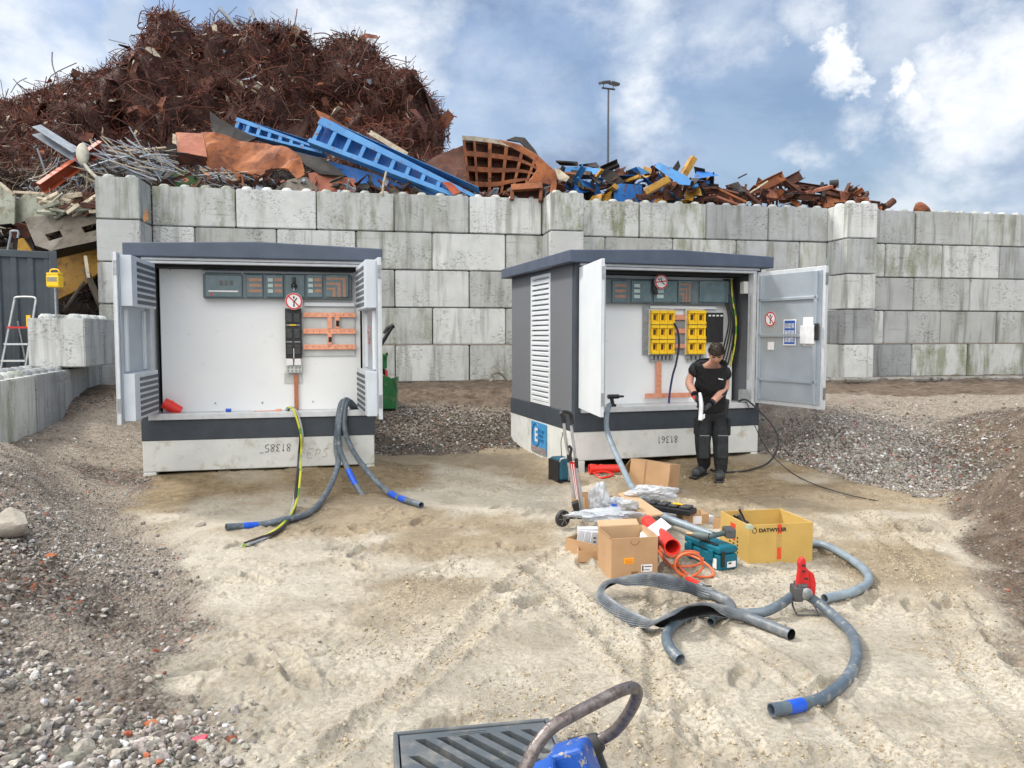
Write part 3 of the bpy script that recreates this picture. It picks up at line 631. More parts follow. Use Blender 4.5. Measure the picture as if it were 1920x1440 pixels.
# yellow lamp on a post, standing on that block
def at(px, py, Y): return P(px, py, Y)
pl = P(105, 585, 12.6); root = empty('site_lamp', (pl.x, pl.y, 1.99), 0, 'yellow lamp on a short grey post standing on the pale block', 'lamp'); root.scale = (.8, .8, .9)
b_ = MB(); b_.cyl((0, 0, -.06), (0, 0, .50), .022); b_.cyl((0, 0, -.06), (0, 0, -.03), .09); b_.build('post', M_steel, root, True)
b_ = MB(); b_.bb(-.13, .13, -.10, .10, .50, .72); b_.build('housing', M_yel, root, bevel=.03)
b_ = MB(); b_.bb(-.10, .10, -.105, -.08, .60, .68); b_.build('lens', pm('lamp_lens', (.3, .28, .2), None, 5, .2), root, bevel=.004)
b_ = MB(); b_.bb(-.12, .12, -.09, .09, .721, .76); b_.tube(spline([(-.1, 0, .75), (-.07, 0, .82), (.07, 0, .82), (.1, 0, .75)], 4), .012); b_.build('cap', M_yel, root, bevel=.01)
# stepladder
pa = P(42, 690, 13.0); root = empty('stepladder', (pa.x, pa.y, .5), R(6), 'silver aluminium stepladder with one red tread behind the low wall', 'stepladder'); root.scale = (.85, .85, 1)
H = 1.75
for s_ in (-1, 1):
    b_ = MB(); b_.tube([(s_ * .24 - .18, -.28, 0), (s_ * .20 + .10, 0, H)], .022, 8); b_.build('front_rail', M_alu, root, True)
    b_ = MB(); b_.tube([(s_ * .25 + .22, .45, 0), (s_ * .20 + .12, .05, H - .35)], .018, 8); b_.build('rear_rail', M_alu, root, True)
b_ = MB(); b_.tube(spline([(-.10, 0, H - .01), (-.06, 0, H + .05), (.26, 0, H + .05), (.30, 0, H - .01)], 5), .022, 8); b_.build('top_hoop', M_alu, root, True)
for i in range(5):
    f_ = (i + .6) / 6.3; b_ = MB(); b_.bb(-.42 + .02 + f_ * .27 + .0, .06 + f_ * .24, -.28 + f_ * .28 - .05, -.28 + f_ * .28 + .05, H * f_, H * f_ + .03)
    b_.build('tread', M_red if i == 4 else M_alu, root)
b_ = MB(); b_.bb(.12, .20, -.03, -.01, H - .45, H - .25); b_.build('warning_sticker', M_yel, root)
# dark steel container
pc = P(91, 472, 13.4); root = empty('shipping_container', (pc.x, pc.y, .4), R(33), 'dark grey corrugated steel container at the left edge', 'container')
zt = pc.z - .4; b_ = MB(); pts = []
x_ = 0.0
while x_ > -5.6:
    pts += [(x_, 0), (x_ - .07, 0), (x_ - .10, .035), (x_ - .20, .035)]; x_ -= .24
for (xa, ya), (xb_, yb_) in zip(pts[:-1], pts[1:]): b_.add([(xa, ya, .15), (xb_, yb_, .15), (xb_, yb_, zt - .12), (xa, ya, zt - .12)], [(0, 1, 2, 3)])
M_cont = pm('grey_container_paint', (.075, .095, .11), (.06, .075, .088), 4, .55, bump=.1, c3=(.12, .13, .13), s3=12, lo3=.6, hi3=.8)
b_.build('corrugated_side', M_cont, root, recalc=False)
b_ = MB(); b_.bb(-5.6, 0, -.02, .1, zt - .12, zt); b_.bb(-5.6, 0, -.02, .1, 0, .15); b_.bb(-.0, .12, -.03, .12, 0, zt + .02); b_.build('frame', M_cont, root, bevel=.01)
b_ = MB(); b_.bb(-5.6, 0, .1, 2.4, zt - .08, zt - .02); b_.bb(.0, .06, .12, 2.4, 0, zt - .05); b_.build('roof_and_end', M_cont, root)
# ---------------------------------------------------------------- scrap heaps
def rusty(name, c1, c2, sc_=4, r=.85, c3=None): return pm(name, c1, c2, sc_, r, bump=.5, bscale=25, c3=c3, s3=7, lo3=.5, hi3=.7)
M_rust = rusty('orange_rust', (.36, .125, .045), (.15, .05, .025), 2, c3=(.10, .035, .02))
M_rustd = rusty('dark_rust', (.10, .038, .024), (.055, .025, .018), 3, c3=(.16, .055, .03))
M_rustp = rusty('pinkish_rust', (.36, .13, .085), (.25, .085, .05), 2.5, c3=(.42, .19, .11))
M_bluep = pm('chipped_blue_paint', (.012, .12, .42), (.03, .19, .55), 2, .5, bump=.4, c3=(.13, .06, .04), s3=9, lo3=.57, hi3=.62)
M_bluel = pm('pale_blue_paint', (.07, .27, .58), (.035, .20, .50), 2, .5, bump=.4, c3=(.15, .07, .04), s3=8, lo3=.59, hi3=.64)
M_yelp = rusty('chipped_yellow_paint', (.46, .25, .03), (.34, .17, .02), 3, .6, c3=(.15, .07, .02))
M_orp = rusty('orange_red_paint', (.45, .08, .025), (.32, .06, .02), 3, .6, c3=(.18, .05, .02))
M_scrapgrey = rusty('old_grey_green_paint', (.34, .37, .31), (.25, .26, .2), 2, .7, c3=(.12, .08, .05))
M_scrapdark = rusty('brown_grey_sheet', (.10, .085, .065), (.14, .12, .10), 3, .7, c3=(.05, .04, .03))
M_galv = rusty('dull_galvanised', (.32, .36, .42), (.22, .25, .29), 6, .5)
M_cream = rusty('cream_scrap_paint', (.55, .49, .38), (.42, .36, .27), 4, .7, c3=(.2, .12, .07))
M_gr = rusty('dark_green_scrap', (.02, .07, .015), (.05, .12, .02), 5, .7)
M_blk = rusty('black_scrap_and_shade', (.012, .012, .014), (.03, .025, .022), 4, .7)
def hshift(cr, dy): return [(a, b + dy) for a, b in cr]
def heap(name, crest, Yc, Yf, z0, seed, label, nst, strandY, sz=(.35, 1.1), cols=None, lump=1.0, coremat=None, rad=(.008, .018), hang=1, ysl=0, tang=.7, out=.22):
    """crest: (pixel x, pixel y) outline of the top at distance Yc; the front face comes down to z0 at Yf"""
    cp = [P(a, b, Yc) for a, b in crest]; cxs = np.array([p.x for p in cp]); czs = np.array([p.z for p in cp])
    nx, ns = 220, 90; x0, x1 = cxs.min(), cxs.max()
    xs_ = np.linspace(x0, x1, nx); s_ = np.linspace(0, 1.9, ns); XX, SS_ = np.meshgrid(xs_, s_)
    cz = np.interp(XX + fbm(XX, SS_ * 5, .5, 3, seed) * .8, cxs, czs)
    prof = np.where(SS_ < 1, np.sin(np.clip(SS_, 0, 1) * math.pi / 2) ** .8, 1 - .7 * (SS_ - 1) ** 1.5)
    YY = Yf + (Yc - Yf) * SS_; fan = YY / Yc; ZZ = np.where(SS_ < 1, z0 + ((cz - 1.65) * fan + 1.65 - z0) * prof, z0 + (cz - z0) * prof)
    w_ = np.clip(1.25 - np.abs(SS_ - .45) * 1.9, .16, 1)
    ZZ = ZZ + (fbm(XX, YY + ZZ * .7, .45, 3, seed + 1) * 1.8 + fbm(XX, YY + ZZ, 1.3, 4, seed + 2) * 1.3) * lump * w_
    YY = YY + (fbm(XX, ZZ, .55, 3, seed + 3) * 2.0 + fbm(XX, ZZ, 1.8, 4, seed + 5) * 1.5) * lump * w_
    YY = YY + ysl * (XX + 4)
    XX2 = XX * np.clip(fan, 0, 1) + fbm(YY, ZZ, 1.3, 3, seed + 4) * .5 * lump
    V_ = np.stack([XX2, YY, ZZ], 2); co = V_.reshape(-1, 3); ii = (np.arange(ns - 1)[:, None] * nx + np.arange(nx - 1)[None]).ravel()
    q = np.stack([ii, ii + 1, ii + nx + 1, ii + nx], 1)
    # strands: bent bars growing from the surface
    n = nst; i = NR.randint(0, int(ns * .72), n); j = NR.randint(0, nx - 1, n)
    base = V_[i, j] + NR.normal(0, .07, (n, 3)); dxv = V_[i, np.minimum(j + 1, nx - 1)] - V_[i, j]; dsv = V_[i + 1, j] - V_[i, j]
    nrm = np.cross(dxv, dsv); nrm /= np.linalg.norm(nrm, axis=1, keepdims=True) + 1e-9; nrm[nrm[:, 1] > 0] *= -1
    d = NR.normal(size=(n, 3)); d -= nrm * (np.einsum('ij,ij->i', d, nrm)[:, None]) * tang; d /= np.linalg.norm(d, axis=1, keepdims=True)
    Lg = NR.uniform(*sz, n); seg = 5; r_ = NR.uniform(*rad, n); P_ = np.zeros((n, seg + 1, 3)); P_[:, 0] = base + nrm * NR.uniform(-.04, out, (n, 1)) - d * Lg[:, None] * .5
    bend = NR.normal(size=(n, 3)) * .85
    for k_ in range(seg):
        P_[:, k_ + 1] = P_[:, k_] + d * (Lg / seg)[:, None]; d = d + bend * .45 + NR.normal(size=(n, 3)) * .16; d /= np.linalg.norm(d, axis=1, keepdims=True)
    a1 = NR.normal(size=(n, 3)); a1 /= np.linalg.norm(a1, axis=1, keepdims=True); a2 = np.cross(a1, P_[:, -1] - P_[:, 0]); a2 /= np.linalg.norm(a2, axis=1, keepdims=True) + 1e-9
    ring = np.stack([a1, -.5 * a1 + .87 * a2, -.5 * a1 - .87 * a2], 1)      # n,3,3
    vv = P_[:, :, None, :] + ring[:, None] * r_[:, None, None, None]; sv = vv.reshape(-1, 3)
    b0 = (np.arange(n) * (seg + 1) * 3)[:, None, None]; kk = (np.arange(seg) * 3)[None, :, None]; jj = np.arange(3)[None, None]; j2 = (jj + 1) % 3
    sf = np.stack(np.broadcast_arrays(b0 + kk + jj, b0 + kk + j2, b0 + kk + 3 + j2, b0 + kk + 3 + jj), -1).reshape(-1, 4)
    me = fastmesh(name, np.concatenate([co, sv]), np.concatenate([q, sf + len(co)]), 4)
    big = fbm(P_[:, 0, 0], P_[:, 0, 2], .35, 3, seed + 6)
    pal = np.array(cols or [(.135, .032, .020), (.09, .025, .018), (.19, .048, .026), (.055, .022, .018), (.10, .036, .027), (.19, .09, .065)])
    c = pal[NR.randint(0, len(pal), n)] * NR.uniform(.6, 1.25, (n, 1)) * (1 + big * 1.1)[:, None]
    lt = NR.rand(n) < .012; c[lt] = np.array([.42, .36, .30])
    cc_ = np.concatenate([np.tile(np.array([[.05, .019, .013]]) if cols is None else np.array([cols[0]]) * .45, (len(co), 1)), np.repeat(c, (seg + 1) * 3, axis=0)])
    setcol(me, 'col', cc_); me.materials.append(attrmat('heap_metal', rough=.8, bump=.6, bscale=9))
    o = bpy.data.objects.new(name, me); col.objects.link(o); tag(o, label, 'scrap heap', kind='stuff'); return o, V_
hp, HV = heap('scrap_heap', hshift([(-420, 190), (-200, 160), (-60, 160), (30, 162), (75, 165), (100, 143), (165, 142), (205, 128), (250, 106), (265, 64), (290, 26), (330, 24), (362, 46), (380, 78), (398, 44), (470, 30), (540, 36), (575, 62), (600, 108), (630, 76), (668, 60), (702, 74), (725, 98), (750, 118), (785, 145), (815, 178), (835, 215), (832, 262), (800, 300), (815, 345), (830, 400), (880, 440)], 22), 24.5, 18.0, 2.6, 3,
     'tall heap of tangled brown reinforcing bars and turnings behind the wall', 85000, 0, lump=1.25, rad=(.005, .012), sz=(.12, .6), tang=.95, out=.08)
# longer bars, hoops and folded sheets among the fine tangle
b_ = MB()
for q in range(1500):
    i = NR.randint(12, 52); j = NR.randint(4, 215); p = Vector(HV[i, j]) + V(rnd.uniform(-.3, .3), -.12, rnd.uniform(-.2, .2)); b_.k = rnd.choice((0, 0, 0, 1, 1, 2)); kd = rnd.random()
    if kd < .6:
        d_ = V(rnd.gauss(0, 1), rnd.gauss(0, .25), rnd.gauss(0, .8)).normalized() * rnd.uniform(.2, .7); b_.tube(spline([p - d_, p + V(rnd.gauss(0, .12), -.1, rnd.gauss(0, .12)), p + d_], 4), rnd.uniform(.008, .017), 5)
    elif kd < .85:
        r_ = rnd.uniform(.08, .28); a0 = rnd.uniform(0, 6); sq = rnd.uniform(.3, 1); b_.tube([p + V(r_ * math.cos(a), -.05 - .1 * math.sin(a * 1.3), r_ * sq * math.sin(a)) for a in np.linspace(a0, a0 + rnd.uniform(3, 5.5), 12)], rnd.uniform(.010, .02), 5)
    else:
        s_ = rnd.uniform(.12, .4); Rm = Matrix.Rotation(rnd.uniform(0, 6), 3, Vector((rnd.gauss(0, 1), rnd.gauss(0, 1), rnd.gauss(0, 1))).normalized()); b_.add([p + Rm @ V(-s_, -s_ * .4, 0), p + Rm @ V(0, -s_ * .5, s_ * .3), p + Rm @ V(s_, -s_ * .3, 0), p + Rm @ V(s_ * .9, s_ * .4, 0), p + Rm @ V(0, s_ * .3, s_ * .3), p + Rm @ V(-s_, s_ * .4, .05)], [(0, 1, 4, 5), (1, 2, 3, 4)])
o = b_.build('heavy_scrap', [M_rustd, pm('heap_bar_rust', (.14, .045, .028), (.09, .03, .02), 3, .8), rusty('heap_bar_orange', (.20, .07, .035), (.12, .04, .022))], recalc=False); tag(o, 'thicker bars, hoops and bent plates lying in the tall brown tangle', 'scrap', kind='stuff')
# pale bits caught in the tangle
b_ = MB()
for _ in range(330):
    i = NR.randint(12, 50); j = NR.randint(25, 190); p = Vector(HV[i, j]) + V(0, -.25, .1); s_ = math.exp(rnd.gauss(-2.6, .5))
    b_.k = rnd.choice((0, 0, 1, 2))
    Rm = Matrix.Rotation(rnd.uniform(0, 6), 3, Vector((rnd.gauss(0, 1), rnd.gauss(0, 1), rnd.gauss(0, 1))).normalized())
    pts = [Vector((math.cos(a + rnd.uniform(-.3, .3)) * s_ * rnd.uniform(.4, 1.6), math.sin(a) * s_ * rnd.uniform(.3, .9), rnd.uniform(-.3, .3) * s_)) for a in (0, 1.2, 2.4, 3.6, 4.9)]
    b_.prism([p + Rm @ q for q in pts], Rm @ V(0, 0, .012))
o = b_.build('scrap_shreds', [M_cream, M_galv, M_rust]); tag(o, 'pale shreds of sheet and rag caught in the brown tangle', 'scrap', kind='stuff')
# bars sticking out of the top against the sky
b_ = MB()
for px, py, dx, dy in [(110, 142, -12, -45), (118, 142, 30, -18), (285, 38, 4, -25), (285, 14, 14, 6), (400, 42, -8, -28), (410, 44, 34, -32), (440, 44, -30, -26), (470, 40, 4, -22), (456, 44, 18, -20), (560, 45, -8, -16), (530, 42, -22, -20), (236, 70, -32, 4), (204, 104, 30, -14), (390, 60, 12, -20), (350, 45, 40, 10), (505, 38, -14, -20), (545, 50, 28, -6), (700, 74, 12, -6), (760, 118, 20, -14), (150, 140, 22, -10), (45, 160, -20, -12), (20, 162, 30, -16)]:
    a = P(px, py + 12, 24); e = P(px + dx, py + dy, 24 + rnd.uniform(-.5, .5)); mdl = (a + e) / 2 + V(rnd.uniform(-.12, .12), 0, rnd.uniform(-.1, .1)); b_.tube(spline([a, mdl, e], 4), rnd.choice((.012, .016, .02)), 5)
for px, py, dx, dy, r_ in [(455, 62, -44, -48, .05), (478, 36, -10, -20, .045), (240, 150, -20, -36, .035)]:
    b_.tube([P(px, py, 23.6), P(px + dx, py + dy, 23.8)], r_, 6)
o = b_.build('protruding_bars', M_galv, smooth=True); tag(o, 'thin bent bars sticking out of the heap top against the sky', 'scrap', kind='stuff')

def sheet(name, px, m_, label, cat='scrap sheet', th=.03, group=None, crumple=.0, sub=0):
    """px: outline of (pixel x, pixel y, distance)"""
    pts = [P(a, b, c) for a, b, c in px]; ce = sum(pts, V(0, 0, 0)) / len(pts)
    n = V(0, 0, 0)
    for i in range(len(pts)): n += (pts[i] - ce).cross(pts[(i + 1) % len(pts)] - ce)
    n.normalize()
    if n.y < 0: n = -n
    b_ = MB(); b_.prism([p - ce for p in pts], n * th); o = b_.build(name, m_)
    if crumple:
        bm = bmesh.new(); bm.from_mesh(o.data); bmesh.ops.triangulate(bm, faces=[f for f in bm.faces if len(f.verts) > 4]); bmesh.ops.subdivide_edges(bm, edges=bm.edges[:], cuts=3, use_grid_fill=True)
        for v in bm.verts:
            q = v.co; f_ = fbm(np.array([q.x + ce.x]), np.array([q.z + q.y * .7]), .9, 3, 3)[0]; v.co = q + n * f_ * crumple * 3
        bm.to_mesh(o.data); bm.free()
    o.location = ce; return tag(o, label, cat, group)
def beam(name, a, e, w_, h_, m_, label, cat='scrap beam', kind='I', roll=0, group=None):
    A = P(*a); E = P(*e); d = E - A; L_ = d.length; b_ = MB(); t_ = w_ * .12
    if kind == 'I': b_.bb(0, L_, -t_ / 2, t_ / 2, -h_ / 2, h_ / 2); b_.bb(0, L_, -w_ / 2, w_ / 2, h_ / 2, h_ / 2 + t_); b_.bb(0, L_, -w_ / 2, w_ / 2, -h_ / 2 - t_, -h_ / 2)
    elif kind == 'C': b_.bb(0, L_, -t_ / 2, t_ / 2, -h_ / 2, h_ / 2); b_.bb(0, L_, -w_, t_ / 2, h_ / 2, h_ / 2 + t_); b_.bb(0, L_, -w_, t_ / 2, -h_ / 2 - t_, -h_ / 2)
    elif kind == 'tube': b_.tube([(0, 0, 0), (L_, 0, 0)], w_ / 2, 14, inner=.86)
    elif kind == 'L': b_.bb(0, L_, -t_, 0, -h_ / 2, h_ / 2); b_.bb(0, L_, -w_, 0, -h_ / 2, -h_ / 2 + t_)
    else: b_.bb(0, L_, -w_ / 2, w_ / 2, -h_ / 2, h_ / 2)
    o = b_.build(name, m_, smooth=(kind == 'tube'), bevel=0 if kind == 'tube' else .008); o.rotation_euler = (Matrix.Rotation(0, 3, 'X') @ d.to_track_quat('X', 'Z').to_matrix() @ Matrix.Rotation(roll, 3, 'X')).to_euler(); o.location = A; return tag(o, label, cat, group)
# galvanised rail, red channel, cream sack, pole at left
beam('steel_rail', (76, 242, 16.6), (152, 290, 16.4), .20, .16, M_galv, 'silver ribbed rail end poking up left of the cream sack', kind='C', roll=.5)
beam('steel_channel', (74, 352, 16.0), (190, 272, 16.8), .16, .20, M_orp, 'orange red steel channel lying diagonally above the container', kind='C', roll=.4)
b_ = MB(); b_.sph((0, 0, 0), .16, 10, (.8, .6, 1.4)); b_.tube(spline([(.02, 0, -.18), (.15, -.05, -.34), (.35, -.1, -.52), (.52, -.15, -.68)], 4), [.06] + [.035] * 12, 8)
o = b_.build('rag_bundle', pm('dirty_cream_cloth', (.60, .58, .50), (.45, .42, .34), 8, .9, bump=.8, bscale=14), smooth=True); o.location = P(155, 289, 16.0); tag(o, 'dirty cream rag bundle with a trailing end on the scrap', 'rag')
beam('steel_pole', (186, 288, 16.8), (312, 277, 17), .05, .05, M_cream, 'long thin cream pole lying level left of the pink box', kind='tube')
# loose silver bars as one tangle, real bars
b_ = MB()
def bars(cx, cy, n, w_, h_, Y0, ln_, base=0, jit=.35):
    for _ in range(n):
        a = P(cx + rnd.uniform(-w_, w_), cy + rnd.uniform(-h_, h_), Y0 + rnd.uniform(-.4, .5)); an = base + rnd.gauss(0, jit); l_ = rnd.uniform(.4, 1) * ln_
        d = V(math.cos(an), rnd.uniform(-.3, .3), math.sin(an)) * l_ / 2; b_.k = rnd.choice((0, 0, 0, 1, 1, 2, 3)); b_.tube(spline([a - d, a + V(0, 0, rnd.uniform(-.06, .06)), a + d], 3), rnd.choice((.008, .012, .018)), 5)
bars(235, 310, 120, 75, 26, 16.6, 1.3, -.45); bars(110, 330, 60, 60, 35, 16.5, .8, .5, .7); bars(390, 335, 70, 60, 14, 16.9, 1.0, -.4); bars(230, 285, 30, 50, 8, 16.9, 1.4, -.3, .15); bars(120, 370, 70, 80, 22, 16.4, .5, .2, 1.2)
o = b_.build('loose_bars', [M_galv, M_cream, M_rustd, M_blk], smooth=False); tag(o, 'silver and rusty thin bars strewn over the scrap above the left wall end', 'scrap', kind='stuff')
# second low heap under the pieces, keeps the gaps dark
heap('scrap_mound', [(180, 345), (330, 330), (600, 318), (800, 312), (900, 312), (1000, 345), (1110, 352), (1200, 350), (1320, 360), (1450, 376), (1560, 384), (1640, 402), (1680, 430), (1700, 470)], 19.4, 17.5, 3.8, 9,
     'low dark mound of rusty scrap lying behind the wall top', 8000, 0, sz=(.15, .5), cols=[(.05, .028, .022), (.08, .04, .03), (.14, .05, .03), (.03, .03, .035), (.17, .12, .09)], lump=.22, ysl=.19)
# vehicle wreck at left beneath the heap
heap('scrap_mound', [(-420, 330), (-100, 330), (100, 340), (180, 352), (300, 380), (420, 430)], 18.0, 16.9, .3, 12, 'dark tangled scrap behind the container at far left', 5000, 0, sz=(.3, 1.0), cols=[(.04, .028, .022), (.12, .05, .03), (.06, .05, .045), (.2, .15, .1)], lump=.3)
sheet('torn_body_panel', [(26, 378, 16.2), (52, 358, 16.1), (118, 366, 16), (156, 382, 15.9), (150, 398, 15.9), (100, 412, 15.9), (60, 406, 16), (28, 420, 16.2)], M_scrapgrey, 'torn grey green body panel above the container', th=.04, crumple=.05)
sheet('torn_body_panel', [(-60, 340, 16.2), (0, 345, 16.1), (27, 366, 16), (24, 430, 15.9), (-10, 425, 15.9), (-60, 420, 16)], M_scrapgrey, 'pale green panel at far left edge over the container', th=.04, crumple=.04)
beam('panel_trim', (0, 343, 15.8), (26, 366, 15.7), .06, .05, M_cream, 'cream edge strip of the torn panel, leaning down right at the left edge', kind='box')
beam('panel_trim', (26, 360, 15.8), (84, 364, 15.7), .05, .05, M_cream, 'cream edge strip lying level above the torn grey panel', kind='box')
b_ = MB()
for _ in range(70):
    a = P(rnd.uniform(85, 190), rnd.uniform(366, 400), 15.8 + rnd.uniform(-.2, .3)); s_ = rnd.uniform(.06, .22); Rm = Matrix.Rotation(rnd.uniform(-.7, .5), 3, 'Y') @ Matrix.Rotation(rnd.uniform(0, 3), 3, 'X'); b_.k = rnd.choice((0, 0, 1, 2)); b_.box(a, (s_ * 2, s_ * .5, s_ * .3), Rm)
o = b_.build('torn_strips', [M_cream, M_rustd, M_scrapgrey], bevel=.01); tag(o, 'torn cream strips and brown splinters above the slotted panel', 'scrap', kind='stuff')
root = empty('slotted_panel', P(120, 430, 15.7), 0, 'brown grey crushed panel with two window openings beside the left pier', 'scrap panel')
def ring(outer, holes, Y0, th, m_, parent, name):
    # outline with holes through a boolean-free bmesh fill
    bm = bmesh.new(); ed = []; o_ = root.location
    for lp in [outer] + holes:
        vs = [bm.verts.new(P(a, b, c) - o_) for a, b, c in lp]; ed += [bm.edges.new((vs[i], vs[(i + 1) % len(vs)])) for i in range(len(vs))]
    bmesh.ops.triangle_fill(bm, edges=ed, use_beauty=True); ex = bmesh.ops.extrude_face_region(bm, geom=bm.faces[:]); bmesh.ops.translate(bm, verts=[v for v in ex['geom'] if isinstance(v, bmesh.types.BMVert)], vec=(0, th, 0))
    bmesh.ops.recalc_face_normals(bm, faces=bm.faces); me = bpy.data.meshes.new(name); bm.to_mesh(me); bm.free(); me.materials.append(m_); o = bpy.data.objects.new(name, me); col.objects.link(o); o.parent = parent; return o
ring([(44, 408, 15.9), (120, 402, 15.8), (196, 392, 15.9), (198, 448, 15.5), (96, 470, 15.3), (66, 460, 15.4)], [[(84, 440, 15.6), (112, 432, 15.6), (118, 444, 15.5), (92, 452, 15.5)], [(152, 426, 15.7), (182, 418, 15.7), (186, 430, 15.6), (158, 437, 15.6)]], 0, .05, M_scrapdark, root, 'panel_face')
b_ = MB(); b_.prism([P(66, 461, 15.4) - root.location, P(96, 471, 15.3) - root.location, P(198, 449, 15.5) - root.location, P(198, 462, 15.8) - root.location, P(98, 486, 15.7) - root.location], (0, .05, 0)); b_.build('lower_flange', M_blk, root)
sheet('crushed_yellow_sheet', [(92, 486, 16.3), (140, 474, 16.2), (200, 462, 16.2), (199, 500, 16.0), (150, 540, 16.0), (96, 566, 16.1)], M_yelp, 'rusty yellow crushed panel behind the yellow lamp', th=.05, crumple=.06)
sheet('crushed_yellow_sheet', [(34, 448, 15.2), (42, 446, 15.2), (60, 472, 15.2), (32, 473, 15.2)], M_yelp, 'small yellow corner showing over the container roof', th=.05)
beam('dark_strut', (160, 505, 15.6), (196, 590, 15.3), .10, .08, M_scrapdark, 'brown diagonal strut right of the yellow lamp', kind='box')
beam('dark_strut', (158, 528, 15.7), (118, 585, 15.4), .06, .05, M_scrapdark, 'thin dark strut leaning left behind the yellow lamp', kind='box')
beam('cream_strut', (160, 480, 15.5), (166, 522, 15.3), .06, .05, M_cream, 'short cream bent strut hanging beside the yellow panel', kind='box')
b_ = MB(); b_.tube(spline([P(14, 470, 15.0), P(20, 440, 15.0), P(20, 434, 15), P(34, 434, 15), P(33, 446, 15)], 3), .022, 6); o = b_.build('grab_rail', M_galv, smooth=True); tag(o, 'white bent grab rail above the container roof', 'rail')
sheet('wreck_shadow_plate', [(0, 400, 16.3), (44, 404, 16.3), (66, 470, 16.0), (60, 480, 16.0), (-40, 480, 16), (-60, 400, 16.3)], M_blk, 'black plate standing for the shadow inside the wreck above the container', th=.05)  # flat black sheet put in as the shade inside the wreck
# crumpled brown sheets, pink box
root = empty('rusty_steel_box', P(330, 290, 17.2), 0, 'pink rust steel box with open black left end, on the heap', 'steel box')
o_ = root.location
def pp(a, b, c): return P(a, b, c) - o_
b_ = MB(); b_.prism([pp(329, 250, 17.6), pp(379, 252, 17.6), pp(387, 294, 17.0), pp(332, 284, 17.0)], (0, .03, .03)); b_.build('top_plate', M_rustp, root)
b_ = MB(); b_.prism([pp(333, 285.5, 17.0), pp(387, 295.5, 17.0), pp(386, 311, 17.2), pp(334, 308, 17.2)], (0, .05, 0)); b_.build('front_plate', M_rustd, root)
b_ = MB(); b_.prism([pp(313, 270, 17.1), pp(330, 273, 17.0), pp(331, 304, 17.1), pp(311, 300, 17.2)], (0, .05, 0)); b_.build('end_opening', M_blk, root)
b_ = MB(); b_.prism([pp(324, 250, 17.2), pp(330, 253, 17.2), pp(331, 271, 17.0), pp(323, 268, 17.0)], (0, .03, 0)); b_.build('pale_tab', M_cream, root)
sheet('crumpled_sheet', [(380, 256, 17.8), (430, 258, 17.7), (500, 262, 17.6), (540, 282, 17.4), (566, 300, 17.2), (572, 326, 16.9), (556, 332, 16.8), (540, 316, 17.0), (520, 314, 17.2), (498, 318, 17.1), (490, 334, 16.9), (470, 322, 17.0), (440, 314, 17.1), (410, 318, 17.0), (388, 312, 17.0), (384, 285, 17.3)], M_rust, 'crumpled orange brown steel sheet in the middle of the left wall top', crumple=.22, th=.04)
sheet('crumpled_sheet', [(578, 326, 17.2), (600, 320, 17.3), (665, 332, 17.3), (668, 356, 17.1), (590, 362, 16.9), (582, 345, 17.0)], M_rustp, 'folded pinkish rust sheet resting on the wall top under the blue frame', crumple=.10, th=.05)
sheet('black_plate', [(393, 208, 18.2), (412, 222, 18.1), (440, 238, 18), (480, 258, 17.9), (462, 268, 17.8), (432, 268, 17.8), (405, 258, 17.9), (396, 240, 18.1)], M_blk, 'curved black plate tip standing left of the narrow blue frame', th=.04)
sheet('black_plate', [(545, 282, 17.6), (610, 298, 17.4), (640, 322, 17.2), (650, 330, 17.1), (600, 326, 17.2), (575, 312, 17.3)], M_blk, 'long black plate in the gap beneath the two blue frames', th=.04)
b_ = MB(); b_.tube([P(413, 290, 16.8), P(436, 318, 16.7), P(452, 340, 16.7)], .035, 6); o = b_.build('bent_pipe', M_rust, smooth=True); tag(o, 'rusty bent pipe leaning across the crumpled sheet', 'pipe')
sheet('green_sheet', [(316, 318, 16.6), (352, 320, 16.7), (372, 336, 16.7), (378, 352, 16.6), (318, 350, 16.5)], M_gr, 'dark green sheet behind the first studs of the wall', crumple=.08)
sheet('grey_plate', [(540, 340, 16.9), (575, 332, 16.9), (596, 350, 16.7), (590, 362, 16.6), (520, 358, 16.6)], M_scrapdark, 'dark grey bent plate on the wall under the crumpled sheet', crumple=.08)
# blue slotted crane booms
def boom(name, a, e, w_, m_, label, n, top=1.0):
    A = P(*a); E = P(*e); d = E - A; L_ = d.length; root = empty(name, A, 0, label, 'scrap frame', rot=(d.to_track_quat('X', 'Z').to_matrix() @ Matrix.Rotation(R(-14), 3, 'X')).to_euler())
    b_ = MB(); b_.bb(0, L_, -.02, .35, w_ * .48, w_ * .5); b_.prism([(0, -.03, w_ * .22), (0, -.03, w_ * .5), (L_, -.03, w_ * .22), (L_, -.03, w_ * .10)], (0, .03, 0)); b_.build('upper_flange', m_, root, bevel=.006)
    b_ = MB(); b_.prism([(0, -.03, -w_ * .5), (0, -.03, -w_ * .34), (L_, -.03, .02), (L_, -.03, -w_ * .12)], (0, .25, 0)); b_.build('lower_chord', m_, root, bevel=.006)
    for i in range(n):
        x_ = L_ * (i + .15) / n * .86; tw = 1 - x_ / L_
        b_ = MB(); b_.prism([(x_, -.02, -w_ * .36 * tw), (x_ + .09, -.02, -w_ * .36 * tw), (x_ + .07, -.02, w_ * (.1 + .13 * tw)), (x_ - .02, -.02, w_ * (.1 + .13 * tw))], (0, .18, 0)); b_.build('web_plate', m_, root, bevel=.004)
    b_ = MB(); b_.bb(0, L_ * .9, .26, .30, -w_ * .3, w_ * .4); b_.build('back_web', M_bluep, root)
    return root
boom('crane_boom', (590, 243, 17.4), (885, 376, 16.9), .66, M_bluel, 'large pale blue tapered boom with square openings, sloping down to the wall', 9)
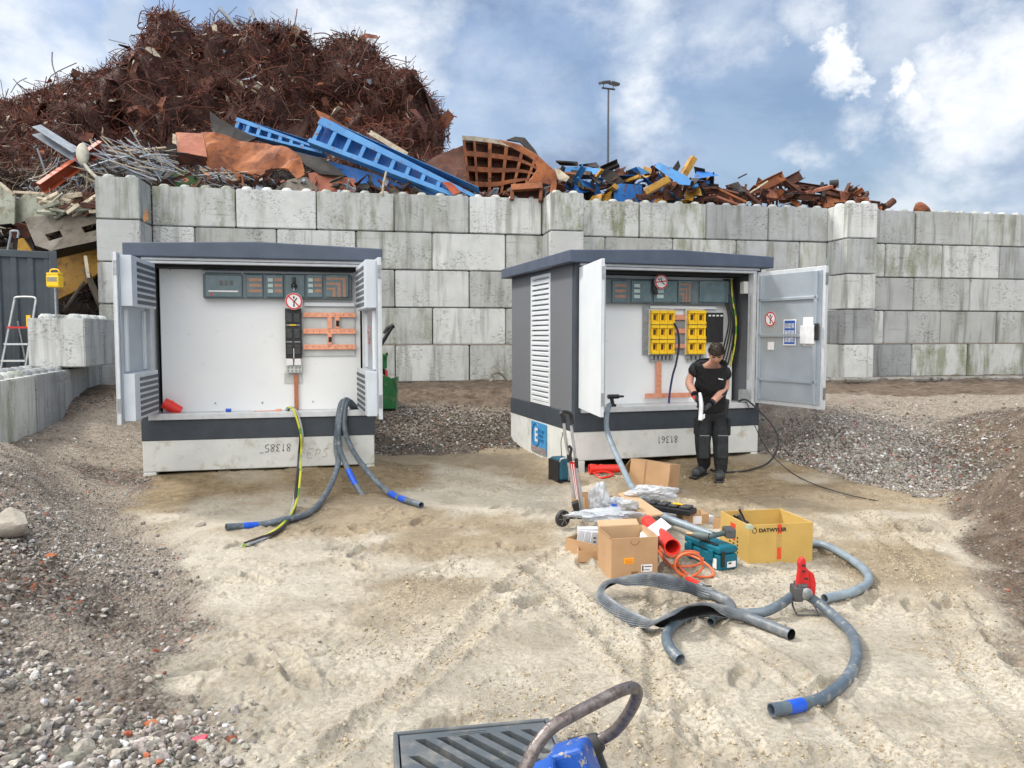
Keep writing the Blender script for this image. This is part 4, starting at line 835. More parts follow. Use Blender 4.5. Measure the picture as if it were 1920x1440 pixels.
boom('crane_boom', (440, 233, 18.2), (606, 286, 17.6), .34, M_bluel, 'narrow blue slotted frame lying above the crumpled sheet', 7)
sheet('blue_plate', [(610, 300, 17.8), (700, 325, 17.6), (760, 350, 17.4), (760, 362, 17.3), (640, 336, 17.5)], M_bluep, 'dark blue plate lying in the gap beneath the large boom')
sheet('rust_tip', [(590, 205, 17.6), (612, 214, 17.5), (652, 240, 17.4), (640, 242, 17.4), (600, 222, 17.5)], M_rust, 'thin orange rust blade on the upper end of the large blue boom')
beam('cream_strip', (694, 248, 17.8), (764, 290, 17.5), .12, .10, M_cream, 'cream folded strip leaning on the large blue boom', kind='L')
b_ = MB(); b_.tube([P(724, 322, 16.5), P(719, 345, 16.4), P(717, 366, 16.4)], .022, 6); o = b_.build('hanging_rod', M_cream, smooth=True); tag(o, 'pale rod hanging under the large blue boom', 'rod')
sheet('orange_flap', [(828, 340, 16.9), (846, 342, 16.85), (864, 360, 16.8), (850, 366, 16.8)], M_orp, 'orange strip along the lower end of the large blue boom')
# big rusty ribbed ring piece
root = empty('ribbed_rust_frame', P(930, 320, 17.8), 0, 'large curved rusty frame of ribs and openings standing on the wall', 'scrap frame')
o_ = root.location
def arc(t, y): # front lattice wall, seen from inside of a bent bucket
    xk = [870, 884, 930, 975, 1008, 1016]; return np.interp(t, np.linspace(0, 1, 6), xk)
tops = [(866, 254), (895, 256), (935, 262), (975, 274), (1005, 296), (1022, 318)]; bots = [(880, 372), (900, 374), (930, 372), (955, 360), (985, 348), (1005, 342)]
def lat(u, v):
    i = min(int(u * 5), 4); f_ = u * 5 - i; tx = tops[i][0] * (1 - f_) + tops[i + 1][0] * f_; ty = tops[i][1] * (1 - f_) + tops[i + 1][1] * f_; bx = bots[i][0] * (1 - f_) + bots[i + 1][0] * f_; by = bots[i][1] * (1 - f_) + bots[i + 1][1] * f_
    return pp(tx * (1 - v) + bx * v, ty * (1 - v) + by * v, 18.2 + .9 * math.sin(u * 2.6) - .2 * v)
for v0, v1 in ((.0, .07), (.24, .32), (.48, .56), (.72, .80), (.93, 1)):
    b_ = MB(); 
    for i in range(12):
        u0, u1 = i / 12, (i + 1) / 12; b_.add([lat(u0, v0), lat(u1, v0), lat(u1, v1), lat(u0, v1), lat(u0, v0) + V(0, .25, 0), lat(u1, v0) + V(0, .25, 0), lat(u1, v1) + V(0, .25, 0), lat(u0, v1) + V(0, .25, 0)], [(0, 1, 2, 3), (4, 5, 6, 7), (0, 1, 5, 4), (3, 2, 6, 7)])
    b_.build('rib', M_rust if v0 > 0 else M_cream, root)
for u0 in (0, .14, .30, .46, .62, .78, .93):
    b_ = MB(); b_.prism([lat(u0, 0), lat(u0 + .035, 0), lat(u0 + .035, 1), lat(u0, 1)], (0, .22, 0)); b_.build('upright', M_rust, root)
b_ = MB()
for i in range(12):
    u0, u1 = i / 12, (i + 1) / 12; b_.add([lat(u0, 0) + V(0, .28, 0), lat(u1, 0) + V(0, .28, 0), lat(u1, 1) + V(0, .28, 0), lat(u0, 1) + V(0, .28, 0)], [(0, 1, 2, 3)])
b_.build('back_plate', M_rustd, root)
b_ = MB(); rim = [(935, 262), (975, 272), (1008, 292), (1030, 312), (1046, 326), (1042, 348), (1018, 344), (1005, 352), (985, 350), (1000, 330), (1008, 318), (1000, 300), (980, 288), (950, 272)]
b_.prism([pp(a, b, 17.6 - (a - 935) * .004) for a, b in rim], (0, .14, .05)); b_.build('curved_rim', M_rust, root, bevel=.01)
b_ = MB(); b_.prism([pp(958, 345, 16.9), pp(1016, 342, 16.9), pp(1018, 352, 16.8), pp(960, 356, 16.8)], (0, .5, 0)); b_.prism([pp(958, 350, 16.9), pp(964, 350, 16.9), pp(964, 374, 16.8), pp(956, 374, 16.8)], (0, .4, 0)); b_.prism([pp(1012, 348, 16.9), pp(1018, 348, 16.9), pp(1016, 376, 16.8), pp(1010, 376, 16.8)], (0, .4, 0)); b_.prism([pp(1036, 318, 17.3), pp(1048, 322, 17.3), pp(1040, 372, 17.0), pp(1030, 372, 17.0)], (0, .2, 0)); b_.build('box_end', M_rust, root, bevel=.01)
b_ = MB(); b_.prism([pp(960, 357, 17.2), pp(1010, 354, 17.2), pp(1010, 374, 17.1), pp(960, 374, 17.1)], (0, .1, 0)); b_.build('box_inside', M_rustd, root)
sheet('curved_dark_plate', [(794, 308, 18.2), (820, 290, 18.3), (868, 276, 18.4), (872, 290, 18.3), (876, 350, 17.8), (850, 340, 17.8), (820, 320, 18)], M_rustd, 'dark rusty curved plate left of the ribbed rusty frame', crumple=.1)
sheet('torn_flap', [(950, 262, 18.6), (966, 256, 18.6), (984, 258, 18.6), (1004, 282, 18.4), (1012, 296, 18.3), (1000, 290, 18.3), (975, 266, 18.5)], M_blk, 'torn dark flap curling over the top of the ribbed frame')
sheet('cream_flap', [(1040, 314, 17.2), (1050, 318, 17.2), (1068, 332, 17.1), (1062, 340, 17.1), (1046, 336, 17.1)], M_cream, 'cream torn corner at the right end of the ribbed frame')
def wy(px):
    u = (px - 960) / F; t = (u * WO.y - WO.x) / (math.cos(WA) - u * math.sin(WA)); return WO.y + t * math.sin(WA)
# row of pieces at right: blue, yellow, brown
S2 = [('blue_plate', [(1059, 314), (1098, 312), (1150, 322), (1148, 332), (1080, 334), (1060, 330)], 18.4, M_bluel, 'large flat blue plate at the left of the small scrap row', .05),
      ('blue_plate', [(1062, 338), (1088, 336), (1120, 346), (1118, 358), (1084, 362), (1058, 350)], 17.9, M_bluep, 'dented dark blue plate under the flat blue one', .1),
      ('blue_plate', [(1152, 348), (1164, 344), (1203, 347), (1202, 384), (1150, 382)], 17.4, M_bluep, 'upright bright blue plate standing right on the wall, corner cut', .03),
      ('blue_plate', [(1174, 322), (1194, 314), (1202, 326), (1212, 336), (1180, 336)], 18.3, M_bluep, 'small folded blue plate above the upright blue one', .1),
      ('blue_plate', [(1196, 312), (1216, 322), (1236, 334), (1224, 344), (1202, 334)], 18.2, M_bluel, 'twisted blue strip between the two upper blue plates', .1),
      ('black_sheet', [(1042, 302), (1082, 306), (1084, 312), (1050, 310)], 18.8, M_blk, 'thin dark sheet on top at the left of the small scrap row', .02),
      ('black_sheet', [(1086, 308), (1118, 304), (1124, 312), (1090, 314)], 18.8, M_blk, 'second thin dark sheet with ragged end next to the lamp mast foot', .02),
      ('black_sheet', [(1126, 318), (1150, 320), (1170, 340), (1196, 344), (1150, 348), (1128, 334)], 17.9, M_blk, 'black crumpled sheet between blue plates', .12),
      ('black_sheet', [(1240, 346), (1278, 350), (1284, 372), (1246, 376)], 17.6, M_rustd, 'dark brown folded sheet under the yellow tube', .1),
      ('black_sheet', [(1300, 312), (1318, 316), (1322, 340), (1336, 322), (1336, 356), (1306, 350)], 18.2, M_blk, 'black jagged sheet standing right of the yellow beam', .04),
      ('brown_sheet', [(1316, 352), (1350, 350), (1390, 372), (1386, 384), (1330, 376)], 17.7, M_rustd, 'brown bent plate resting behind the studs right of centre', .08),
      ('brown_sheet', [(1360, 346), (1384, 340), (1398, 358), (1370, 362)], 18.2, M_blk, 'black curled plate above the brown bent plate', .1),
      ('yellow_scrap', [(1284, 358), (1310, 352), (1314, 366), (1300, 366), (1296, 376), (1284, 374)], 17.3, M_yelp, 'yellow hook shaped plate right of the yellow tube', .02),
      ('yellow_scrap', [(1226, 376), (1236, 372), (1244, 384), (1230, 386)], 17.2, M_yelp, 'small yellow corner on the wall top', .02),
      ('yellow_scrap', [(1100, 380), (1112, 366), (1128, 362), (1124, 378), (1108, 384)], 17.3, M_yelp, 'cream yellow lump resting behind the second pier', .06),
      ('yellow_scrap', [(1132, 366), (1146, 358), (1142, 382), (1130, 380)], 17.3, M_yelp, 'narrow yellow piece left of the upright blue plate', .03),
      ('rust_lump', [(1440, 352), (1456, 358), (1460, 372), (1446, 380), (1438, 370)], 17.8, M_rustp, 'round rusty drum end in the brown beams', .05),
      ('rust_lump', [(1538, 378), (1550, 368), (1580, 366), (1588, 380), (1545, 390)], 18.0, M_rust, 'orange rusty crumpled piece above the third pier', .1)]
for nm, px, Y0, m_, lab, cr in S2:
    Y0 = wy(px[0][0]) + .5 + (Y0 - 17.3) * .5; sheet(nm, [(a, b, Y0 + .25 * math.sin(a * .3)) for a, b in px], m_, lab, crumple=cr, th=.035)
# folded pale blue trough, yellow tube and beam
root = empty('blue_trough', P(1225, 308, 17.6), 0, 'pale blue folded trough leaning down towards the right, near the yellow beam', 'scrap trough'); o_ = root.location
b_ = MB(); b_.prism([pp(1223, 310, 17.6), pp(1236, 306, 17.5), pp(1286, 330, 17.3), pp(1296, 340, 17.2), pp(1294, 348, 17.2), pp(1274, 346, 17.2), pp(1240, 322, 17.4)], (0, .04, .03)); b_.build('face_plate', M_bluel, root, bevel=.008)
b_ = MB(); b_.prism([pp(1222, 310, 17.7), pp(1236, 305, 17.6), pp(1238, 318, 17.9), pp(1230, 320, 17.9)], (0, .2, 0)); b_.build('dark_end', M_blk, root)
beam('yellow_tube', (1211, 360, 17.2), (1256, 336, 17.0), .15, .15, M_yelp, 'yellow square tube lying aslant between the blue plates', kind='box')
beam('yellow_beam', (1278, 334, 17.9), (1300, 296, 18.0), .17, .14, M_yelp, 'yellow beam end rising highest of the small scrap row', kind='box')
sheet('rust_patch', [(1262, 314, 18), (1272, 300, 18), (1276, 312, 18), (1268, 326, 18)], M_blk, 'black knob of scrap left of the yellow beam')
BM_ = [((1424, 352, 17.9), (1470, 330, 18.2), .16, .2, M_rust, 'I', 'thick rusty beam rising right, first of the brown beams'),
       ((1468, 346, 18.1), (1502, 328, 18.4), .14, .2, M_rustd, 'I', 'forked dark beam pointing up right behind the thick rusty beam'),
       ((1478, 346, 18.6), (1560, 358, 18.7), .12, .14, M_rustd, 'I', 'long dark beam lying nearly level behind the brown beams'),
       ((1510, 362, 18.0), (1560, 350, 18.1), .10, .08, M_rustp, 'box', 'pinkish thin bar in front of the long dark beam'),
       ((1470, 366, 17.9), (1545, 372, 17.9), .14, .14, M_rustd, 'I', 'level dark girder resting behind the studs left of the third pier'),
       ((1556, 352, 18.3), (1612, 386, 17.9), .10, .08, M_rust, 'L', 'rusty angle iron sloping down right above the third pier'),
       ((1580, 372, 18.4), (1592, 346, 18.6), .10, .10, M_rustd, 'C', 'short dark channel standing up above the third pier'),
       ((1592, 362, 18.4), (1608, 352, 18.6), .09, .09, M_rustd, 'C', 'dark stub leaning right of the short channel'),
       ((1596, 376, 18.3), (1650, 382, 18.2), .10, .08, M_rustd, 'I', 'dark bar end pointing right over the third pier'),
       ((1618, 376, 18.4), (1624, 362, 18.4), .14, .1, M_rustd, 'box', 'small dark square stub above the dark bar end'),
       ((1654, 394, 18.6), (1676, 376, 18.6), .17, .17, M_rustd, 'tube', 'rusty tube end sticking up right of the third pier'),
       ((1340, 352, 18.0), (1400, 380, 17.7), .07, .05, M_rust, 'box', 'rusty strip sloping down right at the middle studs'),
       ((1336, 366, 17.8), (1384, 384, 17.5), .07, .05, M_rustp, 'box', 'lower rusty strip parallel to the one above it'),
       ((1406, 362, 17.8), (1440, 340, 18.3), .05, .04, M_cream, 'box', 'thin pale stick leaning right before the thick rusty beam'),
       ((1390, 350, 18.3), (1420, 372, 18.0), .05, .04, M_rustd, 'box', 'thin brown stick sloping down before the round drum end'),
       ((1128, 322, 18.2), (1160, 300 + 8, 18.4), .14, .12, M_blk, 'C', 'black channel block beside the lamp mast'),
       ((1096, 326, 18.0), (1150, 336, 17.8), .07, .05, M_rust, 'box', 'orange strip across the blue plates near the lamp mast'),
       ((1084, 332, 17.5), (1094, 350, 17.3), .06, .05, M_bluel, 'box', 'short pale blue strut over the dented blue plate'),
       ((1258, 348, 17.8), (1284, 336, 18), .10, .08, M_rust, 'box', 'short orange bar right of the yellow tube'),
       ((1284, 346, 17.9), (1320, 344, 18.0), .1, .1, M_rustd, 'C', 'dark channel beneath the foot of the yellow beam'),
       ((1400, 326, 18.4), (1384, 334, 18.3), .03, .03, M_blk, 'box', 'thin black hooked rod above the black curled plate'),
       ((1556, 346, 18.5), (1572, 344, 18.5), .2, .2, M_blk, 'tube', 'round black pipe mouth behind the brown beams')]
for a, e, w_, h_, m_, kd, lab in BM_:
    q1 = wy(a[0]) + .45 + (a[2] - 17.6) * .6; a = (a[0], a[1], q1); e = (e[0], e[1], q1 + (rnd.uniform(-.1, .5))); beam('scrap_beam', a, e, w_, h_, m_, lab, kind=kd, roll=rnd.uniform(-.4, .4), group='beams and bars of the small scrap row')
sil = [(1040, 322), (1110, 318), (1200, 320), (1280, 318), (1320, 326), (1350, 346), (1400, 350), (1440, 342), (1500, 340), (1560, 358), (1610, 372), (1660, 388)]
def shards(sil, n, mats, label, x0, x1, ybot, size=(.10, .42), dy=.8):
    b_ = MB()
    for _ in range(n):
        px = rnd.uniform(x0, x1); top = float(np.interp(px, [q[0] for q in sil], [q[1] for q in sil])); bot = ybot(px); py = top + (bot - top) * rnd.uniform(.05, 1) ** .9
        c = P(px, py, wy(px) + .5 + rnd.uniform(0, dy)); s_ = rnd.uniform(*size); b_.k = rnd.randrange(len(mats)); kd = rnd.random()
        Rm = Matrix.Rotation(rnd.uniform(0, 6.3), 3, 'Z') @ Matrix.Rotation(rnd.gauss(0, .5), 3, 'Y') @ Matrix.Rotation(rnd.gauss(0, .8), 3, 'X')
        if kd < .35: b_.box(c, (s_ * 2.2, s_ * .28, s_ * .22), Rm)
        elif kd < .5:
            for q in ((0, 0, 0, 2.2, .03, .3), (0, .0, .15, 2.2, .2, .03), (0, 0, -.15, 2.2, .2, .03)): b_.box(c + Rm @ (V(*q[:3]) * s_), (q[3] * s_, q[4] * s_, q[5] * s_), Rm)
        else:
            k_ = rnd.randint(4, 7); pts = [Rm @ V(math.cos(a * 6.283 / k_) * s_ * rnd.uniform(.4, 1.2), math.sin(a * 6.283 / k_) * s_ * rnd.uniform(.3, .9), rnd.uniform(-.16, .16) * s_) for a in range(k_)]
            ce_ = sum(pts, V(0, 0, 0)) / k_ + Rm @ V(0, 0, rnd.uniform(-.3, .3) * s_)
            b_.add([c + p for p in pts] + [c + ce_] + [c + p + V(0, .02, .012) for p in pts] + [c + ce_ + V(0, .02, .012)], [(i, (i + 1) % k_, k_) for i in range(k_)] + [(k_ + 1 + (i + 1) % k_, k_ + 1 + i, 2 * k_ + 1) for i in range(k_)] + [((i + 1) % k_, i, k_ + 1 + i, k_ + 1 + (i + 1) % k_) for i in range(k_)])
    o = b_.build('scrap_shards', mats); return tag(o, label, 'scrap', kind='stuff')
shards(sil, 170, [M_rustd, M_blk, M_rust, M_bluep, M_rustd, M_blk, M_bluel, M_yelp], 'jumbled blue, black and rusty fragments between the larger pieces of the small scrap row', 1042, 1330, lambda p: 386)
shards(sil, 170, [M_rustd, M_blk, M_rust, M_rustd, M_rustd, M_rustp], 'jumbled brown beam ends and fragments behind the middle and right wall studs', 1310, 1655, lambda p: 392, size=(.08, .34))
sil2 = [(300, 318), (380, 312), (470, 322), (560, 318), (600, 325), (700, 335), (800, 352), (880, 366), (960, 352), (1040, 345)]
shards(sil2, 190, [M_rustd, M_blk, M_rust, M_scrapdark, M_rustd, M_galv], 'dark fragments filling the gaps behind the left wall studs', 300, 1040, lambda p: 372, size=(.06, .26), dy=.4)
shards([(-40, 420), (200, 410)], 60, [M_rustd, M_blk, M_scrapdark, M_cream], 'dark splinters under the slotted panel', -30, 190, lambda p: 470, size=(.08, .3), dy=1.0)
boulder('rusty_boulder', 0, 0, .22, (.28, .10, .05), 'round rusty lump resting alone on the wall top at right', cat='scrap lump', flat=.75, seed=5).location = P(1729, 391, 19.0)
# floodlight mast
pm_ = P(1139, 400, 46); root = empty('floodlight_mast', (pm_.x, pm_.y, 0), R(20), 'thin grey mast with two floodlights standing far behind the wall', 'mast')
zt = P(1139, 166, 46).z; b_ = MB(); b_.tube([(0, 0, 0), (0, 0, zt)], [.12, .05], 10); b_.build('pole', M_dsteel, root, True)
b_ = MB(); b_.bb(-.42, .42, -.04, .04, zt - .05, zt + .03); b_.build('crossarm', M_dsteel, root)
for x_, tl in ((-.34, -.2), (.28, .15)):
    b_ = MB(); b_.T = Matrix.Translation((x_, -.15, zt + .26)) @ Matrix.Rotation(tl, 4, 'Y') @ Matrix.Rotation(R(12), 4, 'X'); b_.bb(-.27, .27, -.28, .25, -.07, .09); fl = b_.build('floodlight', M_dsteel, root, bevel=.03)
    b_ = MB(); b_.T = Matrix.Translation((x_, -.15, zt + .26)) @ Matrix.Rotation(tl, 4, 'Y') @ Matrix.Rotation(R(12), 4, 'X'); b_.bb(-.24, .24, -.25, .22, -.085, -.071); b_.build('glass', M_galv, fl)
    b_ = MB(); b_.tube([(x_, 0, zt), (x_, -.1, zt + .2)], .02, 5); b_.build('bracket', M_dsteel, root)
# ---------------------------------------------------------------- the two transformer cabinets
ZB, ZT, ZS, ZH, ZF = .475, .705, .775, 2.455, 2.52      # band bottom/top, sill top, header bottom, fascia bottom
class Cab:
    def __init__(s, k, D, label, z=0):
        s.o, s.ps, s.W = CABS[k]; s.D = D; s.z = z
        s.root = empty('transformer_cabinet', (s.o.x, s.o.y, z), s.ps, label, 'transformer cabinet', 'twin compact transformer cabinets')
        s.Mi = (Matrix.Translation((s.o.x, s.o.y, z)) @ Matrix.Rotation(s.ps, 4, 'Z')); s.I = s.Mi.inverted()
    def L(s, px, py, d=0):      # pixel to cabinet-local point on the plane y = d
        e = s.I @ EYE; r = s.I.to_3x3() @ raydir(px, py); return e + r * ((d - e.y) / r.y)
    def Wd(s, p): return s.Mi @ Vector(p)
def shell(c, left_side):
    W, D, r = c.W, c.D, c.root; T = .10
    b = MB(); b.bb(0, W, 0, .12, .12, ZB); b.bb(0, .12, .12, D, -.35, ZB); b.bb(W - .12, W, .12, D, -.35, ZB); b.bb(.12, W - .12, D - .12, D, -.35, ZB)
    b.bb(0, .14, 0, .118, -.35, .119); b.bb(W - .10, W, 0, .118, -.35, .119); b.build('concrete_base', M_base, r, bevel=.012)
    b = MB(); b.bb(-.006, W + .006, -.006, .14, ZB, ZT); b.bb(-.006, .14, .14, D, ZB, ZT); b.bb(W - .14, W + .006, .14, D, ZB, ZT); b.bb(.14, W - .14, D - .14, D, ZB, ZT); b.build('dark_band', M_band, r, bevel=.006)
    # corner posts, walls
    b = MB(); b.bb(0, .075, 0, .10, ZT, ZF); b.bb(W - .075, W, 0, .10, ZT, ZF); b.build('corner_post', M_band, r, bevel=.004)
    b = MB(); b.bb(W - .05, W - .004, .10, D, ZT, ZF); b.bb(.05, W - .05, D - .05, D, ZT, ZF); b.build('wall', M_render, r)
    b = MB(); b.bb(.076, W - .076, -.035, .11, ZT + .004, ZS); b.bb(.05, W - .05, .11, .52, ZT, ZS - .012); b.build('sill', M_alub, r, bevel=.004)
    b = MB(); b.bb(.05, W - .05, -.045, .06, ZH + .034, ZF - .002); b.bb(.08, W - .08, -.025, .06, ZH, ZH + .030); b.build('door_head_rail', M_alub, r, bevel=.004)
    for fx in (.076, W - .125): b = MB(); b.bb(fx, fx + .049, -.02, .10, ZS, ZH); b.build('door_frame', M_alub, r, bevel=.003)
    # roof: shallow gable with deep fascia
    ov = .11; fz = .145; rise = .045; mid = W / 2; x0, x1 = -ov - .01, W + ov + .0
    b = MB(); b.prism([(x0, -ov, ZF), (x1, -ov, ZF), (x1, -ov, ZF + fz), (mid, -ov, ZF + fz + rise), (x0, -ov, ZF + fz)], (0, D + 2 * ov, 0)); b.build('roof', M_roof, r, bevel=.012)
    b = MB(); b.bb(.12, W - .12, .11, .50, ZF - .012, ZF - .002); b.bb(.05, .10, .10, D, ZT, ZF); b.build('lining', M_dark if left_side is None else M_panel, r)
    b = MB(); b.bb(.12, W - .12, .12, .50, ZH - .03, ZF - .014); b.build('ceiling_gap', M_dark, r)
    return r
def door(c, hx, side, deg, kind, w_=1.10):
    """hinge at local x hx; side=-1 left leaf, +1 right leaf; built in leaf space: x from the hinge, y outwards face at 0"""
    piv = empty('door', (hx, -.03, 0)); piv.parent = c.root
    z0, z1 = ZS - .0, ZH + .01
    piv.rotation_euler = (0, 0, -R(deg) if side < 0 else R(180 + deg)); s = -side   # leaf space: outside face towards -y for left leaf, +y for right leaf
    t = .045; yo = -t if side < 0 else 0; yi = 0.0
    b = MB()
    ya, yb = (-t, 0) if side < 0 else (0, t)
    b.bb(0, w_, ya if side < 0 else yb - .006, ya + .006 if side < 0 else yb, z0, z1)
    o = b.build('leaf', M_white, piv, bevel=.002)
    b = MB(); e = .05
    for q in ((0, e, z0, z1), (w_ - e, w_, z0, z1), (e, w_ - e, z1 - e, z1), (e, w_ - e, z0, z0 + e)): b.bb(q[0], q[1], ya + .007, yb - .007, q[2], q[3])
    b.build('leaf_frame', M_alub, piv, bevel=.003)
    ins = lambda d0, d1: ((d0, d1) if side < 0 else (-d1, -d0))     # d = distance inward from the inner face
    if kind == 'louvre':
        for za, zb in ((z0 + .03, z0 + .50), (z1 - .52, z1 - .02)):
            b = MB(); y0, y1 = ins(.002, .11); b.bb(.02, w_ - .07, y0, y1, za, zb); bx = b.build('louvre_box', pm('louvre_box_paint', (.60, .66, .72), (.53, .58, .64), 4, .4), piv, bevel=.004)
            b = MB(); n = 7
            for i in range(n):
                zz = za + .03 + (zb - za - .05) * i / n; y0, y1 = ins(.111, .116); b.bb(.035, w_ - .26, y0, y1, zz, zz + (zb - za) / n * .52)
            b.build('dark_slots', pm('slot_grey', (.07, .08, .095), (.10, .11, .125), 9, .6), bx)
        y0, y1 = ins(.0, .03)
        for sx_ in (.14, w_ - .22): b = MB(); b.bb(sx_, sx_ + .06, y0, y1, z0 + .52, z1 - .55); b.build('inner_stile', M_white, piv, bevel=.003)
        b = MB(); y0, y1 = ins(-.006, .004); b.bb(.05, w_ - .05, y0, y1, z0 + .05, z1 - .05); b.build('inner_panel', M_doorin, piv)
    else:
        b = MB(); y0, y1 = ins(-.006, .003); b.bb(.05, w_ - .05, y0, y1, z0 + .05, z1 - .05); b.build('inner_panel', M_doorin, piv)
        b = MB(); y0, y1 = ins(.004, .03)
        for zz in (z0 + .30, z0 + .86, z1 - .38): b.bb(.06, w_ - .09, y0, y1, zz, zz + .035)
        b.bb(w_ - .14, w_ - .10, y0, y1, z0 + .05, z1 - .05); b.bb(.07, .10, y0, y1, z0 + .05, z1 - .05); b.build('stiffener', M_doorin, piv, bevel=.003)
    # lock rod, hinges, handle
    for zz in (z0 + .12, z1 - .22): b = MB(); b.bb(w_ - .004, w_ + .008, ya + .006, yb - .006, zz, zz + .14); b.build('latch_plate', M_steel, piv)
    b = MB(); y0, y1 = ins(.02, .055)
    if kind == 'flat' and side > 0: b.bb(w_ - .10, w_ - .06, y0, y1, z0 + .82, z0 + 1.02); b.bb(w_ - .09, w_ - .07, *ins(.05, .07), z0 + .93, z0 + 1.0); b.build('handle', M_black, piv, bevel=.006)
    b = MB()
    for zz in (z0 + .2, z0 + .85, z1 - .25): b.cyl((-.01, (ya + yb) / 2, zz), (-.01, (ya + yb) / 2, zz + .10), .014, n=10)
    b.build('hinge', M_steel, piv, True)
    piv['_s'] = side; return piv, ins
def plateY(root, name, m_, x0, x1, y0, y1, z0, z1, bevel=.0): b = MB(); b.bb(min(x0, x1), max(x0, x1), y0, y1, min(z0, z1), max(z0, z1)); return b.build(name, m_, root, bevel=bevel)
def prohibition(name, W_, loc_m, label, r=.095):
    """round no-switching sign; loc_m maps the disc, lying in its xz plane facing -y, into the world"""
    root = empty(name, loc_m.to_translation(), 0, label, 'warning sign', 'round prohibition signs', rot=loc_m.to_euler())
    b = MB(); b.lathe((0, 0, 0), [(r, 0), (r, .003)], 'y', 40); b.build('disc', M_paper, root)
    b = MB(); n = 40
    vs = []; 
    for k_, rr_ in enumerate((r * .97, r * .80)):
        for y_ in (-.002, -.001): vs += [(rr_ * math.cos(2 * math.pi * i / n), y_, rr_ * math.sin(2 * math.pi * i / n)) for i in range(n)]
    fs = [(i, (i + 1) % n, 2 * n + (i + 1) % n, 2 * n + i) for i in range(n)] + [(i, (i + 1) % n, n + (i + 1) % n, n + i) for i in range(n)]
    b.add(vs, fs); b.box((0, -.0015, 0), (r * 1.7, .001, r * .15), Matrix.Rotation(R(45), 3, 'Y')); b.build('red_ring_and_bar', M_red, root)
    b = MB(); b.prism([(-r*.06, -.0028, r*.28), (r*.06, -.0028, r*.28), (r*.10, -.0028, r*.60), (-r*.10, -.0028, r*.60)], (0, .001, 0)); b.prism([(-r*.05, -.0028, -r*.05), (r*.05, -.0028, -r*.12), (r*.42, -.0028, r*.36), (r*.30, -.0028, r*.44)], (0, .001, 0)); b.prism([(-r*.10, -.0028, -r*.62), (r*.10, -.0028, -r*.62), (r*.05, -.0028, -r*.22), (-r*.05, -.0028, -r*.22)], (0, .001, 0)); b.lathe((r*.02, -.0024, -r*.12), [(r*.10, 0), (r*.10, .001)], 'y', 12)
    b.build('switch_symbol', M_ink, root); return root
def enclosure(c, cells, pz0, pz1, d, px0, px1):
    """dark busbar housing with clear windows. cells: list of (px left, px right, type)"""
    a = c.L(px0, pz0, d - .12); e = c.L(px1, pz1, d - .12); r = c.root
    b = MB(); b.bb(a.x, e.x, d - .10, d - .002, e.z, a.z); enc = b.build('busbar_housing', pm('housing_grey', (.10, .13, .145), (.13, .165, .18), 8, .35, coat=.3), r, bevel=.015)
    for (p, q, ty) in cells:
        A = c.L(p, pz0 + 4, d - .12); E = c.L(q, pz1 - 4, d - .12)
        b = MB(); b.bb(A.x, E.x, d - .125, d - .101, E.z, A.z); wn = b.build('clear_window', M_glassy, enc, bevel=.014, seg=3)
        w = E.x - A.x; h = A.z - E.z; y0, y1 = d - .129, d - .1255
        if ty == 'meter':
            b = MB(); b.bb(A.x + w * .10, E.x - w * .12, y0, y1, E.z + h * .24, E.z + h * .30); b.build('label_strip', M_paper, wn)
            b = MB(); b.lathe((A.x + w * .18, y0, E.z + h * .13), [(.014, 0), (.014, .004)], 'y', 12); b.build('red_button', M_red, wn)
            b = MB()
            for k_ in range(3): b.bb(A.x + w * (.4 + .13 * k_), A.x + w * (.49 + .13 * k_), y0, y1, E.z + h * .52, E.z + h * .74)
            b.build('instrument', M_dsteel, wn)
        if ty in ('bars', 'fuse', 'fusebars'):
            b = MB(); bc = MB()
            for k_ in range(3):
                z_ = E.z + h * (.22 + .24 * k_)
                if ty != 'fuse': b.bb(A.x + w * (.15 if ty == 'bars' else .48), E.x - w * .08, y0, y1, z_, z_ + h * .13)
                if ty != 'bars': bc.bb(A.x + w * .12, A.x + w * .40, y0 - .002, y1, z_ - h * .02, z_ + h * .13)
            if b.v: b.build('copper_link', M_copperd, wn)
            if bc.v: bc.build('fuse_carrier', pm('pale_mint', (.50, .62, .60), None, 6, .5), wn)
        if ty == 'corner':
            b = MB()
            for k_ in range(3):
                m_ = .14 + .22 * k_; b.bb(A.x + w * .04, E.x - w * m_, y0, y1, A.z - h * (m_ + .10), A.z - h * m_); b.bb(E.x - w * (m_ + .13), E.x - w * m_, y0, y1, E.z + h * .03, A.z - h * (m_ + .102))
            b.build('copper_link', M_copperd, wn)
    return enc
def copper(c, name, px0, py0, px1, py1, d, th=.012, m_=None):
    a = c.L(px0, py0, d); e = c.L(px1, py1, d); return plateY(c.root, name, m_ or M_copper, a.x, e.x, d, d + th, a.z, e.z, .002)
def strokes(c, name, segs, px, py, w_, h_, m_, d=-.004, r=.0028, flip=False, slant=0, parent=None):
    o = c.L(px, py, d); b = MB()
    for s in segs:
        pts = []
        for x_, z_ in s:
            if flip: x_, z_ = -x_, -z_
            pts.append((o.x + x_ * w_ + slant * z_ * h_, d, o.z + z_ * h_))
        b.tube(spline(pts, 4), r, 5)
    return b.build(name, m_, c.root)
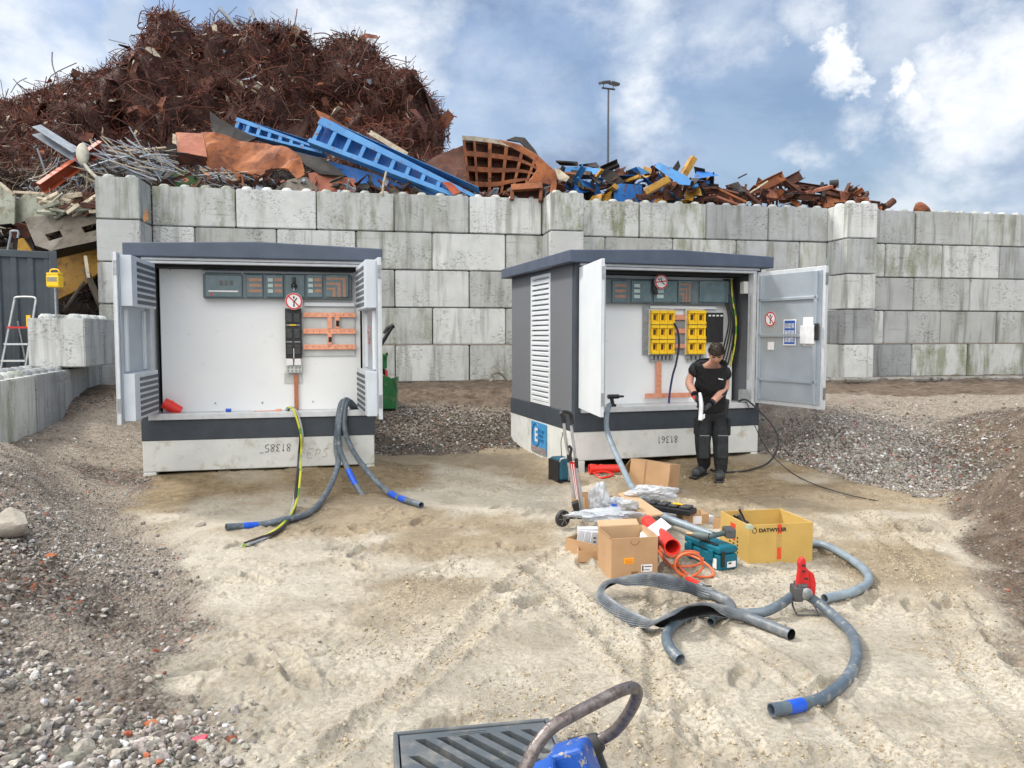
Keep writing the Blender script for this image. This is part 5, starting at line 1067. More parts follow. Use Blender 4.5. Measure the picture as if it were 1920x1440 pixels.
DIG = {'8': [[(.5, .5), (.15, .75), (.5, 1), (.85, .75), (.5, .5), (.1, .22), (.5, 0), (.9, .22), (.5, .5)]], '1': [[(.3, .8), (.5, 1), (.5, 0)]], '3': [[(.1, .95), (.8, .9), (.4, .55), (.85, .3), (.5, .02), (.1, .08)]],
       '5': [[(.9, 1), (.2, .98), (.2, .55), (.8, .5), (.8, .1), (.1, .02)]], '6': [[(.8, .95), (.3, .7), (.15, .25), (.5, 0), (.85, .25), (.5, .5), (.2, .3)]], '-': [[(.1, 1.1), (.8, 1.15)]],
       'E': [[(.8, 1), (.1, .95), (.1, .0), (.85, .0)], [(.1, .5), (.6, .55)]], 'P': [[(.1, 0), (.2, 1)], [(.15, .95), (.8, .85), (.7, .5), (.2, .45)]], 'S': [[(.9, .9), (.4, 1), (.2, .75), (.8, .4), (.6, .05), (.1, .05)]]}
def word(s, adv=1.15):
    out = []
    for i, ch in enumerate(s): out += [[(x + i * adv, z) for x, z in st] for st in DIG[ch]]
    return out
# ======== left cabinet
cl = Cab('L', 2.7, 'left transformer cabinet with louvred doors and three grey conduits hanging out')
shell(cl, 1); L_ = cl.L; d = .30
plateY(cl.root, 'mounting_panel', M_panel, .165, cl.W - .14, d, d + .02, ZS - .01, ZH - .035)
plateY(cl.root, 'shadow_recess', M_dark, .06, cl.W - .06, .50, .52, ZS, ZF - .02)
b = MB()
for px, py in ((404, 756), (492, 755), (587, 753), (660, 751), (319, 505)):
    q = L_(px, py, d); b.lathe((q.x, d - .006, q.z), [(.011, 0), (.011, .004)], 'y', 10)
b.build('panel_screw', M_steel, cl.root)
b = MB(); 
for px in (383, 455, 533, 610, 655): q = L_(px, 512, d - .11); b.cyl((q.x, d - .13, q.z), (q.x, d - .10, q.z), .008, n=8)
b.build('housing_screw', M_steel, cl.root)
enclosure(cl, [(383, 455, 'meter'), (461, 494, 'bars'), (498, 532, 'fusebars'), (534, 572, 'none'), (574, 606, 'fusebars'), (610, 655, 'corner')], 510, 562, d, 379, 660)
plateY(cl.root, 'ceiling_strip', M_dsteel, L_(379, 508, d).x, L_(662, 508, d).x, d - .03, d - .002, L_(500, 509, d).z, L_(500, 503, d).z)
a = L_(570, 567, d - .03); e = L_(665, 575, d - .03); plateY(cl.root, 'guard_rail', M_white, a.x, e.x, d - .05, d - .03, e.z, a.z, .003)
a = L_(566, 576, d - .02); e = L_(666, 667, d - .02); plateY(cl.root, 'backing_plate', pm('pale_insulating_plate', (.60, .62, .62), (.5, .53, .53), 5, .5), a.x, e.x, d - .02, d - .004, e.z, a.z)
for y0_, y1_ in ((586, 595), (616, 626), (646, 655)): copper(cl, 'busbar', 568, y0_, 667, y1_, d - .06)
copper(cl, 'busbar_link', 614, 595, 623, 616, d - .07); copper(cl, 'busbar_link', 614, 626, 623, 646, d - .07); copper(cl, 'busbar_link', 628, 595, 637, 616, d - .07)
b = MB()
for px0, py0, px1, py1 in ((630, 601, 636, 612), (616, 632, 622, 641)):
    a = L_(px0, py0, d - .075); e = L_(px1, py1, d - .075); b.bb(a.x, e.x, d - .078, d - .072, e.z, a.z)
b.build('link_slot', M_dark, cl.root)
b = MB()
for py in (591, 621, 650):
    for px in range(576, 664, 13): q = L_(px + rnd.uniform(-3, 3), py, d - .062); b.lathe((q.x, d - .063, q.z), [(.006, 0), (.006, .003)], 'y', 8)
b.build('bar_bolt', M_dsteel, cl.root)
# black fuse switch
a = L_(534, 578, d - .12); e = L_(566, 672, d - .12); h = a.z - e.z; w = e.x - a.x
b = MB(); b.bb(a.x, e.x, d - .12, d - .02, e.z, a.z); fs_ = b.build('fuse_switch', M_black, cl.root, bevel=.006)
for i in range(3):
    for j in range(2): b = MB(); b.bb(a.x + w * (.08 + .48 * j), a.x + w * (.44 + .48 * j), d - .135, d - .121, e.z + h * (.08 + .32 * i), e.z + h * (.27 + .32 * i)); b.build('fuse_pocket', pm('smoky_black', (.03, .032, .035), (.05, .052, .055), 30, .25), fs_, bevel=.005)
b = MB()
for i in (1, 2): 
    for j in range(2): b.bb(a.x + w * (.06 + .5 * j), a.x + w * (.42 + .5 * j), d - .13, d - .121, e.z + h * (.335 * i - .012), e.z + h * (.335 * i + .006))
b.build('pocket_edge', M_steel, fs_)
b = MB(); b.bb(a.x + w * .28, a.x + w * .68, d - .14, d - .131, e.z + h * .655, e.z + h * .68); b.build('yellow_strip', M_yel, fs_)
b = MB(); b.bb(a.x + w * .49, a.x + w * .53, d - .14, d - .121, e.z, e.z + h * .2); b.build('white_divider', M_paper, fs_)
b = MB()
for j in range(2): b.prism([(a.x + w * (.04 + .5 * j), d - .12, e.z - .002), (a.x + w * (.44 + .5 * j), d - .12, e.z - .002), (a.x + w * (.46 + .5 * j), d - .12, e.z - h * .14), (a.x + w * (.02 + .5 * j), d - .12, e.z - h * .14)], (0, .07, 0))
b.build('white_shroud', M_paper, fs_, bevel=.005)
b = MB(); b.bb(a.x, e.x, d - .09, d - .03, e.z - h * .29, e.z - h * .15); tb = b.build('terminal_block', M_clear, fs_, bevel=.004)
b = MB()
for i in range(2):
    for j in range(4): b.lathe((a.x + w * (.14 + .24 * j), d - .095, e.z - h * (.19 + .06 * i)), [(.008, 0), (.008, .004)], 'y', 8)
b.build('terminal_screw', M_dsteel, tb)
copper(cl, 'copper_riser', 551, 702, 560, 774, d - .05, m_=pm('riser_copper', (.52, .20, .10), (.42, .15, .08), 20, .4, .4))
a = L_(533, 700, d - .01); e = L_(567, 718, d - .01); plateY(cl.root, 'clear_cover', M_clear, a.x, e.x, d - .015, d - .004, e.z, a.z)
dL, ins = door(cl, .085, -1, 91, 'louvre', 1.04); dR, ins2 = door(cl, cl.W - .085, 1, 94, 'louvre')
strokes(cl, 'marker_number', word('81385-'), 546, 832, .052, .085, M_ink, flip=True, slant=.1)
strokes(cl, 'pencil_letters', word('EPS', 1.2), 575, 858, .07, .10, pm('pencil_grey', (.25, .25, .26), None, 5, .8), slant=.2, r=.0016)
# what lies and hangs in it, each its own thing
Wl = cl.Wd
b = MB(); b.tube([Vector((0, 0, 0)), Vector((-.11, -.02, .07))], .062, 20, inner=.9); b.tube([Vector((-.04, -.008, .026)), Vector((-.055, -.011, .035))], .069, 20); b.tube([Vector((.07, 0, -.035)), Vector((0, 0, 0))], [.05, .062], 20)
q = L_(327, 771, .2); o = b.build('pipe_fitting', M_redp, smooth=True); o.location = Wl((q.x, .2, ZS + .045)); o.rotation_euler = (0, 0, cl.ps); tag(o, 'red plastic pipe end lying on the sill of the left cabinet', 'pipe fitting')
q = L_(429, 773, .12); b = MB(); b.cyl((-.03, 0, 0), (.03, 0, 0), .019); o = b.build('tape_roll', M_blue, smooth=True); o.location = Wl((q.x, .10, ZS + .02)); o.rotation_euler = (0, 0, cl.ps); tag(o, 'small blue cap lying on the sill of the left cabinet', 'cap')
q = L_(520, 771, .12); b = MB(); b.prism([(-.06, 0, 0), (.05, 0, 0), (.05, 0, .022), (.0, 0, .02)], (0, .03, 0)); b.bb(-.26, -.06, 0, .012, 0, .007); o = b.build('copper_offcut', [M_copper]); o.location = Wl((q.x, .08, ZS + .002)); o.rotation_euler = (0, 0, cl.ps); tag(o, 'thin copper offcut lying on the sill left of the cable bundle', 'offcut')
# conduits
def hose(name, pts, r, m_, label, cat, group=None, k=8, inner=.84, tapes=(), n=14, flat=None):
    sp = spline(pts, k); b = MB(); b.tube(sp, r, n, inner=inner) if inner else b.tube(sp, r, n)
    o = b.build(name, m_, smooth=True, recalc=False); tag(o, label, cat, group)
    for t0, t1 in tapes:
        i0, i1 = int(t0 * (len(sp) - 1)), int(t1 * (len(sp) - 1)); rr_ = (r if not isinstance(r, list) else r[i0]) * 1.05
        b = MB(); b.tube(sp[i0:i1 + 1], rr_, n); b.build('blue_tape', M_blue, o, smooth=True)
    return o
def SW(px, py, d_, dx=0): q = L_(px, py, d_); return Wl((q.x + dx, d_, q.z))
gg = 'grey conduits hanging out of the left cabinet'
s0 = Wl((L_(640, 766, .28).x + .14, .28, ZS - .03)); s1 = SW(655, 762, .12); s2 = SW(641, 757, -.02)
hose('conduit', [s0, s1 + V(0, 0, .03), s2 + V(0, 0, .02), SW(633, 790, -.10), SW(630, 840, -.14), P(634, 868, 8.25), P(622, 905, 7.95), GT(598, 945, .03), GT(570, 966, .03), GT(530, 975, .03), GT(490, 984, .03), GT(424, 988, .03)], .03, M_conduit, 'grey conduit sweeping left over the sand from the left cabinet, blue tape at its end', 'conduit', gg, tapes=((.93, .965),))
hose('conduit', [s0 + V(.02, .03, 0), s1 + V(.03, .02, .02), s2 + V(.03, .01, .035), SW(636, 800, -.12), SW(637, 840, -.18), P(648, 870, 8.2), P(662, 900, 8.05), P(683, 934, 7.95)], .03, M_conduit, 'short grey conduit in the middle, wrapped with blue tape above the sand', 'conduit', gg, tapes=((.78, .90),))
hose('conduit', [s0 + V(.04, .05, 0), s1 + V(.05, .03, .01), s2 + V(.055, .02, .02), SW(646, 800, -.12), SW(659, 840, -.2), P(686, 880, 8.2), P(715, 912, 7.95), GT(745, 932, .03), GT(790, 947, .03)], .03, M_conduit, 'grey conduit curving right to the sand with two wraps of blue tape', 'conduit', gg, tapes=((.83, .885), (.90, .925)))
# cable bundle
root = empty('cable_bundle', SW(548, 772, .05), 0, 'black, grey and yellow green wires hanging over the sill of the left cabinet', 'cable bundle')
o_ = root.location
base = [SW(536, 778, .18), SW(541, 765, .06), SW(552, 768, -.05), SW(560, 790, -.09), SW(565, 820, -.11), SW(563, 850, -.13), P(561, 880, 7.95), P(556, 925, 7.5), P(551, 952, 7.15), GT(540, 975, .03), GT(515, 998, .02), GT(482, 1012, .015), GT(460, 1021, .015)]
for nm, m_, ph, rr_ in (('black_wire', M_black, 0, .0125), ('yellow_green_wire', pm('yellow_green_stripe', (.62, .62, .04), (.10, .32, .03), 9, .4, lo=.52, hi=.56), 2.1, .0125), ('grey_wire', pm('grey_wire_pvc', (.42, .45, .50), None, 6, .4), 4.2, .0115), ('brown_wire', pm('brown_pvc', (.05, .03, .025), None, 6, .5), 5.4, .011)):
    b = MB(); sp = spline(base, 7); m0 = len(sp)
    pts = [p - o_ + V(math.cos(ph + i * .10) * .016, math.sin(ph + i * .10) * .016, math.sin(ph + i * .1) * .006 * (i > m0 * .6)) for i, p in enumerate(sp)]
    b.tube(pts, rr_, 7); b.build(nm, m_, root, smooth=True)
# padlock-like hanger and sign in front of the housing
q = L_(551, 520, d - .15)
root = empty('hanging_lock', Wl((q.x, d - .17, q.z)), cl.ps, 'black lockout lock hanging on the busbar housing over the round sign', 'lock'); b = MB(); b.bb(-.02, .02, -.02, .02, -.06, .0); b.build('body', M_black, root, bevel=.004); b = MB(); b.sph((0, 0, -.10), .035, 8); b.build('bulb', M_black, root, smooth=True); b = MB(); b.tube([(0, -.02, -.08), (0, -.03, -.16)], .003, 5); b.build('cord', M_paper, root)
q = L_(551, 565, d - .20); prohibition('prohibition_sign', 0, Matrix.Translation(Wl((q.x, d - .20, q.z))) @ Matrix.Rotation(cl.ps, 4, 'Z'), 'red ringed no switching sign hanging above the black fuse switch of the left cabinet', .098)
def on_door(c, piv, side, x_, z_, dd=.012):
    """matrix on the inner face of a door leaf; its -y looks out of that face"""
    ml = c.Mi @ Matrix.Translation(piv.location) @ piv.rotation_euler.to_matrix().to_4x4()
    y = dd if side < 0 else -dd
    return ml @ Matrix.Translation((x_, y, z_)) @ (Matrix.Rotation(math.pi, 4, 'Z') if side < 0 else Matrix())
prohibition('prohibition_sign', 0, on_door(cl, dR, 1, .36, 1.66), 'narrow looking prohibition sign on the right door of the left cabinet', .10)
def paper(name, mat4, w_, h_, label, cat, m_=None, extra=None):
    root = empty(name, mat4.to_translation(), 0, label, cat, rot=mat4.to_euler()); b = MB(); b.bb(-w_ / 2, w_ / 2, -.003, 0, -h_ / 2, h_ / 2); b.build('sheet', m_ or M_paper, root)
    if extra: extra(root)
    return root
M_pb = pm('safety_poster_blue', (.03, .11, .42), None, 9, .5); M_pg = pm('poster_pictures', (.55, .58, .66), (.25, .28, .35), 40, .6)
def poster(root):
    b = MB(); b.bb(-.085, .085, -.0045, -.0031, -.145, .145); b.build('blue_field', M_pb, root); b = MB()
    for k_ in range(3):
        for j_ in range(3): b.bb(-.075 + .052 * j_, -.030 + .052 * j_, -.006, -.0046, -.12 + .085 * k_, -.06 + .085 * k_)
    b.build('pictures', M_pg, root)
paper('safety_poster', on_door(cl, dR, 1, .80, 1.52), .10, .36, 'blue and white instruction strip on the right door of the left cabinet', 'poster', extra=None)
b = MB(); 
# ======== right cabinet
cr = Cab('R', 2.62, 'right transformer cabinet with dark side wall, tall louvre and yellow fuse holders', z=.005)
shell(cr, 1); L_ = cr.L; Wr = cr.Wd; d = .42
plateY(cr.root, 'mounting_panel', M_panel, .11, cr.W - .14, d, d + .02, ZS - .01, ZH - .035)
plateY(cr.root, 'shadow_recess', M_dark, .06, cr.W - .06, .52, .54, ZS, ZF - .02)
D = cr.D
b = MB(); b.bb(0, .05, .102, .88, ZT, ZF); b.bb(0, .05, 1.62, D - .05, ZT, ZF); b.bb(.0, .05, .88, 1.62, ZF - .06, ZF); b.build('side_wall', M_render, cr.root, bevel=.006)
b = MB(); b.bb(-.012, .05, .86, .90, ZT + .01, ZF - .05); b.bb(-.012, .05, 1.60, 1.64, ZT + .01, ZF - .05); b.bb(-.012, .05, .90, 1.60, ZF - .09, ZF - .05); b.bb(-.012, .05, .90, 1.60, ZT + .01, ZT + .05); lv = b.build('side_louvre', M_white, cr.root, bevel=.003)
b = MB(); n = 24; z0, z1 = ZT + .06, ZF - .10
for i in range(n):
    z_ = z0 + (z1 - z0) * i / n; b.prism([(-.012, .90, z_), (-.012, .90, z_ + .035), (.035, .90, z_ + .062), (.035, .90, z_ + .052)], (0, .70, 0))
b.build('louvre_slats', M_white, lv)
b = MB(); b.bb(.052, .06, .90, 1.60, ZT, ZF - .03); b.build('louvre_back', M_dark, cr.root)
# company board on the concrete side
root = empty('company_board', Wr((-.004, 1.23, .10)), cr.ps - R(90), 'blue company board with white letter E on the concrete side of the right cabinet', 'board')
s0_ = .42; h_ = .42; w_ = .62
root.location = Wr((-.006, 1.60, .035)); b = MB(); b.bb(0, w_, -.008, 0, .0, h_); b.build('board', pm('board_blue', (.045, .30, .62), (.04, .27, .58), 3, .4), root)
b = MB(); b.bb(0, w_, -.0095, -.0081, .0, .085); b.build('photo_strip', pm('photo_strip_mix', (.35, .33, .34), (.16, .10, .10), 30, .6), root)
M_db = pm('dark_blue_print', (.02, .13, .34), None, 9, .5)
b = MB(); b.tube([(.21 + .155 * math.cos(a), -.009, .245 + .155 * math.sin(a)) for a in np.linspace(.6, 5.7, 30)], .009, 5); b.build('ring_mark', M_db, root)
text('letter_mark', 'E', .26, M_paper, root, (.215, -.010, .155), bold=.006)
for i, tx in enumerate(('ELECTRIC', 'POWER', 'SYSTEMS')): text('board_lettering', tx, .062, M_db, root, (.30, -.010, .285 - .062 * i), align='LEFT', sx=.95)
enclosure(cr, [(1148, 1176, 'bars'), (1184, 1222, 'fuse'), (1226, 1270, 'fuse'), (1272, 1297, 'corner'), (1312, 1366, 'none')], 521, 572, d, 1137, 1370)
a = L_(1218, 573, d - .03); e = L_(1342, 580, d - .03); plateY(cr.root, 'guard_rail', M_white, a.x, e.x, d - .05, d - .03, e.z, a.z, .003)
for (px0, px1) in ((1207, 1216),): a = L_(px0, 575, d - .04); e = L_(px1, 664, d - .04); plateY(cr.root, 'cable_rail', M_steel, a.x, e.x, d - .04, d - .01, e.z, a.z)
def yblock(px0, px1, nc):
    a = L_(px0, 581, d - .09); e = L_(px1, 664, d - .09); W_ = e.x - a.x; H_ = a.z - e.z
    b = MB(); b.bb(a.x - .012, e.x + .012, d - .05, d - .02, e.z - .015, a.z + .012); fh = b.build('fuse_rail', M_clear, cr.root, bevel=.004)
    for i in range(3):
        for j in range(nc):
            x0 = a.x + W_ * j / nc + .003; x1 = a.x + W_ * (j + 1) / nc - .003; z0 = e.z + H_ * i / 3 + .003; z1 = e.z + H_ * (i + 1) / 3 - .006; w = x1 - x0; h = z1 - z0; b = MB()
            b.bb(x0, x1, d - .075, d - .051, z0, z1); b.bb(x0, x1, d - .12, d - .076, z1 - h * .22, z1); b.bb(x0, x1, d - .12, d - .076, z0, z0 + h * .22); b.bb(x0, x0 + w * .22, d - .105, d - .076, z0 + h * .22, z1 - h * .22); b.bb(x1 - w * .22, x1, d - .105, d - .076, z0 + h * .22, z1 - h * .22)
            b.build('yellow_fuse_holder', M_yel, fh, bevel=.004)
            b = MB(); b.bb(x0 + w * .34, x1 - w * .34, d - .080, d - .0755, z0 + h * .32, z1 - h * .32); b.build('fuse_slot', pm('slot_brown', (.08, .03, .012), None, 5, .6), fh)
    b = MB(); 
    for j in range(nc * 2): x0 = a.x + W_ * (j + .2) / (nc * 2); b.bb(x0, x0 + W_ / nc / 2 * .6, d - .08, d - .03, e.z - .075, e.z - .018)
    b.build('clamp', M_steel, fh, bevel=.004)
    a2 = L_(px0 - 2, 664, d - .03); e2 = L_(px1 + 3, 678, d - .03); plateY(cr.root, 'clear_cover', M_clear, a2.x, e2.x, d - .028, d - .008, e2.z, a2.z)
yblock(1221, 1264, 3); yblock(1290, 1322, 2)
a = L_(1265, 590, d - .02); e = L_(1290, 665, d - .02); plateY(cr.root, 'backing_plate', pm('grey_plate_mid', (.30, .31, .32), None, 5, .5), a.x, e.x, d - .015, d - .002, e.z, a.z)
for y0_, y1_ in ((590, 600), (616, 625), (645, 653)): copper(cr, 'busbar', 1264, y0_, 1291, y1_, d - .045)
a = L_(1326, 586, d - .08); e = L_(1356, 642, d - .08); plateY(cr.root, 'fuse_switch', M_black, a.x, e.x, d - .08, d - .005, e.z, a.z, .006)
b = MB()
for j in range(4): x0 = a.x + (e.x - a.x) * (.08 + .24 * j); b.bb(x0, x0 + .035, d - .086, d - .081, a.z - .05, a.z - .03)
b.build('white_contact', M_paper, cr.root)
copper(cr, 'copper_riser', 1231, 678, 1240, 741, d - .05, m_=M_copper); 
b = MB(); a = L_(1210, 738, d - .07); e = L_(1250, 746, d - .07); b.bb(a.x, e.x, d - .07, d - .055, e.z, a.z); a = L_(1250, 737, d - .07); e = L_(1296, 745, d - .07); b.bb(a.x + .004, e.x, d - .067, d - .052, e.z, a.z); b.build('earth_bar', M_copper, cr.root, bevel=.003)
# cables at the right inside
b = MB(); 
for k_, (m_) in enumerate((M_black, M_black, M_rubber, M_black, MC['yellow_green_stripe'], M_black)):
    b = MB(); x_ = cr.W - .33 + .028 * k_; b.tube(spline([(x_ + .02, d - .04, ZH - .05), (x_ + .0, d - .1, 2.15), (x_ + .05, d - .12, 1.85), (x_ + .02 + .012 * k_, d - .08, 1.55), (x_ - .04 + .02 * k_, d - .03, 1.25)], 6), .0105, 7); b.build('wiring', m_, cr.root, smooth=True)
a = L_(1389, 540, .05); b = MB(); b.bb(cr.W - .20, cr.W - .13, .08, .18, a.z - .07, a.z + .09); b.build('junction_box', M_clear, cr.root, bevel=.01)
b = MB(); b.tube([(cr.W - .155, .03, ZS + .3), (cr.W - .155, .03, a.z - .07)], .008, 6); b.build('wire_conduit', M_alu, cr.root)
q = L_(1397, 745, .0); b = MB(); b.bb(q.x - .05, q.x + .04, -.02, .08, ZS, ZS + .17); b.build('socket_box', pm('grey_box', (.34, .37, .38), None, 7, .5), cr.root, bevel=.006)
strokes(cr, 'marker_number', word('81361'), 1271, 817, .052, .085, M_ink, flip=True)
dL2, _ = door(cr, .085, -1, 100, 'flat'); dR2, _ = door(cr, cr.W - .085, 1, 99, 'flat')
q = L_(1240, 528, d - .2); prohibition('prohibition_sign', 0, Matrix.Translation(Wr((q.x, d - .2, q.z))) @ Matrix.Rotation(cr.ps, 4, 'Z') @ Matrix.Rotation(R(-52), 4, 'Y'), 'tilted no switching sign hanging on the busbar housing of the right cabinet', .094)
root = empty('hanging_lock', Wr((L_(1228, 530, d - .17).x, d - .16, L_(1228, 530, d - .17).z)), cr.ps, 'black lockout lock beside the tilted sign in the right cabinet', 'lock'); b = MB(); b.bb(-.025, .02, -.02, .02, -.11, .05); b.build('body', M_black, root, bevel=.008); b = MB(); b.sph((.01, -.01, -.12), .032, 8); b.build('bulb', M_black, root, smooth=True)
md = lambda x_, z_: on_door(cr, dR2, 1, x_, z_)
prohibition('prohibition_sign', 0, md(.26, 1.86), 'prohibition sign on the inside of the open right door of the right cabinet', .095)
paper('safety_poster', md(.585, 1.69), .20, .32, 'blue framed picture poster on the open right door of the right cabinet', 'poster', extra=poster)
def pocket(root):
    b = MB(); b.bb(-.11, .11, -.03, -.0035, -.15, .07); b.build('pocket', pm('translucent_white', (.74, .76, .80), None, 9, .35), root, bevel=.006)
paper('document_pocket', md(.88, 1.70), .17, .34, 'white document pocket with papers on the open right door', 'document holder', extra=pocket)
paper('notice', md(.28, 1.52), .11, .10, 'small white notice below the sign on the open right door', 'notice')
# blue cable from the fuse holders
b = MB(); b.tube(spline([Wr((lambda q: (q.x, d - .14, q.z))(L_(x_, y_, d - .14))) for x_, y_ in ((1264, 606), (1271, 622), (1273, 648), (1268, 680), (1261, 705), (1256, 735), (1254, 756))], 6), .014, 8); o = b.build('blue_cable', pm('blue_black_cable', (.015, .03, .16), (.01, .012, .03), 9, .45, sz=.2), smooth=True); tag(o, 'dark blue cable hanging from the yellow fuse holders down to the sill', 'cable')
# crimping tool on the sill
q = L_(1147, 747, .0); root = empty('drill', Wr((q.x, -.0, ZS)), cr.ps, 'black cordless screwdriver standing on the sill of the right cabinet', 'power tool')
b = MB(); b.cyl((-.05, 0, .125), (.09, 0, .125), .028); b.build('motor_body', M_black, root, smooth=True); b = MB(); b.cyl((.09, 0, .125), (.16, 0, .125), .016, .012); b.build('chuck', M_black, root, smooth=True)
b = MB(); b.prism([(-.03, -.015, .11), (.02, -.015, .11), (.035, -.015, .03), (-.005, -.015, .03)], (0, .03, 0)); b.build('grip', M_black, root, bevel=.006); b = MB(); b.bb(-.02, .05, -.03, .03, .002, .035); b.build('battery', M_black, root, bevel=.005)
# black cables leaving at the right corner
def SR(px, py, d_): q = L_(px, py, d_); return Wr((q.x, d_, q.z))
gk = 'thin black cables leaving the right cabinet'
hose('power_cable', [SR(1390, 752, .05), SR(1402, 758, -.06), P(1412, 790, 9.9), P(1428, 825, 9.7), P(1446, 852, 9.3), GT(1480, 883, .02), GT(1520, 905, .02), GT(1580, 925, .02), GT(1640, 938, .01), GT(1670, 942, -.01)], .0055, M_rubber, 'black cable running from the right cabinet down over the gravel to the sand', 'cable', gk, inner=None, n=7)
hose('power_cable', [SR(1385, 752, .05), SR(1400, 750, -.08), P(1425, 772, 9.9), P(1446, 795, 9.8), P(1459, 822, 9.6), P(1455, 848, 9.5), P(1440, 868, 9.3), GT(1420, 877, .02), GT(1390, 884, .02), GT(1352, 885, .02), GT(1332, 880, .015)], .012, M_rubber, 'black cable looping out from the right cabinet corner back to the worker', 'cable', gk, inner=None, n=7)
# orange pipe bundle and dark things under the base
root = empty('pipe_coupling', GT(1105, 880, .07), R(70), 'red plastic pipe coupling lying in the opening under the right cabinet', 'pipe')
b = MB(); b.T = Matrix.Rotation(R(-60), 4, 'Z'); b.tube([(0, 0, 0), (.08, 0, 0)], .058, 20, inner=.85); b.tube([(.08, 0, 0), (.4, 0, .0)], .05, 20, inner=.9); b.tube([(.02, 0, 0), (.035, 0, 0)], .065, 20); b.tube([(.13, 0, 0), (.15, 0, 0)], .058, 20); b.build('pipe_body', M_redp, root, smooth=True)
b = MB(); b.tube(spline([GT(1112, 888, .04), GT(1130, 884, .05), GT(1150, 890, .02), GT(1128, 896, .01), GT(1118, 890, .03)], 5), .012, 6); o = b.build('orange_strap', M_redp, smooth=True); tag(o, 'loose red strap under the edge of the right cabinet', 'strap')
# ---------------------------------------------------------------- boxes and tools on the sand
def cardbox(name, pa, pb, depth, h, label, m_=M_card, mi=M_cardin, th=.006, tilt=None, extra=None, base=None, cat='cardboard box', group='cardboard boxes on the sand', inset=0, closed=False):
    """pa, pb: pixels of the front lower corners on the ground"""
    A = GT(*pa); B = GT(*pb); w_ = (B - A).xy.length; an = math.atan2(B.y - A.y, B.x - A.x); z = min(A.z, B.z) - .01 if base is None else base
    root = empty(name, (A.x, A.y, z), an, label, cat, group)
    if tilt: root.rotation_euler = (tilt[0], tilt[1], an)
    b = MB(); b.bb(0, w_, 0, th, 0, h); b.bb(0, w_, depth - th, depth, 0, h); b.bb(0, th, th, depth - th, 0, h); b.bb(w_ - th, w_, th, depth - th, 0, h); b.bb(th, w_ - th, th, depth - th, 0, th)
    if closed: b.bb(th, w_ - th, th, depth - th, h - th * 1.5, h - th * .2)
    b.build('box_walls', m_, root, bevel=.0015)
    b = MB(); t2 = th + .0015; b.bb(t2 - .001, t2, t2, depth - t2, th, h - .004); b.bb(w_ - t2, w_ - t2 + .001, t2, depth - t2, th, h - .004); b.bb(t2, w_ - t2, depth - t2, depth - t2 + .001, th, h - .004)
    if not closed: b.build('box_lining', mi, root)
    if extra: extra(root, w_, depth, h)
    return root
def lab(root, name, m_, x0, x1, z0, z1, y=-.0012): b = MB(); b.bb(x0, x1, y, y + .001, z0, z1); return b.build(name, m_, root)
# big ochre box with printed maker's name
def ex(root, w, dp, h):
    for z0, z1 in ((.76, .99), (.13, .42)):
        o = lab(root, 'red_tape', M_tape, w * .44, w * .505, h * z0, h * z1, -.002); o.location.x += .0
    b = MB(); b.bb(w * .43, w * .51, -.0015, -.0005, h * .42, h * .76); b.build('clear_tape', pm('aged_tape', (.50, .33, .10), (.42, .28, .09), 60, .3), root)
    b = MB(); b.bb(w * .30, w * .37, dp - .009, dp - .008, h * .68, h); b.build('red_tape', M_tape, root)
    text('box_lettering', 'DATWYLER', .037, M_ink, root, (w * .15, -.003, h * .82), align='LEFT', sx=1.12, bold=.0012)
    b = MB(); b.tube([(w * .085 + .017 * math.cos(a), -.002, h * .86 + .017 * math.sin(a)) for a in np.linspace(-3.6, 1.9, 20)], .0022, 5); b.tube([(w * .085 + .001, -.002, h * .86 + .026), (w * .085 + .012, -.002, h * .86 + .010), (w * .085 + .017, -.002, h * .86)], .002, 5); b.build('round_mark', M_ink, root)
    b = MB(); b.bb(-.0015, -.0005, dp * .45, dp * .62, h * .45, h * .86); b.build('red_tape', M_tape, root)
    b = MB(); rr3 = random.Random(3)
    for k_ in range(3):
        for j in range(5): z_ = h * (.16 + .09 * j); y_ = dp * (.35 + .13 * k_); b.bb(-.0014, -.0004, y_, y_ + .02 * rr3.uniform(.6, 1.4), z_, z_ + .012)
    b.build('side_print', M_ink, root)
    b = MB(); b.bb(-.002, .03, -.002, .05, h * .9, h * .998); b.build('corner_tape', pm('pale_green_tape', (.45, .55, .42), None, 9, .4), root)
cardbox('printed_carton', (1403, 1057), (1523, 1052), .46, .30, 'large ochre open carton printed DATWYLER with red tape', M_ycard, M_ycard, .008, extra=ex, group='cardboard boxes on the sand')
pq = P(1392, 972, 5.9); root = empty('hand_tool', pq, 0, 'black pliers like tool sticking out of the ochre carton', 'tool'); b = MB(); b.tube([(-.03, 0, .03), (.0, 0, -.03), (.05, 0, -.08)], .02, 8); b.build('jaw', M_dsteel, root, smooth=True)
b = MB(); b.tube([(-.025, .0, .07), (.0, 0, .02), (.03, 0, -.05)], .009, 6); b.tube([(-.07, 0, .02), (-.02, 0, -.02), (.03, 0, -.06)], .011, 6); b.build('handle_bars', M_black, root, smooth=True)
b = MB(); b.bb(-.04, .05, -.02, .03, -.10, -.02); b.build('tool_body', M_black, root, bevel=.012)
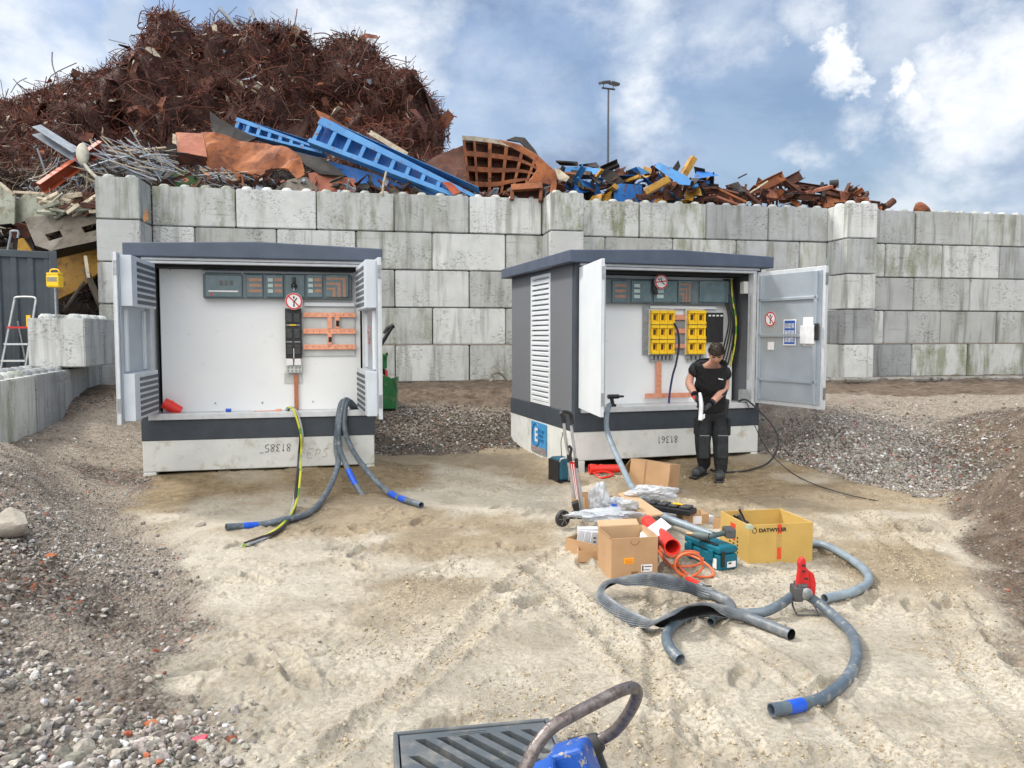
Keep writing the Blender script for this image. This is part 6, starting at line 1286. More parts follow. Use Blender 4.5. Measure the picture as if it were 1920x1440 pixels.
# large brown box, front
def ex(root, w, dp, h):
    lab(root, 'orange_label', M_olabel, w * .27, w * .48, h * .40, h * .54); lab(root, 'white_label', M_paper, w * .64, w * .88, h * .20, h * .37, -.0014); b = MB(); b.bb(w * .66, w * .69, -.0022, -.0016, h * .22, h * .35); b.bb(w*.71, w*.86, -.0022, -.0016, h * .31, h * .33); b.bb(w*.71, w*.82, -.0022, -.0016, h * .24, h * .255); b.build('label_print', M_ink, root)
    b = MB(); 
    for k_ in range(3): b.bb(w * (.295 + .0 * k_), w * .455, -.0022, -.0016, h * (.42 + .035 * k_), h * (.43 + .035 * k_))
    b.build('label_print', M_tape, root)
    b = MB(); b.bb(w * .43, w * .57, -.0016, -.0006, 0, h * .22); b.build('brown_tape', pm('brown_tape', (.26, .15, .075), None, 30, .35), root)
    b = MB(); b.tube([(w * .5 + .03 * math.cos(a), -.001, h * .93 + .03 * math.sin(a)) for a in np.linspace(math.pi, 2 * math.pi, 12)], .002, 4); b.build('hand_hole_cut', pm('cut_edge', (.25, .15, .08), None, 30, .9), root)
    b = MB(); b.prism([(0, 0, h), (0, dp, h), (-.012, dp, h + .006), (-.012, 0, h + .006)], (0, 0, .004)); b.prism([(0, dp, h), (w * .93, dp, h), (w * .97, dp + .10, h + .02), (.02, dp + .10, h + .02)], (0, 0, .004)); b.prism([(w, .10, h), (w, dp, h), (w + .05, dp - .04, h - .03), (w + .05, .12, h - .035)], (0, 0, .004)); b.build('flap', M_cardin, root)
fb = cardbox('cardboard_box', (1146, 1089), (1233, 1084), .33, .300, 'largest brown open box in front of the pile, with orange and white labels', extra=ex)
# white paper sheet leaning out of it
A = fb.matrix_basis
b = MB(); b.prism([P(1198, 1019, 5.25), P(1212, 1022, 5.22), P(1259, 988, 5.6), P(1240, 972, 5.75), P(1201, 1000, 5.45)], (0, .003, .004)); o = b.build('paper_leaflet', M_paper); tag(o, 'white printed leaflet sticking out of the largest brown box', 'paper')
# lower tray with white devices, left
def ex(root, w, dp, h):
    lab(root, 'white_label', M_paper, w * .1, w * .5, h * .2, h * .8)
cardbox('cardboard_tray', (1084, 1052), (1140, 1050), .34, .085, 'low flat brown tray left of the largest box', extra=None)
cardbox('cardboard_tray', (1060, 1034), (1165, 1064), .52, .13, 'wide low open carton under the red pipe, filled with devices and bags', th=.005)
def ex(root, w, dp, h): lab(root, 'white_label', M_paper, -.001 + w * .05, w * .3, h * .2, h * .8)
p = P(1135, 1004, 5.75); root = empty('switch_device', (p.x - .22, p.y, .13), R(4), 'white fuse switch units lying in the wide carton at left', 'electrical device')
M_wp = pm('white_device_plastic', (.62, .64, .68), (.54, .56, .6), 12, .35)
b = MB(); 
for k_ in range(3): b.prism([(.0 + .045 * k_, -.03 * k_, -.06), (.20 + .2 * k_, -.03 * k_, -.08), (.20 + .2 * k_, -.03 * k_, .03), (.02 + .045 * k_, -.03 * k_, .05)], (0, .022, 0))
b.build('white_plates', M_wp, root, bevel=.004)
b = MB(); b.bb(.02, .62, .03, .10, .0, .055); b.build('white_rail', M_wp, root, bevel=.006)
b = MB()
for k_ in range(12): b.lathe((.08 + .048 * k_, .028, .028), [(.006, 0), (.006, .003)], 'y', 8)
for k_ in range(5): b.bb(.12 + .06 * (k_ % 3), .14 + .06 * (k_ % 3), -.063, -.0605, -.03 + .03 * (k_ // 3), -.02 + .03 * (k_ // 3))
b.build('slots', M_dsteel, root)
# hand truck
w0 = P(1055, 973, 6.55); root = empty('hand_truck', GT(1083, 980), R(0), 'folding red and silver hand truck leaning beside the cartons', 'hand truck'); o_ = root.location
def hp_(px, py, Y): return P(px, py, Y) - o_
b = MB(); b.tube([hp_(1057, 790, 6.3), hp_(1060, 822, 6.32), hp_(1066, 852, 6.34)], .013, 8); b.tube([hp_(1071, 798, 6.5), hp_(1075, 830, 6.5), hp_(1079, 862, 6.5)], .013, 8); b.build('upper_tube', M_alu, root, True)
b = MB(); b.tube(spline([hp_(1055, 782, 6.3), hp_(1053, 774, 6.3), hp_(1062, 773, 6.4), hp_(1070, 778, 6.5), hp_(1073, 796, 6.5)], 4), .017, 8); b.tube([hp_(1056, 780, 6.3), hp_(1058, 793, 6.3)], .02, 8); b.build('grip', M_black, root, True)
b = MB(); b.tube([hp_(1080, 870, 6.5), hp_(1086, 915, 6.5), hp_(1093, 968, 6.5)], .018, 10); b.build('lower_tube', M_alu, root, True)
b = MB(); b.tube([hp_(1066, 868, 6.4), hp_(1072, 900, 6.42), hp_(1077, 935, 6.45)], .012, 8); b.build('lower_tube', M_alu, root, True)
b = MB(); b.prism([hp_(1068, 866, 6.42), hp_(1077, 866, 6.42), hp_(1084, 935, 6.46), hp_(1077, 930, 6.46)], (0, .015, 0)); b.build('red_brace', M_redp, root, bevel=.002)
b = MB(); b.tube([hp_(1071, 870, 6.39), hp_(1081, 936, 6.43)], .004, 5); b.tube([hp_(1075, 870, 6.39), hp_(1083, 936, 6.43)], .004, 5); b.build('brace_line', M_paper, root)
b = MB(); b.prism([hp_(1063, 852, 6.38), hp_(1072, 851, 6.38), hp_(1073, 864, 6.38), hp_(1064, 866, 6.38)], (0, .05, 0)); b.build('black_clamp', M_black, root, bevel=.006); b = MB(); b.prism([hp_(1077, 860, 6.46), hp_(1084, 860, 6.46), hp_(1085, 878, 6.46), hp_(1079, 878, 6.46)], (0, .05, 0)); b.build('black_clamp', M_black, root, bevel=.006); b = MB(); b.prism([hp_(1072, 945, 6.4), hp_(1085, 940, 6.4), hp_(1088, 962, 6.4), hp_(1078, 966, 6.4)], (0, .08, 0)); b.build('black_clamp', M_black, root, bevel=.006)
b = MB(); b.tube(spline([hp_(1066, 836, 6.3), hp_(1071, 842, 6.3), hp_(1068, 856, 6.3)], 4), .012, 7); b.build('latch', M_black, root, True)
b = MB(); b.T = Matrix.Translation(hp_(1055, 972, 6.5)) @ Matrix.Rotation(R(35), 4, 'Z'); b.lathe((0, -.02, 0), [(.045, 0), (.066, 0), (.072, .008), (.072, .032), (.066, .04), (.045, .04)], 'y', 28); wh = b.build('wheel', M_rubber, root, True)
b = MB(); b.T = Matrix.Translation(hp_(1055, 972, 6.5)) @ Matrix.Rotation(R(35), 4, 'Z'); b.lathe((0, -.027, 0), [(.014, 0), (.014, .05)], 'y', 12)
for k_ in range(6): a = k_ * math.pi / 3; b.box((.03 * math.cos(a), -.023, .03 * math.sin(a)), (.05, .006, .009), Matrix.Rotation(-a, 3, 'Y'))
b.build('rim', M_steel, wh)
b = MB(); b.T = Matrix.Translation(hp_(1078, 972, 6.9)) @ Matrix.Rotation(R(35), 4, 'Z'); b.lathe((0, -.02, 0), [(.04, 0), (.07, .0), (.07, .035), (.04, .035)], 'y', 24); b.build('wheel', M_rubber, root, True)
b = MB(); b.prism([hp_(1082, 974, 6.3), hp_(1168, 972, 6.3), hp_(1160, 966, 6.5), hp_(1090, 962, 6.6)], (0, 0, .03)); b.build('toe_plate', pm('blue_black_plate', (.03, .04, .06), None, 9, .4), root, bevel=.006)
b = MB(); b.tube([hp_(1058, 974, 6.5), hp_(1078, 960, 6.5), hp_(1092, 965, 6.5)], .01, 6); b.build('axle', M_steel, root)
# teal battery radio behind it
A = GT(1052, 904); root = empty('battery_charger', (A.x, A.y, A.z - .01), R(24), 'dark teal jobsite radio case standing at the corner of the right cabinet', 'tool case')
b = MB(); b.bb(-.02, .16, .0, .26, .02, .27); b.build('case_body', pm('dark_teal', (.012, .085, .13), (.01, .07, .11), 9, .4), root, bevel=.03); b = MB(); b.bb(-.035, -.021, .01, .25, .0, .25); b.bb(-.02, .17, -.01, .27, 0, .019); b.build('black_guard', M_black, root, bevel=.006)
b = MB(); b.bb(.085, .162, -.008, .0, .02, .20); b.build('grey_grille', M_steel, root, bevel=.006); b = MB(); b.tube(spline([(-.02, 0, .24), (.0, -.02, .28), (.12, -.03, .28), (.16, 0, .25)], 5), .008, 6); b.build('handle', M_alu, root, True)
b = MB(); b.tube(spline([(.06, .1, .27), (.05, .1, .45), (.06, .08, .53), (.05, .08, .56)], 4), .005, 5); b.build('aerial', M_dsteel, root)
# leaning box behind
def ex(root, w, dp, h):
    lab(root, 'white_label', M_paper, w * .55, w * .72, h * .12, h * .24); b = MB(); b.bb(w * .38, w * .42, -.0014, -.0004, h * .0, h); b.build('tape_seam', pm('shiny_tape', (.36, .21, .11), None, 9, .2), root)
    b = MB(); b.prism([(0, 0, h), (0, dp, h), (-.10, dp + .02, h - .17), (-.13, 0, h - .20)], (.004, 0, 0)); b.build('flap', M_card, root)
cardbox('cardboard_box', (1176, 920), (1250, 932), .22, .36, 'brown closed box standing tilted against the base of the right cabinet', tilt=(R(-8), R(2), 0), extra=ex, closed=True)
# small boxes right of the middle
def ex(root, w, dp, h): lab(root, 'white_label', M_paper, w * .38, w * .72, h * .2, h * .85)
cardbox('cardboard_box', (1281, 985), (1329, 984), .19, .105, 'small open brown box with white label left of the smaller one', extra=ex)
def ex(root, w, dp, h): b = MB(); b.prism([(w * .1, .05, h - .03), (w * .7, .06, h + .05), (w * .9, .1, h + .03), (w * .5, .12, h - .02)], (0, .02, 0)); b.build('paper_inside', M_paper, root)
cardbox('cardboard_box', (1337, 990), (1364, 993), .20, .10, 'small open box with white paper touching the ochre carton', extra=ex)
# small white carton carrying the black fuse unit
def ex(root, w, dp, h): pass
cardbox('white_carton', (1236, 975), (1283, 985), .34, .08, 'flat white carton under the black fuse unit', M_wp, M_wp, closed=True, cat='carton')
p = GT(1256, 962, .10); root = empty('fuse_unit', (p.x, p.y, .12), R(-38), 'black fuse unit with yellow strip lying on the white carton', 'electrical device')
b = MB(); b.bb(-.22, .22, -.075, .075, 0, .05); b.build('housing', M_black, root, bevel=.008)
for i in range(4):
    for j in range(2): b = MB(); b.bb(-.20 + .105 * i, -.12 + .105 * i, -.065 + .07 * j, -.01 + .07 * j, .051, .072); b.build('fuse_pocket', pm('smoky_black', (.03, .032, .035)), root, bevel=.006)
b = MB(); b.bb(.03, .12, -.012, .012, .073, .080); b.build('yellow_strip', M_yel, root)
# long carton lid
b = MB(); a0, a1, a2, a3 = GT(1158, 928, .20), GT(1180, 922, .20), GT(1244, 966, .17), GT(1208, 972, .17); b.prism([a0, a1, a2, a3], (0, 0, .012)); b.prism([a0, a3, a3 - V(0, 0, .15), a0 - V(0, 0, .17)], (0, .01, 0)); o = b.build('long_carton', M_cardin); tag(o, 'long narrow cream carton lying between the bags and the grey conduit', 'carton')
cardbox('cardboard_box', (1096, 962), (1150, 958), .25, .16, 'half hidden brown box behind the hand truck foot, holding plastic bags', th=.005)
def bag(px, py, Y, r, sc_, label, seed, up=.1):
    bm = bmesh.new(); bmesh.ops.create_icosphere(bm, subdivisions=4, radius=1); rr4 = np.array([v.co[:] for v in bm.verts])
    k_ = 1 + fbm(rr4[:, 0] * 1.3 + seed, rr4[:, 1] * 1.3 + rr4[:, 2], 1.6, 4, seed, .6) * 1.3
    for v, q in zip(bm.verts, k_): v.co = Vector((v.co.x * q * sc_[0], v.co.y * q * sc_[1], v.co.z * q * sc_[2])) * r
    me = bpy.data.meshes.new('plastic_bag'); bm.to_mesh(me); bm.free(); me.materials.append(M_bag); o = bpy.data.objects.new('plastic_bag', me); col.objects.link(o); o.location = P(px, py, Y); return tag(o, label, 'plastic bag')
bag(1122, 940, 6.5, .11, (.9, .8, 1.3), 'tall crumpled clear plastic bag standing in the half hidden box', 3)
bag(1160, 950, 6.4, .12, (1.2, .9, .7), 'clear bag right of the small blue bottle', 5)
bag(1223, 925, 6.9, .15, (1.5, .9, .5), 'wide clear plastic bag in front of the tilted brown box', 7)
bag(1130, 966, 6.1, .16, (1.7, .8, .35), 'flat bluish plastic bag lying over the wide carton', 9)
p = P(1152, 948, 6.35); root = empty('blue_bottle', p, 0, 'small blue capped clear bottle among the plastic bags', 'bottle'); b = MB(); b.lathe((0, 0, -.04), [(.028, 0), (.028, .06), (.02, .085)], n=16); b.build('body', M_blue, root, smooth=True); b = MB(); b.lathe((0, 0, .046), [(.02, 0), (.018, .03)], n=12); b.build('cap', M_bag, root)
# red pipe
A = GT(1216, 966, .16); B = GT(1262, 1020, .075); A = P(1214, 978, 6.0); B = P(1261, 1026, 5.2)
b = MB(); b.tube([A, A + (B - A) * .985, A + (B - A) * .986, B], [.052, .052, .057, .057], 28, inner=.9); o = b.build('red_pipe', M_redp, smooth=True, recalc=False); tag(o, 'short bright red plastic pipe lying across the carton, open end forward', 'pipe')
# teal tool case
A = GT(1278, 1068); B = GT(1392, 1062)
A = GT(1347, 1071); root = empty('tool_case', (A.x, A.y, A.z - .005), R(22), 'teal plastic tool case left of the ochre carton', 'tool case')
b = MB(); b.bb(-.0, .17, .0, .40, .006, .15); b.T = Matrix(); 
root.rotation_euler = (0, 0, R(24)); b = MB(); Lc, Dc, Hc = .30, .17, .155
# long side faces camera-left: corner towards the camera at px 1347
b.bb(0, .17, 0, .40, .004, .115); b.build('lower_shell', M_teal, root, bevel=.012)
b = MB(); b.bb(.0, .17, 0, .40, .119, .170); b.build('lid', M_teal, root, bevel=.014)
for y_ in (.08, .32): b = MB(); b.bb(-.012, .0, y_ - .025, y_ + .025, .06, .14); b.build('latch', M_teal, root, bevel=.004)
b = MB(); b.bb(.02, .05, -.010, -.001, .03, .14); b.bb(.01, .04, .05, .34, .171, .180); b.build('black_latch', M_black, root, bevel=.003)
b = MB(); b.bb(.075, .150, -.003, -.001, .02, .062); b.build('white_label', M_paper, root); b = MB(); b.bb(-.003, -.001, .02, .06, .015, .085); b.build('white_sticker', M_paper, root); b = MB(); b.bb(.085, .11, -.0045, -.0032, .045, .056); b.build('label_print', M_ink, root)
# drill lying on the case
M_tdk = pm('dusty_teal_grip', (.03, .06, .065), (.10, .13, .13), 16, .5)
c0 = P(1322, 1006, 5.45); root = empty('cordless_drill', c0, R(-25), 'dusty teal cordless drill lying on the teal case', 'power tool')
b = MB(); b.tube([(-.09, .02, .0), (-.03, .01, .0), (.03, 0, 0)], [.022, .032, .030], 12); b.build('motor_body', M_tdk, root, smooth=True); b = MB(); b.tube([(-.14, .03, 0), (-.09, .02, 0)], [.010, .022], 12); b.build('chuck', pm('brass_chuck', (.35, .2, .1), None, 9, .4, .5), root, smooth=True)
b = MB(); b.tube(spline([(.02, 0, 0), (.07, .04, .01), (.12, .08, .02)], 4), .02, 10); b.build('grip', M_tdk, root, smooth=True); b = MB(); b.box((.15, .10, .025), (.07, .11, .07), Matrix.Rotation(.5, 3, 'Z')); b.build('battery', M_dsteel, root, bevel=.01)
# conduit from the cabinet door down into the pile
hose('conduit', [Wr((.52, .06, ZS + .02)), Wr((.42, -.06, ZS + .0)), P(1137, 800, 8.9), P(1150, 840, 8.5), P(1166, 875, 8.0), P(1184, 912, 7.4), P(1205, 942, 6.9), P(1232, 962, 6.6), P(1262, 976, 6.35), P(1300, 990, 6.15), P(1338, 1004, 5.95)], .031, pm('dusty_conduit', (.24, .30, .35), (.17, .22, .26), 9, .45, c3=(.4, .38, .34), s3=10, lo3=.58, hi3=.8), 'grey conduit running from the open left door of the right cabinet down through the cartons', 'conduit')
# orange cable coil
co_ = [(1232, 1010), (1236, 1035), (1252, 1056), (1280, 1062), (1310, 1058), (1318, 1044), (1300, 1034), (1278, 1036), (1270, 1052), (1285, 1074), (1318, 1082), (1338, 1078), (1330, 1062), (1306, 1046), (1282, 1040), (1256, 1044), (1240, 1030), (1234, 1016), (1240, 1040), (1262, 1064), (1290, 1084), (1296, 1088)]
hs3 = [.05, .03, .02, .02, .03, .05, .08, .07, .03, .015, .015, .015, .03, .05, .05, .04, .06, .08, .05, .03, .02, .02]
hose('extension_cable', [GT(a, b_, h_) for (a, b_), h_ in zip(co_, hs3)], .0085, M_orange, 'orange cable coiled on the sand between the largest box and the teal case', 'cable', inner=None, n=8)
lp = [(1262 + 25 * 0, 1055)] ; C0 = P(1291, 1058, 5.15)
b = MB(); b.tube([C0 + V(.095 * math.cos(a), -.02 * math.sin(a) - .01, .088 * math.sin(a)) for a in np.linspace(0, 2 * math.pi, 36, endpoint=False)], .0085, 8, closed=True); o = b.build('cable_loop', M_orange, smooth=True); tag(o, 'upright loop of the orange cable leaning on the teal case', 'cable')
A = GT(1290, 1085, .02); B = GT(1318, 1098, .02); root = empty('cable_torch', A, 0, 'orange red gas torch handle with grey ends on the sand before the orange coil', 'tool'); b = MB(); e = B - A; b.tube([e * 0, e * .75], .017, 12); b.build('handle', M_redp, root, True); b = MB(); b.tube([e * .76, e * 1.05], .014, 10); b.tube([e * -.12, e * -.005], .012, 10); b.build('collar', M_steel, root, True); b = MB(); b.tube([e * 1.05, e * 1.5 + V(0, 0, .02)], .007, 8); b.build('nozzle', M_dsteel, root, True)
# orange flat bag/box between
b = MB(); b.box(P(1240, 1012, 5.5) - V(0, 0, .0), (.09, .1, .07)); o = b.build('red_pouch', pm('red_translucent', (.6, .12, .07), (.45, .1, .06), 12, .4), bevel=.02); tag(o, 'red pouch squeezed between the largest box and the red pipe', 'pouch')
# conduits in the foreground
gf = 'cut lengths of grey conduit in the foreground'
hose('conduit', [GT(1446, 1331, .036), GT(1490, 1324, .036), GT(1545, 1308, .036), GT(1588, 1272, .036), GT(1606, 1230, .036), GT(1598, 1190, .036), GT(1572, 1162, .04), GT(1540, 1135, .06), P(1515, 1118, 4.56), P(1500, 1112, 4.58), P(1482, 1120, 4.56), GT(1462, 1134, .07), GT(1430, 1148, .05), GT(1380, 1150, .036), GT(1320, 1148, .036), GT(1275, 1162, .036), GT(1252, 1186, .036), GT(1254, 1212, .036), GT(1275, 1236, .036)], .0285, M_conduit, 'long grey conduit held in the red cutter, blue tape near its right end', 'conduit', gf, tapes=((.045, .075),), n=18)
hose('conduit', [GT(1515, 1018, .035), GT(1545, 1022, .035), GT(1585, 1042, .035), GT(1622, 1070, .035), GT(1628, 1092, .035), GT(1604, 1108, .035), GT(1572, 1117, .035), GT(1546, 1122, .035)], .0285, pm('dusty_conduit', (.24, .30, .35)), 'dusty grey conduit curving out from behind the ochre carton', 'conduit', gf, n=18)
hose('conduit', [GT(1332, 1166, .03), GT(1342, 1158, .03), GT(1360, 1150, .03)], .024, M_conduit, 'short conduit stub poking from under the split sheath', 'conduit', gf, n=12)
# split sheath: an opened hose, wide ribbed strip in the middle, closing to a tube at both ends
pth = [(1484, 1190, .03), (1440, 1172, .035), (1400, 1157, .04), (1362, 1146, .07), (1325, 1140, .10), (1290, 1146, .12), (1258, 1160, .10), (1225, 1172, .06), (1188, 1158, .03), (1152, 1138, .03), (1132, 1118, .05), (1140, 1098, .09), (1170, 1090, .10), (1210, 1083, .13), (1240, 1084, .16), (1268, 1092, .12), (1305, 1104, .07), (1345, 1118, .04), (1368, 1132, .035), (1372, 1150, .035)]
opn = [.0, .0, .02, .25, .7, .95, .95, .8, .75, .75, .8, .85, .75, .8, .95, .9, .5, .1, .0, .0]; twist = [0, 0, 0, .4, .8, 1.0, .6, .2, -.4, -.9, -1.2, -.7, .0, .5, .8, .6, .3, 0, 0, 0]
sp = spline([GT(a, b_, h_) for a, b_, h_ in pth], 7); ts = np.linspace(0, len(pth) - 1, len(sp)); op = np.interp(ts, range(len(pth)), opn); tw = np.interp(ts, range(len(pth)), twist)
b = MB(); vs = []; m_n = 24
for i, p in enumerate(sp):
    t_ = (sp[min(i + 1, len(sp) - 1)] - sp[max(i - 1, 0)]).normalized(); sd_ = t_.cross(V(0, 0, 1)).normalized(); up = sd_.cross(t_)
    full = 2 * math.pi * (1 - op[i] * .66) * .985; Rr = .031 * (2 * math.pi) / max(full, .1) * (.6 + .4 * (1 - op[i]))
    for lay in (0, 1):
        for j in range(m_n + 1):
            a = (j / m_n - .5) * full + tw[i] * 1.2; rad = Rr - .004 * lay + .003 * math.cos(j * math.pi) * (op[i] > .2)
            vs.append(p + sd_ * (math.sin(a) * rad) + up * (math.cos(a) * rad - Rr * .5 * op[i]))
K = 2 * (m_n + 1); fs = []; fin = []
for i in range(len(sp) - 1):
    for j in range(m_n):
        fs.append((i * K + j, i * K + j + 1, (i + 1) * K + j + 1, (i + 1) * K + j)); q = m_n + 1; fin.append((i * K + q + j, (i + 1) * K + q + j, (i + 1) * K + q + j + 1, i * K + q + j + 1))
    for j in (0, m_n): fs.append((i * K + j, (i + 1) * K + j, (i + 1) * K + m_n + 1 + j, i * K + m_n + 1 + j))
b.add(vs, fs); b.f += [tuple(f) for f in fin]; b.m += [1] * len(fin); o = b.build('split_sheath', [pm('ribbed_black_sheath', (.09, .105, .125), (.16, .18, .20), 12, .45, bump=.3, bscale=60, c3=(.34, .33, .30), s3=9, lo3=.54, hi3=.8), M_black], smooth=True, recalc=False); tag(o, 'slit open ribbed conduit sheath twisted in a loop in front of the cartons', 'conduit sheath')
# red pipe cutter
p = P(1500, 1114, 4.56); root = empty('pipe_cutter', p, 0, 'red and grey pipe cutter gripping the long conduit, on a wire stand', 'pipe cutter')
b = MB(); b.prism([(-.035, -.03, .03), (-.02, -.03, .16), (-.025, -.03, .20), (-.005, -.03, .235), (.02, -.03, .225), (.025, -.03, .17), (.045, -.03, .15), (.05, -.03, .05), (.02, -.03, .0)], (0, .04, 0)); b.build('upper_handle', M_red, root, bevel=.01)
b = MB(); b.prism([(.045, -.02, .15), (.075, -.02, .13), (.09, -.02, .07), (.085, -.02, -.05), (.06, -.02, -.03), (.05, -.02, .05)], (0, .03, 0)); b.build('red_jaw', M_red, root, bevel=.008)
b = MB(); b.bb(-.055, .0, -.06, .03, -.03, .06); b.bb(-.03, .03, -.055, .04, -.02, .075); b.build('grey_block', M_dsteel, root, bevel=.008)
b = MB(); b.lathe((.02, -.06, .02), [(.03, 0), (.036, .004), (.036, .012), (.03, .016)], 'y', 20); b.lathe((.02, -.066, .02), [(.012, 0), (.012, .008)], 'y', 12); b.build('cutting_wheel', M_steel, root, True)
b = MB(); b.bb(.0, .02, -.068, -.062, .11, .12); b.bb(-.004, .016, -.036, -.031, .18, .19); b.bb(-.004, .016, -.036, -.031, .145, .155); b.build('handle_slot', M_ink, root)
zb = -p.z + hz(p.x, p.y - .1) + .012; b = MB(); b.tube([(-.05, -.01, -.03), (-.065, -.06, zb * .6), (-.06, -.12, zb), (.07, -.12, zb), (.065, -.06, zb * .6), (.05, -.01, -.01)], .006, 6); b.build('wire_stand', M_dsteel, root, True)
# slotted drain box in the foreground
A = P(737, 1372, 2.92); root = empty('drain_box', (A.x, A.y, .0), R(10.5), 'dark grey slotted drain cover box at the bottom edge of the photo', 'drain cover'); W2, D2, zt = .625, .62, A.z
M_dr = pm('dusty_dark_grating', (.075, .09, .105), (.11, .125, .135), 5, .45, bump=.15, bscale=60, c3=(.26, .25, .22), s3=7, lo3=.52, hi3=.78)
b = MB(); z0 = -.03; b.bb(0, .018, -D2, 0, z0, zt); b.bb(W2 - .018, W2, -D2, 0, z0, zt); b.bb(.018, W2 - .018, -.018, 0, z0, zt); b.bb(.018, W2 - .018, -D2, -D2 + .018, z0, zt); b.build('frame', M_dr, root, bevel=.004)
bm = bmesh.new(); ed = []
def loop2(pts):
    vs = [bm.verts.new((x_, y_, zt - .006)) for x_, y_ in pts]
    for i in range(len(vs)): ed.append(bm.edges.new((vs[i], vs[(i + 1) % len(vs)])))
loop2([(.024, -.024), (W2 - .024, -.024), (W2 - .024, -D2 + .024), (.024, -D2 + .024)])
def clipslot(xs_, y_top, length, wd=.030, sl=1.05):
    dx, dy = math.cos(sl), -math.sin(sl); n_x, n_y = -dy, dx
    a = (xs_, y_top); e = (xs_ + dx * length, y_top + dy * length)
    if e[1] < -D2 + .06: k_ = (y_top + D2 - .06) / math.sin(sl); e = (xs_ + dx * k_, y_top + dy * k_); length = k_
    if e[0] > W2 - .06: k_ = (W2 - .06 - xs_) / math.cos(sl); e = (xs_ + dx * k_, y_top + dy * k_)
    loop2([(a[0] - wd / 2, a[1]), (a[0] + wd / 2, a[1]), (e[0] + wd / 2, e[1]), (e[0] - wd / 2, e[1])])
for i in range(6): clipslot(.10 + .083 * i, -.065, .34, .042, .95)
for i in range(5): clipslot(.070, -.18 - .10 * i, .22, .040, .95) if i < 1 else None
for i in range(5): clipslot(.085 + .083 * i, -.43, .2, .042, .95)
bmesh.ops.triangle_fill(bm, edges=ed, use_beauty=True); ex_ = bmesh.ops.extrude_face_region(bm, geom=bm.faces[:]); bmesh.ops.translate(bm, verts=[v for v in ex_['geom'] if isinstance(v, bmesh.types.BMVert)], vec=(0, 0, -.03)); bmesh.ops.recalc_face_normals(bm, faces=bm.faces)
me = bpy.data.meshes.new('grating'); bm.to_mesh(me); bm.free(); me.materials.append(M_dr); o = bpy.data.objects.new('grating', me); col.objects.link(o); o.parent = root
b = MB(); b.bb(.02, W2 - .02, -D2 + .02, -.02, zt - .052, zt - .042); b.build('dark_inside', M_dark, root)
b = MB(); b.bb(.22, .36, -.045, -.032, zt - .0055, zt - .004); b.bb(.22, .36, -.058, -.052, zt - .0055, zt - .004); b.build('raised_mark', M_dr, root)
# blue machine with tube handle
Q = P(1060, 1440, 1.95); root = empty('compactor', (Q.x, Q.y, 0), 0, 'blue painted site machine with worn steel tube handle at the bottom edge', 'site machine'); o_ = root.location
def q_(px, py, Y): return P(px, py, Y) - o_
b = MB(); b.tube(spline([q_(960, 1500, 1.80), q_(985, 1440, 1.82), q_(1005, 1400, 1.84), q_(1035, 1364, 1.87), q_(1075, 1340, 1.9), q_(1125, 1314, 1.94), q_(1165, 1294, 1.97), q_(1188, 1290, 2.0), q_(1194, 1304, 2.02), q_(1180, 1335, 2.06), q_(1155, 1368, 2.1), q_(1128, 1386, 2.12), q_(1108, 1394, 2.12)], 8), .0165, 18); b.build('handle_tube', pm('worn_brown_steel', (.15, .125, .12), (.24, .215, .21), 40, .38, .55, bump=.2, bscale=120, c3=(.10, .075, .065), s3=60, lo3=.5, hi3=.66), root, smooth=True)
b = MB(); b.tube(spline([q_(1126, 1388, 2.12), q_(1105, 1402, 2.12), q_(1082, 1416, 2.12)], 4), [.024 + .0035 * i for i in range(9)], 16); b.build('rubber_mount', M_rubber, root, smooth=True)
b = MB(); b.T = Matrix.Translation(q_(1096, 1425, 2.14)) @ Matrix.Rotation(R(-20), 4, 'Y'); b.bb(-.04, .055, -.03, .03, -.35, .03); b.build('black_bracket', M_rubber, root, bevel=.015)
M_bp = pm('worn_machine_blue', (.008, .07, .36), (.012, .10, .44), 5, .4, bump=.15, bscale=50, c3=(.35, .30, .20), s3=30, lo3=.57, hi3=.60)
b = MB(); b.T = Matrix.Translation(q_(1062, 1398, 2.03)) @ Matrix.Rotation(R(-24), 4, 'Y') @ Matrix.Rotation(R(-12), 4, 'Z') @ Matrix.Rotation(R(-14), 4, 'X'); b.bb(-.055, .055, -.05, .06, -.55, .0); b.build('blue_body', M_bp, root, bevel=.014, seg=3)
b = MB(); b.T = Matrix.Translation(q_(1018, 1432, 1.96)) @ Matrix.Rotation(R(-24), 4, 'Y'); b.bb(-.035, .03, -.04, .03, -.5, .0); b.cyl((0, -.06, -.03), (0, -.03, -.03), .022); b.build('blue_column', M_bp, root, bevel=.01)
b = MB(); b.bb(-.25, .3, -.2, .25, .02, .12); b.build('base_plate', M_bp, root, bevel=.02); b = MB(); b.tube([(.02, .05, .1), (.0, .02, .5)], .06, 14); b.build('leg_casting', M_bp, root, smooth=True)
